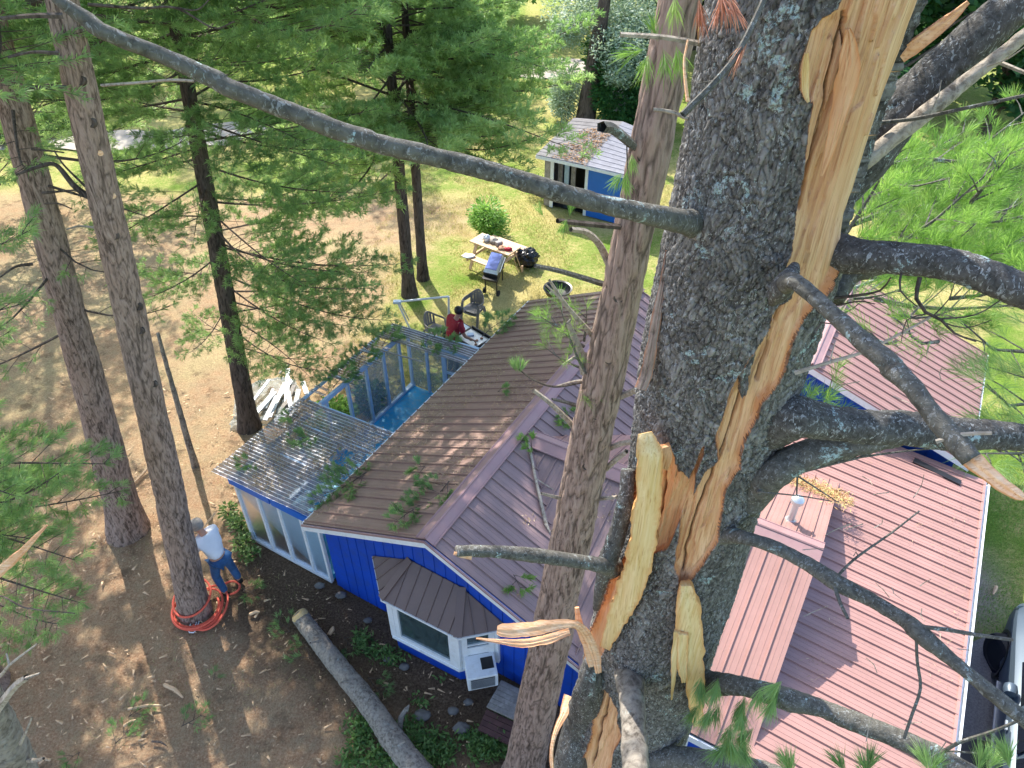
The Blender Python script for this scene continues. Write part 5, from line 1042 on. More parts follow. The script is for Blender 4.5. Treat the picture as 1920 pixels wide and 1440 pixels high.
# ---- background trees, each a thing of its own
bgp = [('pine_tree', (-13.6, 13.6), 16, 5.2, 6.5, 'needle', 'unseen pine added outside the left edge to shade the bare ground'),  # out of view, put in for the shade it casts at lower left
       ('pine_tree', (-15.5, 23.0), 15, 4.2, 2.5, 'needle_mint', 'full green pine at the left edge behind the lawn track'),
       ('pine_tree', (-9.5, 36), 16, 4.5, 2.0, 'needle_mint', 'pine past the sandy track, left of centre'),
       ('pine_tree', (-6.0, 42), 16, 4.4, 2.0, 'needle', 'pine past the sandy track near the top centre'),
       ('pine_tree', (-17, 39), 17, 4.8, 2.0, 'needle', 'distant pine at the top left')]
for i, (nm, (x, y), hh, rad, z0_, mt, lb_) in enumerate(bgp):
    e_, fn = tree(nm, (x, y, 0), (x + .2, y, 8), .22, .14, lb_, 'bark_dark', 20 + i, hh, n=20, step=.3, disp=None, group='pines around the yard')
    bs = whorls(g0, fn(0), fn(8), z0_, hh - .4, .62, lambda z: rad * min(1, (hh + .6 - z) / (hh * .55)) + .1, 6)
    crown(e_, bs, M[mt], 60 + i, 16 if i == 0 else 9, .24, .03, spread=1.15, sag=.05, step=.15 if i == 0 else .22, tstep=.14, twl=.45, rb=.014)
def clump(n, c, rx, ry, rz, g, shell=.35):
    d_ = g.normal(size=(n, 3)); d_ /= np.linalg.norm(d_, axis=1)[:, None]; r = g.random(n) ** shell
    p = d_ * r[:, None]; k = 1 + .35 * fbm(d_ * 1.8 + c[0], 2, 8); return p * k[:, None] * np.array([rx, ry, rz]) + np.array(c)
def broad(name, base, hh, rad, label, mat_, seed, nl=9000, ln=.2, wd=.09, zc=.62, tr=.16, group=None, cat='tree', blobs=12, lean=0, top_r=None):
    g = np.random.default_rng(seed); e = empty(name, base, label, cat, group); base = np.array(base, float)
    P_ = [];  mb = MB()
    mb.tube([base + np.array([0, 0, -.1]), base + np.array([lean * .4, 0, hh * .3]), base + np.array([lean, 0, hh * .62])], [tr * 1.3, tr * .8, tr * .4], 12)
    for k in range(blobs):
        a = g.uniform(0, 6.28); rr_ = rad * g.uniform(.15, .8); z = hh * g.uniform(1 - zc, .93); sc = rad * g.uniform(.3, .5)
        c = base + np.array([lean + math.cos(a) * rr_, math.sin(a) * rr_, z]); P_.append(clump(nl // blobs, c, sc, sc, sc * .75, g))
        q_ = base + np.array([lean * z / hh, 0, z * .6]); mb.tube([q_, (q_ + c) / 2 + [0, 0, .1], c], [tr * .35, tr * .2, .01], 5, False)
    mb.build('trunk', M['bark_dark'], e, True); v, f, t = leaves(np.vstack(P_), ln, wd, seed); link('crown', npmesh('crown', v, f, {'tint': t}), mat_, e); return e
far = [(-26, 44), (-21, 52), (-13, 50), (-7, 54), (-1.0, 49), (6.0, 52), (6.5, 47), (11, 44), (15, 45), (-30, 34), (9.5, 42), (13.5, 38), (17, 34), (10.5, 33), (14.5, 30), (20, 40), (18, 28), (13, 26.5), (22, 33)]
desc = ['far tree at the top left corner', 'second far tree from the left along the top', 'far tree behind the left hand pines', 'far tree above the long limb', 'far tree left of the open lawn', 'light green tree closing the open lawn', 'far tree right of the open lawn', 'far tree behind the silvery tree', 'far tree hidden mostly by the split trunk', 'far tree beyond the left end of the track', 'woodland tree behind the hedge', 'woodland tree up behind the split wood', 'woodland tree above the thick right hand limb', 'dark tree right of the satellite dish', 'dark tree below the pale right hand limb', 'woodland tree in the top right corner', 'tree at the right edge above the bright needles', 'nearest woodland tree right of the split trunk', 'rearmost woodland tree at the right']
for i, ((x, y), d_) in enumerate(zip(far, desc)):
    g = np.random.default_rng(300 + i); hh = g.uniform(9, 12)
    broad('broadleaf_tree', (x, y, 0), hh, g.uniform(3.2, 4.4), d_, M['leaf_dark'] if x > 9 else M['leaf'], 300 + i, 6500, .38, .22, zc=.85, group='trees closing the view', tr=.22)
M['leaf_mid'] = leafmat('mixed_weed_leaves', (.05, .13, .035), (.20, .32, .09), .3, (.42, .42, .2))
# silvery tree by the shed, bush, hedge, shrub
eS = empty('silvery_tree', G(1095, 240), 'silvery leaved tree with a stout leaning dark trunk behind the shed', 'tree')
b0 = np.array(G(1095, 240)); t0 = np.array(W(1124, 60, 30.6))
solid('trunk', resample([(*(b0 + (t0 - b0) * k), r_) for k, r_ in ((-.05, .62), (.0, .5), (.15, .40), (.5, .34), (1, .28), (1.6, .15))], .15), 30, M['bark_dark'], eS, d_furrow, 7)
g = np.random.default_rng(90); P_ = []
for (x, y, d_, s_) in ((1090, 40, 29, 1.2), (1130, 20, 29, 1.2), (1170, 60, 29, 1.2), (1200, 30, 29.5, 1.4), (1150, 90, 28.5, 1.0), (1185, 110, 28.5, .9), (1070, 15, 30, 1.2), (1110, -10, 30, 1.5), (1210, 80, 29, 1.2), (1160, 140, 28.5, .6), (1060, 60, 29, .7), (1160, 0, 30, 1.5), (1100, -60, 30, 2), (1180, -60, 30, 2)): P_.append(clump(1500, np.array(D(x, y, d_)), s_, s_, s_ * .8, g))
v, f, t = leaves(np.vstack(P_), .17, .06, 91); link('crown', npmesh('crown', v, f, {'tint': t}), M['leaf_grey'], eS)
def bush(name, parts, label, mat_, seed, ln=.12, wd=.06, cat='bush', n=1500, flat=.5):
    g = np.random.default_rng(seed); c0 = parts[0][0]; e = empty(name, (c0[0], c0[1], 0), label, cat); P_ = []; mb = MB()
    for c, s_, h_ in parts:
        P_.append(clump(n, (c[0], c[1], h_ * .55), s_, s_, h_ * .5, g))
        for k in range(7): a = g.uniform(0, 6.28); mb.tube([(c[0], c[1], 0), (c[0] + math.cos(a) * s_ * .3, c[1] + math.sin(a) * s_ * .3, h_ * .5), (c[0] + math.cos(a) * s_ * .6, c[1] + math.sin(a) * s_ * .6, h_ * .8)], [.015, .01, .004], 4, False)
    mb.build('stems', M['bark_dark'], e); p = np.vstack(P_); p = p[p[:, 2] > .03]; v, f, t = leaves(p, ln, wd, seed, flat); link('foliage', npmesh('foliage', v, f, {'tint': t}), mat_, e); return e
bush('bush', [(G(1062, 232), .75, 2.3), (G(1052, 225), .6, 1.9)], 'pale leafy bush at the foot of the leaning dark trunk behind the shed', M['leaf_grey'], 92, n=3000)
bush('hedge', [(G(1150, 245), 1.1, 3.2), (G(1185, 240), 1.2, 3.4), (G(1215, 235), 1.3, 3.6), (G(1135, 215), 1.2, 3.4), (G(1175, 205), 1.4, 3.8)], 'dark green hedge behind the satellite dish', M['leaf_dark'], 93, .2, .12, 'hedge', 3500)
bush('shrub', [(G(915, 440), .55, 1.15), (G(925, 446), .45, .8), (G(905, 436), .42, .9)], 'round bright green shrub behind the picnic table', M['leaf'], 94, .15, .05, n=1100)
bush('shrub', [(G(1010, 365), .45, .6), (G(1030, 372), .4, .5)], 'low yellow green weeds beside the shed doorway', M['leaf'], 95, .12, .05, n=350)
bush('low_hedge', [(G(x, y), .7, .8) for x, y in ((60, 258), (85, 250), (110, 243), (135, 236), (160, 228), (30, 268))], 'low dark hedge along the far lawn at the left', M['leaf_dark'], 96, .2, .1, 'hedge', 900)
for k, (uu, vv, s_, h_) in enumerate(((7.9, -9.3, .35, .9), (8.5, -9.35, .4, 1.1), (9.6, -9.3, .3, .8))): bush('leafy_plant', [(H(uu, vv), s_, h_), (H(uu + .3, vv - .1), s_ * .8, h_ * .7)], ('bushy plant', 'tallest bushy plant', 'dark leafed plant')[k] + ' growing outside the greenhouse panes, ' + ('nearest the camera', 'middle of three', 'nearest the door')[k], M['leaf'] if k < 2 else M['leaf_dark'], 100 + k, .13, .075, 'plant', 500)
for k, (x, y, s_, h_) in enumerate(((452, 995, .17, .35), (432, 968, .15, .3), (458, 1030, .2, .3))): bush('leafy_plant', [(G(x, y), s_, h_), (G(x + 12, y + 14), s_, h_ * .8)], ('yellowing plant left of the greenhouse corner behind the man', 'small leafy clump at the greenhouse corner', 'green leafy clump right beside the man in the white shirt')[k], M['leaf_mid'], 110 + k, .09, .045, 'plant', 170)
# ================================================================== PEOPLE
def skinned(name, nodes, edges, root, m_, parent, sub=2):
    names = list(nodes); me = bpy.data.meshes.new(name); me.from_pydata([tuple(nodes[k][0]) for k in names], [(names.index(a), names.index(b_)) for a, b_ in edges], [])
    tmp = bpy.data.objects.new('tmp', me); C.objects.link(tmp); sk = tmp.modifiers.new('s', 'SKIN'); sk.use_smooth_shade = True
    for i, k in enumerate(names):
        v = me.skin_vertices[0].data[i]; r = nodes[k][1]; v.radius = (r, r) if isinstance(r, float) else r; v.use_root = (k == root)
    ss_ = tmp.modifiers.new('u', 'SUBSURF'); ss_.levels = sub; ss_.render_levels = sub
    dg = bpy.context.evaluated_depsgraph_get(); dg.update(); out = bpy.data.meshes.new_from_object(tmp.evaluated_get(dg)); bpy.data.objects.remove(tmp)
    out.polygons.foreach_set('use_smooth', [True] * len(out.polygons)); return link(name, out, M[m_], parent)
def person(base, fwd, P_, label, shirt, pants, hat=None, sc=1.0):
    """P_: joints in (forward, left, up) metres"""
    f = Vector((fwd[0], fwd[1], 0)).normalized(); l = Vector((-f.y, f.x, 0)); base = Vector(base)
    def w(t): return base + (f * t[0] + l * t[1] + ZX * t[2]) * sc
    e = empty('person', base, label, 'person'); J = {k: w(v) for k, v in P_.items()}
    hd = (J['crown'] - J['neck']).normalized(); fc = (f - hd * f.dot(hd)).normalized(); sd = hd.cross(fc)
    hc = J['neck'] + hd * .13
    n = {'pel': (J['pel'], (.12, .11)), 'wst': (J['wst'], (.11, .10)), 'chs': (J['chs'], (.115, .10)), 'nkb': (J['nkb'], .07), 'nk': (J['neck'], .055), 'jaw': (J['neck'] + hd * .07 + fc * .02, .068), 'hd': (hc + hd * .02, .088), 'top': (hc + hd * .085, .07), 'nose': (hc - hd * .01 + fc * .105, .014), 'chin': (hc - hd * .075 + fc * .075, .026), 'earL': (hc + sd * .09, .014), 'earR': (hc - sd * .09, .014)}
    ed = [('pel', 'wst'), ('wst', 'chs'), ('chs', 'nkb'), ('nkb', 'nk'), ('nk', 'jaw'), ('jaw', 'hd'), ('hd', 'top'), ('hd', 'nose'), ('jaw', 'chin'), ('hd', 'earL'), ('hd', 'earR')]
    for s in 'LR':
        n.update({'hip' + s: (J['hip' + s], .09), 'kn' + s: (J['kn' + s], .06), 'an' + s: (J['an' + s], .042), 'toe' + s: (J['toe' + s], .032), 'sh' + s: (J['sh' + s], .055), 'el' + s: (J['el' + s], .042), 'wr' + s: (J['wr' + s], .027)})
        ed += [('pel', 'hip' + s), ('hip' + s, 'kn' + s), ('kn' + s, 'an' + s), ('an' + s, 'toe' + s), ('chs', 'sh' + s), ('sh' + s, 'el' + s), ('el' + s, 'wr' + s)]
        d_ = (J['wr' + s] - J['el' + s]).normalized(); a_ = d_.cross(ZX).normalized(); b_ = a_.cross(d_); pm = J['wr' + s] + d_ * .07; n['pm' + s] = (pm, (.036, .02)); ed.append(('wr' + s, 'pm' + s))
        for k, (o_, ln) in enumerate(((-.028, .062), (-.010, .076), (.010, .072), (.028, .056))):
            q1 = pm + a_ * o_ + d_ * .03; q2 = q1 + d_ * ln * .5 - b_ * .015; q3 = q2 + d_ * ln * .35 - b_ * .03
            n[f'f{k}a{s}'] = (q1, .0095); n[f'f{k}b{s}'] = (q2, .009); n[f'f{k}c{s}'] = (q3, .008); ed += [('pm' + s, f'f{k}a{s}'), (f'f{k}a{s}', f'f{k}b{s}'), (f'f{k}b{s}', f'f{k}c{s}')]
        q1 = J['wr' + s] + d_ * .035 + a_ * (.038 if s == 'L' else -.038); n['t' + s] = (q1, .011); n['u' + s] = (q1 + d_ * .04 - b_ * .025, .009); ed += [('wr' + s, 't' + s), ('t' + s, 'u' + s)]
    skinned('body', n, ed, 'pel', 'skin', e)
    q = {'pel': (J['pel'] + ZX * .03, (.15, .13)), 'wst': (J['wst'], (.152, .13)), 'chs': (J['chs'], (.178, .16)), 'nkb': (J['nkb'], .105)}
    ed = [('pel', 'wst'), ('wst', 'chs'), ('chs', 'nkb')]
    for s in 'LR': q.update({'sh' + s: (J['sh' + s], .092), 'sl' + s: (J['sh' + s].lerp(J['el' + s], .72), .068)}); ed += [('chs', 'sh' + s), ('sh' + s, 'sl' + s)]
    o = skinned('shirt', q, ed, 'pel', shirt, e)
    co = np.empty(len(o.data.vertices) * 3, np.float32); o.data.vertices.foreach_get('co', co); co = co.reshape(-1, 3); nn = fbm(co * 14, 2, 5)[:, None]
    co += nn * .012; o.data.vertices.foreach_set('co', co.ravel()); o.data.update()
    q = {'pel': (J['pel'], (.148, .128))}; ed = []
    for s in 'LR': q.update({'hip' + s: (J['hip' + s], .105), 'kn' + s: (J['kn' + s], .078), 'an' + s: (J['an' + s] + ZX * .03, .066)}); ed += [('pel', 'hip' + s), ('hip' + s, 'kn' + s), ('kn' + s, 'an' + s)]
    skinned('trousers', q, ed, 'pel', pants, e)
    for s in 'LR': skinned('shoe', {'a': (J['an' + s] - ZX * .03, .055), 'b': (J['toe' + s], (.055, .04)), 'c': (J['an' + s] - ZX * .03 - (J['toe' + s] - J['an' + s]) * .35, .042)}, [('a', 'b'), ('a', 'c')], 'a', 'dark', e)
    if hat:
        mb = MB(); mb.lathe(hc + hd * .015, [(.112, 0), (.114, .03), (.108, .07), (.085, .105), (.045, .122), (.004, .126)], 20, hd); mb.build('cap', hat, e, True)
        mb = MB(); b0_ = hc + hd * .025 + fc * .08; mb.prism([b0_ + sd * .085, b0_ - sd * .085, b0_ - sd * .06 + fc * .09 - hd * .012, b0_ + fc * .115 - hd * .018, b0_ + sd * .06 + fc * .09 - hd * .012], hd * .008); mb.build('brim', hat, e)
        mb = MB(); mb.lathe(hc - hd * .05 - fc * .012, [(.088, 0), (.1, .03), (.103, .07)], 20, hd); mb.build('hair', M['oldwood'], e, True)
    else:
        mb = MB(); mb.lathe(hc - hd * .045 - fc * .018, [(.075, -.01), (.098, .02), (.108, .07), (.104, .11), (.075, .15), (.03, .166), (.003, .168)], 20, hd); o = mb.build('hair', 'hair', e, True)
    for s in (-1, 1): mb = MB(); mb.lathe(hc + fc * .083 + sd * .033 * s + hd * .012, [(.011, 0), (.008, .006), (.002, .009)], 8, fc); mb.build('eye', 'dark', e, True)
    mb = MB(); mb.bar(hc + fc * .087 - hd * .048 - sd * .025, hc + fc * .087 - hd * .048 + sd * .025, .008, .008); mb.build('mouth', M['redtee'], e)
    return e, J
e_, J = person(G(434, 1106), (-.86, .5), dict(pel=(0, 0, .93), wst=(.03, 0, 1.08), chs=(.10, 0, 1.30), nkb=(.17, 0, 1.46), neck=(.20, 0, 1.51), crown=(.32, .0, 1.71), hipL=(0, .10, .88), knL=(.10, .12, .48), anL=(-.03, .13, .09), toeL=(.13, .15, .04), hipR=(0, -.10, .88), knR=(.02, -.17, .48), anR=(-.02, -.20, .09), toeR=(.13, -.22, .04), shL=(.13, .20, 1.43), elL=(.22, .27, 1.14), wrL=(.42, .14, 1.08), shR=(.15, -.19, 1.43), elR=(.30, -.22, 1.16), wrR=(.46, -.04, 1.2)), 'man in white T-shirt, blue jeans and grey cap bending beside the roped tree', 'tee', 'jeans', 'capcloth')
hm = (J['wrL'] + J['wrR']) / 2 + Vector((-.06, .0, 0))
sp_ = MB(); sp_.tube([hm + Vector((-.30, -.1, -.42)), hm, hm + Vector((.42, .3, .42))], [.012, .014, .015], 8); st = sp_.build('stick', 'plank', None, True); setp(st, 'long pale stick held across in both hands by the bending man', 'stick')
GD = Vector((-.72, .70, 0)).normalized(); GW = Vector((.70, .72, 0)).normalized(); gc = Vector((-.88, 14.15, 0))
rb = gc + GD * .46 - GW * .27
e_, J2 = person(rb, (.80, .6), dict(pel=(-.05, 0, .96), wst=(-.02, 0, 1.12), chs=(.04, 0, 1.36), nkb=(.12, 0, 1.53), neck=(.15, 0, 1.58), crown=(.25, 0, 1.80), hipL=(-.05, .10, .9), knL=(.02, .12, .48), anL=(-.06, .13, .08), toeL=(.1, .14, .04), hipR=(-.05, -.10, .9), knR=(.0, -.13, .48), anR=(-.09, -.15, .08), toeR=(.07, -.16, .04), shL=(.09, .19, 1.49), elL=(.14, .28, 1.22), wrL=(.34, .22, 1.04), shR=(.09, -.19, 1.49), elR=(.14, -.28, 1.2), wrR=(.34, -.26, 1.02)), 'dark haired person in a red T-shirt leaning over the outdoor griddle', 'redtee', 'greypants', sc=1.07)

# ================================================================== YARD THINGS
# griddle
gr = empty('griddle', gc, 'black outdoor griddle with food on its steel plate in front of the person in red', 'griddle')
mb = MB(); mb.box(gc + ZX * .78, GD * 1.22, GW * .60, ZX * .10); mb.build('body', 'blackmetal', gr, bevel=.012)
mb = MB(); mb.box(gc + GD * .05 + GW * .05 + ZX * .883, GD * .62, GW * .48, ZX * .012); mb.build('plate', 'alu', gr)
mb = MB(); mb.box(gc + GD * .02 + GW * .56 + ZX * .88, GD * .68, GW * .03, ZX * .07); mb.box(gc + GD * .0 + GW * .02 + ZX * .88, GD * .03, GW * .54, ZX * .05); mb.build('splash_guard', 'blackmetal', gr)
mb = MB(); mb.box(gc + GD * .75 + GW * .05 + ZX * .882, GD * .42, GW * .5, ZX * .01); mb.build('side_shelf', 'white', gr)
for a, b_ in ((.05, .04), (1.14, .04), (.05, .53), (1.14, .53)):
    mb = MB(); mb.box(gc + GD * a + GW * b_, GD * .04, GW * .04, ZX * .78); mb.build('leg', 'blackmetal', gr)
mb = MB(); mb.box(gc + GD * .05 + GW * .05 + ZX * .25, GD * 1.1, GW * .5, ZX * .02); mb.build('shelf', 'blackmetal', gr)
g = np.random.default_rng(4)
for k in range(4):
    p = gc + GD * (.12, .22, .34, .2)[k] + GW * (.15, .28, .2, .42)[k] + ZX * .896; mb = MB(); mb.lathe(p, [(.035, 0), (.04, .01), (.03, .022), (.01, .026)], 10); o = mb.build('food_patty', 'cardb', None, True); setp(o, ('browned patty nearest the right corner of the griddle plate', 'browned patty in the middle of the griddle plate', 'browned patty nearest the person in red on the griddle', 'browned patty at the far side of the griddle plate')[k], 'food', 'pieces of food on the griddle')
mb = MB(); mb.cbox(gc + GD * .86 + GW * .3 + ZX * .93, .2, .16, .07, .5); o = mb.build('food_tray', 'white', bevel=.01); setp(o, 'white tray on the side shelf of the griddle', 'tray')
mb = MB(); mb.cbox(gc + GD * .5 + GW * .33 + ZX * .91, .16, .12, .03, .2); o = mb.build('packet', 'bluetrim', bevel=.008); setp(o, 'light blue packet on the middle of the griddle plate', 'packet')
# picnic table
tA = Vector((-1.26, 19.67, 0)); TL = Vector((1.14, -.84, 0)); tl = TL.length + .02; TL.normalize(); TWv = Vector((TL.y * -1, TL.x, 0)); 
pt = empty('picnic_table', tA, 'light wooden picnic table with a cluttered top and attached benches', 'table')
mb = MB()
for k in range(4): mb.box(tA + TWv * (k * .158) + ZX * .72, TL * tl, TWv * .148, ZX * .035)
mb.build('tabletop', 'plank', pt)
for off, nm in ((-.42, 'bench'), (.92, 'bench')):
    mb = MB()
    for k in range(2): mb.box(tA + TWv * (off + k * .125) + ZX * .42 - TL * .0, TL * tl, TWv * .115, ZX * .035)
    mb.build(nm, 'plank', pt)
for t in (.22, tl - .26):
    for sgn in (0, 1):
        a = tA + TL * t + TWv * (.08 if sgn == 0 else .54) + ZX * .72; b_ = tA + TL * t + TWv * (-.28 if sgn == 0 else .9); mb = MB(); mb.bar(a, b_, .09, .04); mb.build('leg', 'plank', pt)
    mb = MB(); mb.bar(tA + TL * t + TWv * -.42 + ZX * .39, tA + TL * t + TWv * 1.14 + ZX * .39, .04, .09); mb.build('bench_beam', 'plank', pt)
def lump(name, c, sx, sy, sz, m_, label, cat, seed=0, amp=.25, group=None, n=24, parent=None, fr=2.2):
    th_ = np.linspace(0, np.pi, n // 2 + 1); ph = np.linspace(0, 2 * np.pi, n, endpoint=False); T_, Ph = np.meshgrid(th_, ph, indexing='ij')
    d_ = np.stack([np.sin(T_) * np.cos(Ph), np.sin(T_) * np.sin(Ph), np.cos(T_)], -1).reshape(-1, 3); r = 1 + amp * fbm(d_ * fr + seed * 3.3, 4, seed)
    v = d_ * r[:, None] * np.array([sx, sy, sz]) + np.array(c) + np.array([0, 0, sz * .8]); v[:, 2] = np.maximum(v[:, 2], c[2] + .003); i = np.arange(n // 2)[:, None] * n; j = np.arange(n)[None]; j2 = (j + 1) % n
    f = np.stack([i + j, i + n + j, i + n + j2, i + j2], -1).reshape(-1, 4); o = link(name, npmesh(name, v, f, None, True), M[m_], parent)
    return setp(o, label, cat, group)
tz = ZX * .757
lump('paper_bag', tA + TL * .42 + TWv * .3 + tz, .12, .09, .11, 'sheet', 'crumpled white paper bag near the left end of the picnic table top', 'bag', 1, .5)
lump('basket', tA + TL * .66 + TWv * .34 + tz, .12, .11, .08, 'oldwood', 'brown mottled bundle in the middle of the picnic table', 'bundle', 2, .5)
mb = MB(); mb.cbox(tA + TL * .87 + TWv * .3 + tz + ZX * .07, .2, .15, .13, .6); setp(mb.build('box', 'chair', bevel=.02), 'grey box on the picnic table between the bundle and the food wrappers', 'box')
lump('food_wrapper', tA + TL * 1.06 + TWv * .2 + tz, .11, .1, .04, 'cardb', 'orange brown food wrapper on the right half of the picnic table', 'wrapper', 3, .6)
lump('food_wrapper', tA + TL * 1.27 + TWv * .24 + tz, .1, .08, .05, 'redtee', 'dark red wrapper at the right end of the picnic table', 'wrapper', 4, .6)
lump('newspaper', tA + TL * .25 + TWv * -.34 + ZX * .457, .19, .12, .035, 'sheet', 'crumpled newspaper lying on the picnic bench', 'newspaper', 5, .5)
lump('garbage_bag', G(988, 497), .34, .27, .30, 'bag', 'shiny black garbage bag at the right end of the picnic table', 'bag', 6, .55, n=60, fr=3)
for k, (x0, y0, x1, y1, lb_) in enumerate(((960, 476, 973, 513, 'pale long pole leaning on the right end of the picnic table'), (968, 480, 979, 510, 'shorter pale paddle leaning next to the garbage bag'))):
    a = G(x1, y1); b_ = G(x0, y0, .8); mb = MB(); mb.tube([a, b_], .012, 6)
    if k: mb.cbox(a + ZX * .1, .06, .03, .22)
    setp(mb.build('pole', 'plank'), lb_, 'pole')
# grill cart with blue lid
cA, cB, cC = Vector((-.60, 18.93, 0)), Vector((-.22, 18.76, 0)), Vector((-.42, 17.66, 0)); cL = (cC - cB); cLn = cL.normalized(); cW = Vector((-cLn.y, cLn.x, 0)) * -1; cW = (cA - cB).normalized()
ct = empty('grill_cart', (cA + cC) / 2, 'black grill cart with a glossy dark blue lid standing by the picnic table', 'grill')
o_ = cB; wv = cW * .44; lv = cLn * 1.0
mb = MB(); mb.box(o_ + ZX * .45, lv, wv, ZX * .28); mb.build('body', 'blackmetal', ct, bevel=.02)
mb = MB(); q_ = o_ + ZX * .73; a, b_, c, d_ = q_, q_ + lv, q_ + lv + wv, q_ + wv; up = ZX * .1; ins = .05
top = [a + cLn * ins + cW * ins + up, b_ - cLn * ins + cW * ins + up, c - cLn * ins - cW * ins + up, d_ + cLn * ins - cW * ins + up]; bs_ = [a, b_, c, d_]
for k in range(4): mb.poly([bs_[k], bs_[(k + 1) % 4], top[(k + 1) % 4], top[k]])
mb.build('lid_frame', 'alu', ct); mb = MB(); mb.prism([p - ZX * .0 for p in top], ZX * .012); mb.build('lid', 'lid', ct, bevel=.004)
mb = MB(); mb.tube([a + lv * .1 - cW * .05 + ZX * .05, a + lv * .9 - cW * .05 + ZX * .05], .012, 8); mb.build('handle', 'alu', ct)
mb = MB(); mb.box(o_ + lv + ZX * .6, cLn * .16, wv, ZX * .02); mb.build('shelf', 'blackmetal', ct)
for s_, t_ in ((.06, .03), (.9, .03), (.06, .38), (.9, .38)):
    mb = MB(); mb.box(o_ + cLn * s_ + cW * t_, cLn * .035, cW * .035, ZX * .46); mb.build('leg', 'blackmetal', ct)
for t_ in (-.02, .42): mb = MB(); mb.lathe(o_ + cLn * .92 + cW * t_ + ZX * .09, [(.09, 0), (.09, .035), (.03, .04)], 16, cW); mb.build('wheel', 'rubber', ct, True)
# fire pit
fp = empty('fire_pit', G(1045, 560), 'round black metal fire pit bowl behind the roof edge', 'fire pit')
mb = MB(); mb.lathe(G(1045, 560), [(.2, .08), (.34, .2), (.38, .34), (.41, .35), (.41, .36), (.36, .345), (.32, .22), (.18, .12), (.01, .11)], 28); mb.build('bowl', 'blackmetal', fp, True)
for k in range(3): a = k * 2.1; mb = MB(); mb.tube([G(1045, 560) + Vector((math.cos(a) * .3, math.sin(a) * .3, .2)), G(1045, 560) + Vector((math.cos(a) * .38, math.sin(a) * .38, 0))], .014, 6); mb.build('leg', 'blackmetal', fp)
lump('ash', G(1045, 560) + ZX * .12, .25, .25, .05, 'stone', None, None, 2, .3, parent=fp)
# chairs
def chair(loc, rz, label, stack=0):
    e = empty('plastic_chair', loc, label, 'chair', 'taupe plastic armchairs'); ca, sa = math.cos(rz), math.sin(rz)
    def w(x, y, z): return Vector(loc) + Vector((x * ca - y * sa, x * sa + y * ca, z))   # x forward
    mb = MB(); n = 10
    V = []
    for i in range(n + 1):
        for j in range(n + 1):
            x = -.21 + .44 * i / n; y = (-.5 + j / n) * (.42 + .06 * i / n); z = .43 - .02 * math.sin(math.pi * j / n) + .015 * (i / n - .5); V.append(w(x, y, z))
    for i in range(n):
        for j in range(n): a = i * (n + 1) + j; mb.prism([V[a], V[a + 1], V[a + n + 2], V[a + n + 1]], ZX * -.012)
    mb.build('seat', 'chair', e)
    def arc_(a, z): return w(.02 - math.cos(a) * (.25 + .08 * (z - .43)) , math.sin(a) * (.27 + .04 * (z - .43)), z)
    def strip(name, a0, a1, zlo, zhi, k=16, holes=False):
        mb = MB()
        for i in range(k):
            if holes and i % 3 == 2: zz_ = [(.0, .14), (.86, 1.)]
            else: zz_ = [(0, 1.)]
            t0, t1_ = i / k, (i + 1) / k; b0, b1 = a0 + (a1 - a0) * t0, a0 + (a1 - a0) * t1_
            for f0_, f1_ in zz_:
                P0 = arc_(b0, zlo(b0) + (zhi(b0) - zlo(b0)) * f0_); P1_ = arc_(b1, zlo(b1) + (zhi(b1) - zlo(b1)) * f0_); P2 = arc_(b1, zlo(b1) + (zhi(b1) - zlo(b1)) * f1_); P3_ = arc_(b0, zlo(b0) + (zhi(b0) - zlo(b0)) * f1_)
                c0 = w(0, 0, .6); nn = Vector(((P0 + P2) / 2 - c0)); nn.z = 0; nn.normalize(); mb.prism([P0, P1_, P2, P3_], nn * .014)
        return mb.build(name, 'chair', e)
    hi = lambda a: .66 + .2 * math.exp(-(a / .75) ** 2)
    strip('backrest', -.78, .78, lambda a: .44, hi, 17, True)
    for s_ in (-1, 1):
        strip('arm', s_ * .78, s_ * 2.0, lambda a: hi(a) - .055, hi, 12)
        mb = MB(); mb.bar(arc_(s_ * 2.0, .64), w(.24, s_ * .26, .0), .05, .035); mb.build('leg', 'chair', e)
        mb = MB(); mb.bar(w(-.19, s_ * .2, .43), w(-.27, s_ * .25, 0), .05, .035); mb.build('leg', 'chair', e)
    return e
c1 = G(888, 606); chair(c1, R(238), 'taupe plastic armchair standing on the lawn right of the red shirted person'); 
c3 = empty('plastic_chair', (0, 0, 0), 'second taupe armchair stacked on top of the one right of the red shirted person', 'chair', 'taupe plastic armchairs')
src = [o for o in C.objects if o.name == 'plastic_chair'][0]; c3.location = src.location + Vector((0.02, .01, .07))
for ch in list(src.children): c = ch.copy(); C.objects.link(c); c.parent = c3
chair(G(818, 642), R(-35), 'taupe plastic armchair left of the red shirted person near the white frame')
# white pipe frame
fr_ = empty('pipe_frame', G(842, 612), 'white metal pipe frame standing on the lawn beside the greenhouse', 'frame')
a, b_, c, d_, q_ = G(842, 612), G(841, 556, 1.0), G(745, 566, 1.0), G(771, 622, .0), G(757, 596, .5)
for p, r_ in ((a, b_), (b_, c), (c, d_)): mb = MB(); mb.tube([p, r_], .028, 10); mb.build('pipe', 'white', fr_, True)
mb = MB(); mb.tube([c + Vector((.05, .05, -.05)), q_ + Vector((.12, .05, -.1))], .02, 8); mb.build('pipe', 'alu', fr_, True)
mb = MB(); mb.cbox(c, .2, .12, .06); mb.build('joint', 'bluetrim', fr_)
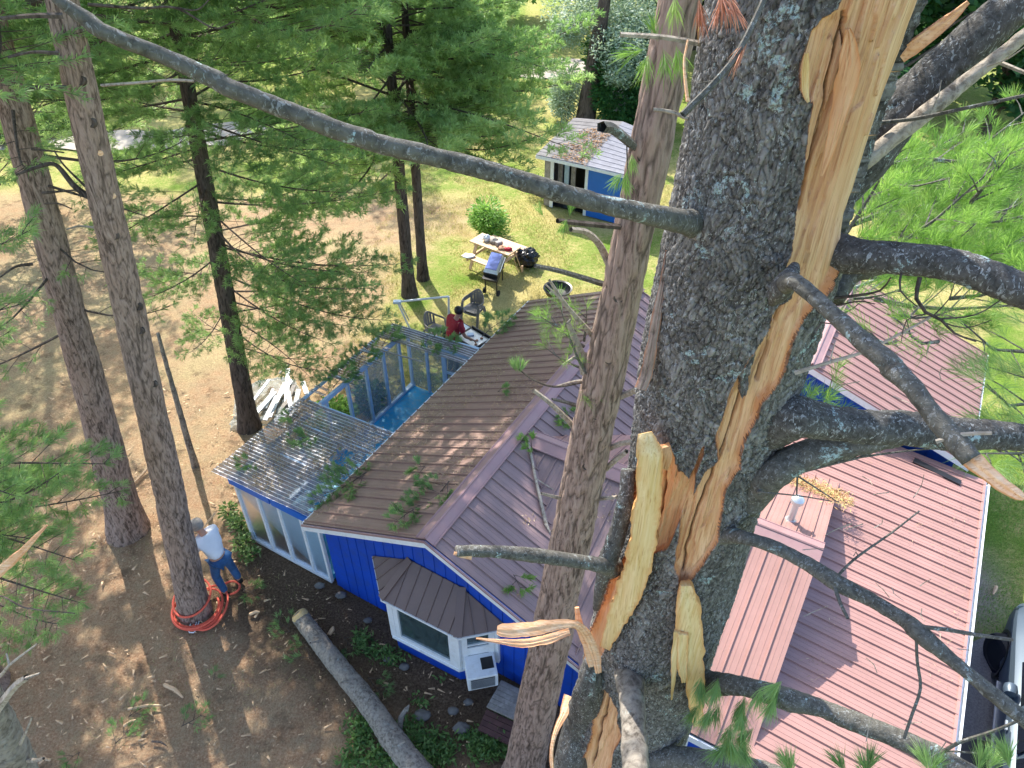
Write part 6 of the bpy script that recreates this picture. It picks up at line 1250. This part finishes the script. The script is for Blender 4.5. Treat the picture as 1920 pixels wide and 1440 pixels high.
# satellite dish
ds = empty('satellite_dish', G(1150, 246), 'small grey satellite dish on a pole in front of the dark hedge', 'satellite dish')
pb = G(1150, 246); pt_ = W(1153, 205, pb.y); mb = MB(); mb.tube([pb, pt_], .04, 8); mb.build('pole', 'alu', ds)
dn_ = Vector((-.5, -.75, .45)).normalized(); mb = MB(); mb.lathe(pt_ + ZX * .35 + Vector((.1, 0, 0)) - dn_ * .1, [(.01, 0), (.2, .03), (.36, .09), (.44, .15), (.42, .15), (.2, .045), (.01, .015)], 24, dn_); mb.build('dish', 'alu', ds, True)
mb = MB(); mb.tube([pt_, pt_ + dn_ * .5 + ZX * .1], .018, 6); mb.cbox(pt_ + dn_ * .52 + ZX * .12, .08, .08, .12); mb.build('arm', 'alu', ds)
# lumber pile and plastic sheeting
pile = [(490, 770, 525, 728, 8), (512, 758, 548, 712, 7), (548, 775, 540, 735, 8), (497, 788, 520, 742, 8), (505, 782, 535, 718, 9), (520, 775, 545, 745, 7), (537, 762, 540, 692, 8), (552, 770, 560, 730, 6), (575, 738, 568, 716, 6), (480, 775, 515, 735, 6), (532, 768, 552, 722, 7), (515, 790, 540, 768, 6), (498, 765, 512, 730, 5), (560, 760, 575, 742, 5), (470, 758, 505, 712, 5), (524, 700, 542, 684, 4), (545, 780, 560, 752, 5)]
g = np.random.default_rng(9); where = ['broad one under the others at the left', 'broad one crossing the middle', 'broad one at the lower right', 'nearest the pine trunk', 'second from the pine trunk', 'short one in the middle', 'upright one at the top', 'right of the upright one', 'at the far right end', 'leftmost low one', 'right of middle', 'lowest at the front', 'thin one on the sheet', 'short one at the right', 'slanting over the sheet at the left', 'at the top tip', 'in front at the right']
for k, (x0, y0, x1, y1, w_) in enumerate(pile):
    a = G(x0, y0, .06 + .02 * (k % 5)); b_ = G(x1, y1, .12 + .05 * (k % 4)); mb = MB(); mb.bar(a, b_, .10 if w_ > 5 else .06, .035); setp(mb.build('board', 'white' if k % 5 else 'oldwood'), 'old white painted board in the lumber pile, ' + where[k], 'board', 'old white boards piled by the pine')
n = 60; uu = np.linspace(-1, 1, n); U, V_ = np.meshgrid(uu, uu); P_ = np.array(G(498, 755))[None, None] + U[..., None] * np.array([.75, .15, 0]) + V_[..., None] * np.array([-.2, .8, 0]); q3 = np.stack([U * 2.2, V_ * 2.2, U * 0], -1).reshape(-1, 3)
P_[..., 2] += .03 + .10 * np.abs(fbm(q3 * 1.5, 4, 4)).reshape(n, n) * 1.6 - .1 * (np.maximum(abs(U), abs(V_)) > .92); P_[..., 0] += .12 * fbm(q3, 3, 6).reshape(n, n); P_[..., 1] += .2 * fbm(q3, 3, 7).reshape(n, n)
i = (np.arange(n - 1)[:, None] * n + np.arange(n - 1)[None]).ravel(); f = np.stack([i, i + 1, i + n + 1, i + n], 1)
setp(link('plastic_sheet', npmesh('plastic_sheet', P_.reshape(-1, 3), f, None, True), M['film']), 'crumpled clear plastic sheeting spread under the old boards by the pine trunk', 'plastic sheet')
# log
lg = empty('log', G(570, 1160), 'thick grey cut log lying on the ground in front of the bay window', 'log')
LP = [(*(G(566, 1166) + ZX * .17), .145), (*(G(620, 1238) + ZX * .17), .155), (*(G(690, 1325) + ZX * .18), .165), (*(G(745, 1405) + ZX * .19), .18), (*(G(820, 1500) + ZX * .2), .19)]
solid('trunk', resample(LP, .02), 48, M['bark_log'], lg, d_limb, 12)
a = Vector(LP[0][:3]); dr_ = (a - Vector(LP[1][:3])).normalized(); mb = MB(); mb.lathe(a - dr_ * .05 + ZX * .02, [(.145, 0), (.142, .07), (.12, .10), (.08, .115), (.01, .11)], 22, dr_ + Vector((0, -.35, .75))); mb.build('cut_end', 'wood_slab', lg, True)
for x, y, dx, dy in ((735, 1405, 25, -15), (600, 1200, -20, 6), (660, 1275, -22, 5)):
    p = G(x, y, .3); q_ = G(x + dx, y + dy, .42); mb = MB(); mb.tube([p, q_], [.03, .015], 7); mb.build('stub', 'bark_log', lg, True)
# rope around pine A
def loops(c, rows): 
    out = MB()
    for r1, r2, z_, tx, ty, a0, a1, ox, oy in rows:
        pts = [c + Vector((ox + r1 * math.cos(a), oy + r2 * math.sin(a), z_ + tx * math.cos(a) + ty * math.sin(a))) for a in np.linspace(a0, a1, 40)]; out.tube(pts, .02, 8)
    return out
c = G(368, 1143); tp_ = 6.2832
rp = loops(c, [(.33, .33, .36, .05, .09, 0, tp_, .02, 0), (.38, .36, .07, .0, .02, 2.6, 6.9, .03, -.02), (.41, .40, .12, 0, .02, 2.8, 6.6, .05, -.05), (.44, .38, .05, 0, .0, 3.0, 6.1, .07, -.06), (.26, .36, .08, .02, .05, 4.2, 8.2, .22, -.02), (.30, .42, .10, .02, .05, 4.0, 8.4, .27, -.02), (.16, .14, .05, 0, 0, 0, tp_, .5, .42)])
setp(rp.build('rope', 'rope', None, True), 'thick orange red rope wound in loops around the foot of a pine', 'rope')
c = G(366, 1172); mb = MB(); mb.tube([c + Vector((x, y, .04)) for x, y in ((-.06, .16), (-.07, -.12), (-.03, -.17), (.04, -.17), (.07, -.12), (.06, .16), (.02, .2), (-.03, .2), (-.06, .16))], .011, 8); mb.tube([c + Vector((x, y, .05)) for x, y in ((.03, .12), (.03, -.05), (0, -.08), (-.03, -.05))], .01, 8)
setp(mb.build('shackle', 'white', None, True), 'silver metal shackle lying below the orange rope', 'shackle')
mb = MB(); mb.tube([G(322, 1152, .05), G(334, 1138, .12)], .03, 8); setp(mb.build('rod', 'plank'), 'short pale rod poking out left of the orange rope', 'rod')
# car
CU, CV = 9.72, 3.60
car = empty('car', H(8.4, 4.5), 'steel blue grey car parked on the gravel at the right edge', 'car')
def loft(secs, m_, nm, parent, cap=True):
    mb = MB(); k = len(secs[0])
    for s_ in secs: mb.v += [tuple(p) for p in s_]
    for i in range(len(secs) - 1):
        for j in range(k - 1): a = i * k + j; mb.f.append([a, a + 1, a + k + 1, a + k])
    if cap: mb.f.append(list(range(k))); mb.f.append([(len(secs) - 1) * k + j for j in range(k)][::-1])
    return mb.build(nm, m_, parent, True)
VC = CV + .93
def sec(u, hw, zl, zh, zs=None, top=.8): 
    zs = zs or zl + (zh - zl) * .62
    half = [(hw * .95, zl), (hw, zl + .12), (hw, zs), (hw * .97, zs + (zh - zs) * .6), (hw * top, zh)]
    return [H(u, VC - a, z) for a, z in half] + [H(u, VC, zh + .03)] + [H(u, VC + a, z) for a, z in half[::-1]]
us = [(10.74, .55, .35, .62), (10.70, .74, .3, .72), (10.55, .85, .26, .82), (10.2, .91, .25, .93), (9.7, .93, .25, .98), (9.2, .93, .25, 1.02), (8.8, .93, .25, 1.04), (7.5, .93, .25, 1.04), (6.6, .92, .25, 1.05), (6.2, .88, .28, 1.0), (6.1, .78, .35, .9)]
loft([sec(u, a, b_, c) for u, a, b_, c in us], 'carpaint', 'body', car)
def cab(u, hw, zl, zh, t): return [H(u, VC - hw, zl), H(u, VC - hw * t, zh), H(u, VC, zh + .03), H(u, VC + hw * t, zh), H(u, VC + hw, zl)]
loft([cab(9.15, .84, 1.0, 1.04, .96), cab(8.55, .84, 1.02, 1.52, .80), cab(8.3, .84, 1.02, 1.62, .78)], 'carglass', 'windshield', car)
loft([cab(8.3, .86, 1.02, 1.60, .78), cab(7.4, .86, 1.02, 1.66, .78), cab(6.6, .86, 1.02, 1.62, .78), cab(6.2, .84, 1.0, 1.1, .9)], 'carpaint', 'roof', car)
for sgn in (-1, 1):
    for a, b_ in ((8.2, 7.5), (7.42, 6.7)):
        mb = MB(); w1, w2 = VC + sgn * (.865), VC + sgn * (.72); mb.prism([H(a, w1, 1.08), H(b_, w1, 1.08), H(b_ + .03, w2, 1.55), H(a - .1, w2, 1.55)], VX * sgn * .012); mb.build('window', 'carglass', car)
    mb = MB(); mb.lathe(H(8.55, VC + sgn * .98, 1.02), [(.02, -.10), (.08, -.09), (.1, -.02), (.09, .06), (.03, .1)], 12, UX); mb.build('mirror', 'carpaint', car, True)
    for uw in (CU, 7.0):
        cw = H(uw, VC + sgn * .80, .34); ax = VX * sgn; ax0 = ax
        mb = MB(); mb.lathe(cw, [(.40, .10), (.41, .142), (.36, .144), (.3, .08)], 28, ax); mb.build('wheel_arch', 'dark', car, True)
        if uw == CU: ax = (VX * sgn * math.cos(R(28)) + UX * sgn * math.sin(R(28))).normalized(); cw = cw + VX * sgn * .05
        mb = MB(); mb.lathe(cw, [(.22, -.08), (.33, -.07), (.345, -.02), (.345, .13), (.33, .165), (.24, .175), (.235, .16)], 32, ax); wh = mb.build('wheel', 'rubber', car, True)
        mb = MB(); mb.lathe(cw, [(.235, .14), (.215, .12), (.05, .12), (.04, .15), (.005, .155)], 24, ax)
        X_ = UX; 
        for k in range(5):
            a = k * 1.2566; dd_ = ax.cross(ZX).normalized() * math.cos(a) + ZX * math.sin(a); mb.bar(cw + ax * .14 + dd_ * .04, cw + ax * .145 + dd_ * .225, .035, .02, ax)
        mb.build('rim', 'alu', wh, True)
    mb = MB(); mb.cbox(H(8.05, VC + sgn * .945, .85), .03, .16, .03, -HA); mb.build('door_handle', 'alu', car)
    mb = MB(); mb.prism([H(10.62, VC + sgn * .55, .62), H(10.45, VC + sgn * .86, .66), H(10.4, VC + sgn * .87, .78), H(10.6, VC + sgn * .58, .74)], UX * .03 + ZX * .02); mb.build('headlight', 'glass', car)
    mb = MB(); mb.bar(H(9.15, VC + sgn * .935, .35), H(7.5, VC + sgn * .935, .33), .03, .03); mb.build('door_trim', 'alu', car)
# doormat-like grate by the gravel, wooden step and platform, post
mb = MB(); mb.prism([G(1802, 1382, .08), G(1853, 1392, .08), G(1846, 1445, .08), G(1797, 1440, .08)], ZX * .02); setp(mb.build('doormat', 'dark'), 'black rubber mat on the gravel at the corner of the house', 'mat')
mb = MB()
for k in range(6):
    t = k / 6; a = G(940, 1276, .3).lerp(G(912, 1325, .3), t); b_ = G(992, 1302, .3).lerp(G(966, 1350, .3), t); s_ = (G(912, 1325, .3) - G(940, 1276, .3)) / 6 * .93; mb.prism([a, b_, b_ + s_, a + s_], ZX * -.04)
mb.bar(G(938, 1285, .14), G(985, 1308, .14), .06, .25)
setp(mb.build('wooden_step', 'oldwood'), 'mossy grey wooden step against the blue wall below the bay window', 'step')
mb = MB()
for k in range(4):
    t = k / 4; a = G(912, 1330, .16).lerp(G(896, 1368, .16), t); b_ = G(966, 1354, .16).lerp(G(956, 1398, .16), t); s_ = (G(896, 1368, .16) - G(912, 1330, .16)) / 4 * .93; mb.prism([a, b_, b_ + s_, a + s_], ZX * -.05)
setp(mb.build('wooden_step', 'brownwood'), 'dark red wooden board step in front of the mossy grey one', 'step')
# stones
g = np.random.default_rng(14)
for k, (x, y, s_, wd_) in enumerate(((768, 1212, .10, 'pale stone among the plants under the bay window'), (866, 1368, .13, 'largest grey stone in front of the wooden steps'), (758, 1252, .09, 'grey stone left below the bay window'), (727, 1238, .08, 'stone beside the log under the bay window'), (792, 1345, .13, 'round grey stone behind the log near the pale stub'), (850, 1335, .09, 'small stone beside the largest grey one'), (640, 1118, .10, 'pale flat stone below the hazy greenhouse panes'), (600, 1100, .09, 'half buried stone near the greenhouse corner'), (690, 1165, .08, 'stone at the left foot of the gable wall'), (878, 1318, .08, 'bluish stone close to the dark wooden step'))):
    lump('stone', G(x, y), s_ * 1.0, s_ * .75, s_ * .45, 'stone', wd_, 'stone', 20 + k, .35, 'fieldstones along the house', 16)
# stub of wood standing behind the log
mb = MB(); mb.tube([G(748, 1375), G(752, 1345, .2), G(762, 1328, .35)], [.05, .045, .03], 8); mb.prism([G(758, 1330, .36), G(768, 1322, .36), G(765, 1336, .3)], ZX * .03); setp(mb.build('broken_branch', 'bark_log', None, True), 'short broken branch with a pale tip standing behind the log', 'branch')

# ---- fallen boughs and sprigs
def fallen(p0, p1, label, seed, mat_='needle', nn=40, ln=.12, wd=.008, group='green boughs fallen on the roofs', **kw):
    e = empty('fallen_bough', tuple(p0), label, 'pine bough', group); k2 = dict(bare=.05, twl=.5, step=.09, tstep=.06, sag=0, up=.6); k2.update(kw)
    crown(e, [(np.array(p0), np.array(p1))], M[mat_], seed, nn, ln, wd, 'bark_dark', .012, 'needles', 'stem', .8, **k2); return e
def onL(px_, py_, o=.06):                 # point on the wing's left slope
    r = Vector(ray(px_, py_)); n_ = (VX * -s1 + ZX).normalized(); p0 = H(5.2, -6.95, EA); t = (p0 - Vector((0, 0, CAM_H))).dot(n_) / r.dot(n_); return Vector((0, 0, CAM_H)) + r * t + n_ * o
def onR(px_, py_, o=.06):
    r = Vector(ray(px_, py_)); n_ = (VX * s1 + ZX).normalized(); p0 = H(5.2, -1.85, EA); t = (p0 - Vector((0, 0, CAM_H))).dot(n_) / r.dot(n_); return Vector((0, 0, CAM_H)) + r * t + n_ * o
for k, (f_, x0, y0, x1, y1, lb_, mt) in enumerate(((onL, 690, 890, 590, 945, 'large green bough lying across the near eave of the shaded roof', 'needle_dark'), (onL, 660, 900, 640, 920, 'short green bough beside the large one at the shaded eave', 'needle'), (onL, 845, 908, 760, 965, 'long green bough in the middle of the shaded roof near the gable edge', 'needle_dark'), (onL, 780, 960, 740, 990, 'green bough hanging over the gable edge of the shaded roof', 'needle'), (onL, 800, 880, 775, 885, 'small green tuft above the long bough on the shaded roof', 'needle'), (onL, 690, 870, 672, 888, 'small dark green tuft left of the bright streak on the shaded roof', 'needle'), (onL, 935, 740, 950, 738, 'tiny tuft in the upper middle of the shaded roof', 'needle'), (onR, 960, 1080, 975, 1110, 'green sprig lying on the right slope above the bay window', 'needle_bright'), (onR, 1005, 850, 985, 830, 'yellow green sprig on the ridge near the cross roof', 'needle_bright'), (onR, 1040, 880, 1055, 900, 'green sprig on the violet shaded roof left of the reddish trunk', 'needle'), (onR, 1100, 780, 1060, 800, 'pale green sprig lying over the violet ridge', 'needle_bright'))):
    fallen(f_(x0, y0), f_(x1, y1), lb_, 200 + k, mt)
fallen(H(7.0, -8.2, 1.92) + ZX * .0, H(6.6, -8.5, 1.9), 'dark sprig on the corrugated greenhouse sheet near its middle', 215, 'needle_dark')
fallen(H(5.9, -8.7, 1.92), H(5.7, -8.9, 1.9), 'dark sprig on the near left corner of the greenhouse sheet', 216, 'needle_dark')
fallen(H(7.2, -8.9, 1.90), H(7.0, -9.1, 1.9), 'brown green sprig on the left edge of the greenhouse sheet', 217, 'needle_dark')
for k in range(3): fallen(H(8.2 + k * .8, -8.9, 1.88), H(8.9 + k * .8, -9.1, 1.88), 'green bough lying on the broken roof strips, ' + ('nearest', 'middle', 'farthest')[k] + ' of three', 218 + k, 'needle_dark', twl=.5)
fallen(H(10.4, -8.3, 1.98), H(10.5, -7.4, 2.0), 'mossy green bough on the far roof strip of the greenhouse', 221, 'needle_dark')
fallen(H(11.0, -7.1, 2.05), H(11.8, -6.85, 2.15), 'green bough at the far eave right beside the griddle', 222, 'needle')
p_ = [onR(988, 822, .03), onR(1002, 900, .05), onR(1022, 985, .04), onR(1030, 1000, .03)]
mb = MB(); mb.tube(p_, [.018, .022, .028, .01], 7); mb.tube([p_[1], onR(1040, 928, .1), onR(1060, 935, .1)], [.01, .008, .004], 5); setp(mb.build('dead_branch', 'bark_pale', None, True), 'brown dead branch lying down the roof valley left of the reddish trunk', 'branch')
for k, (x0, y0, x1, y1, lb_) in enumerate(((215, 1395, 250, 1360, 'dark green fallen bough on bare ground at the lower left'), (240, 1345, 280, 1325, 'green sprig with pale sticks above the lower left bough'), (340, 1362, 385, 1335, 'flat green sprig on bare ground below the sunlit patch'), (400, 1275, 412, 1268, 'tiny green sprig right of the sunlit patch'), (545, 1185, 520, 1165, 'green bough under the cut end of the log'), (580, 1235, 560, 1200, 'green bough along the left side of the log'), (455, 1105, 480, 1120, 'dark green bough beside the feet of the man in white'), (150, 1410, 125, 1430, 'faint green sprig near the bottom left corner'), (645, 1195, 668, 1220, 'green bough along the house side of the log'), (690, 1270, 720, 1300, 'green bough between the log and the bay window'), (745, 1360, 770, 1400, 'green bough beyond the log near the bottom'))):
    fallen(G(x0, y0, .05), G(x1, y1, .06), lb_, 230 + k, 'needle_dark' if k != 3 else 'needle', group='green boughs fallen on the ground', nn=24)
for k, (x0, y0, x1, y1, w_, lb_) in enumerate(((308, 1284, 343, 1308, .035, 'pale broken stick below the left sunlit patch'), (240, 1330, 305, 1322, .025, 'thin pale stick on the upper left of the fallen boughs'), (232, 1362, 255, 1350, .03, 'short pale stick by the dark fallen bough'), (252, 905, 284, 870, .03, 'long straight pale stick behind the roped pine'), (320, 1098, 333, 1085, .02, 'pale stick left of the roped pine'), (468, 1152, 487, 1147, .03, 'pale chip of wood right of the orange rope'), (617, 1190, 625, 1175, .04, 'reddish wood piece behind the log'), (285, 1390, 312, 1398, .02, 'dark twig at the bottom left'), (0, 1212, 20, 1208, .03, 'pale stick at the left picture edge'), (1868, 1100, 1862, 1115, .035, 'bare wood piece on the green grass beside the gravel'))):
    mb = MB(); a, b_ = G(x0, y0, .04), G(x1, y1, .06); mb.tube([a, a.lerp(b_, .5) + Vector((.02, .02, .01)), b_], [w_ * .9, w_, w_ * .4], 6); setp(mb.build('stick', 'plank' if k not in (7,) else 'bark_dark', None, True), lb_, 'stick', 'broken sticks on the ground')

# ---- stuff nobody could count
g = np.random.default_rng(20); N = 2300
x = g.uniform(-11, -.6, N); y = 3.5 + g.random(N) ** 1.2 * 11; uq = x * math.sin(HA) + y * math.cos(HA); vq = x * math.cos(HA) - y * math.sin(HA); k = ~((uq > 5.2) & (vq > -9.3)); x, y = x[k], y[k]; N = len(x)
L_ = .012 + .06 * g.random(N) ** 3.5; a = g.uniform(0, 6.28, N); Wd = L_ * g.uniform(.12, .35, N) + .004; dx, dy = np.cos(a), np.sin(a); zc = .0 + g.uniform(.02, .055, N); til = g.uniform(-.3, .3, N) * L_
v = np.stack([np.stack([x - dx * L_ - dy * Wd, y - dy * L_ + dx * Wd, zc - til], 1), np.stack([x + dx * L_ - dy * Wd * .3, y + dy * L_ + dx * Wd * .3, zc + til], 1), np.stack([x + dx * L_ + dy * Wd * .3, y + dy * L_ - dx * Wd * .3, zc + til], 1), np.stack([x - dx * L_ + dy * Wd, y - dy * L_ - dx * Wd, zc - til], 1)], 1)
lo = v.copy(); lo[..., 2] -= .008; vv_ = np.concatenate([v, lo], 1).reshape(-1, 3); i = np.arange(N)[:, None] * 8
f = np.concatenate([i + np.array([q_]) for q_ in ([0, 1, 2, 3], [0, 4, 5, 1], [1, 5, 6, 2], [2, 6, 7, 3], [3, 7, 4, 0])], 0)
setp(link('wood_chips', npmesh('wood_chips', vv_, f), M['plank']), 'pale wood chips and splinters scattered over the brown ground', 'wood chips', kind='stuff')
def blades(name, pts, hgt, wd, mat_, seed, label, lean=.6, cat='grass'):
    g = np.random.default_rng(seed); n = len(pts); h = hgt * g.uniform(.5, 1.2, n); a = g.uniform(0, 6.28, n); b_ = g.uniform(0, 6.28, n); r_ = lean * g.uniform(.2, 1, n) * h
    o = np.stack([np.cos(a) * wd, np.sin(a) * wd, a * 0], 1); tip = pts + np.stack([np.cos(b_) * r_, np.sin(b_) * r_, h], 1); v = np.stack([pts - o, pts + o, tip], 1).reshape(-1, 3)
    return setp(link(name, npmesh(name, v, np.arange(n * 3).reshape(-1, 3), {'tint': np.repeat(g.random(n), 3)}), mat_), label, cat, kind='stuff')
def gz_at(p): return np.zeros(len(p))
N = 90000; x = g.uniform(-5, 6, N); y = 13 + g.random(N) ** 1.1 * 17; p = np.stack([x, y, x * 0 - .02], 1); m1 = fbm(p * .9, 3, 60)
uq = x * math.sin(HA) + y * math.cos(HA); vq = x * math.cos(HA) - y * math.sin(HA); k = (m1 > -.15) & ~((uq > 5) & (uq < 12.9) & (vq > -9) & (vq < 2.9)) & (x > -4.2 + m1 * 2); blades('grass', p[k], .07, .008, M['grass_b'], 21, 'dry yellowing lawn grass between the house and the shed')
N = 42000; u2 = g.uniform(8.3, 17, N); v2 = g.uniform(2.75, 7, N); p = np.stack([u2 * math.sin(HA) + v2 * math.cos(HA), u2 * math.cos(HA) - v2 * math.sin(HA), u2 * 0 - .02], 1); k = ~((u2 < 10.7) & (v2 > 3.2 + (u2 - 9) * .4)); blades('grass', p[k], .06, .006, M['leaf'], 22, 'short green grass to the right of the pink roof')
N = 3400; x = g.uniform(640, 985, N); y = g.uniform(1120, 1440, N); p = np.array([list(G(a, b_)) for a, b_ in zip(x, y)]); uq = p[:, 0] * math.sin(HA) + p[:, 1] * math.cos(HA); n_ = fbm(p * 1.3, 3, 63); k = (uq < 4.95) & (n_ > .06) & (y > 1090 + (x - 600) * .2)
p = p[k]; pp_ = np.repeat(p, 5, 0) + g.normal(size=(len(p) * 5, 3)) * np.array([.05, .05, 0]); pp_[:, 2] = np.abs(g.normal(size=len(pp_))) * .05 + .02; v, f, t = leaves(pp_, .10, .035, 23, .8); setp(link('ground_cover', npmesh('ground_cover', v, f, {'tint': t * .7}), M['leaf_mid']), 'low dark green weeds growing in the soil along the gable wall', 'weeds', kind='stuff')
N = 7000; x = g.uniform(-9, -1.5, N); y = g.uniform(3.8, 12, N); p = np.stack([x, y, x * 0 + .0], 1); n_ = fbm(p * 1.1, 3, 66); uq = x * math.sin(HA) + y * math.cos(HA); vq = x * math.cos(HA) - y * math.sin(HA); k = (n_ > .16) & ~((uq > 5.2) & (vq > -9.3)); blades('dry_grass', p[k], .06, .004, M['grass_b'], 24, 'sparse dry blades poking through the brown needle litter', 1.2)
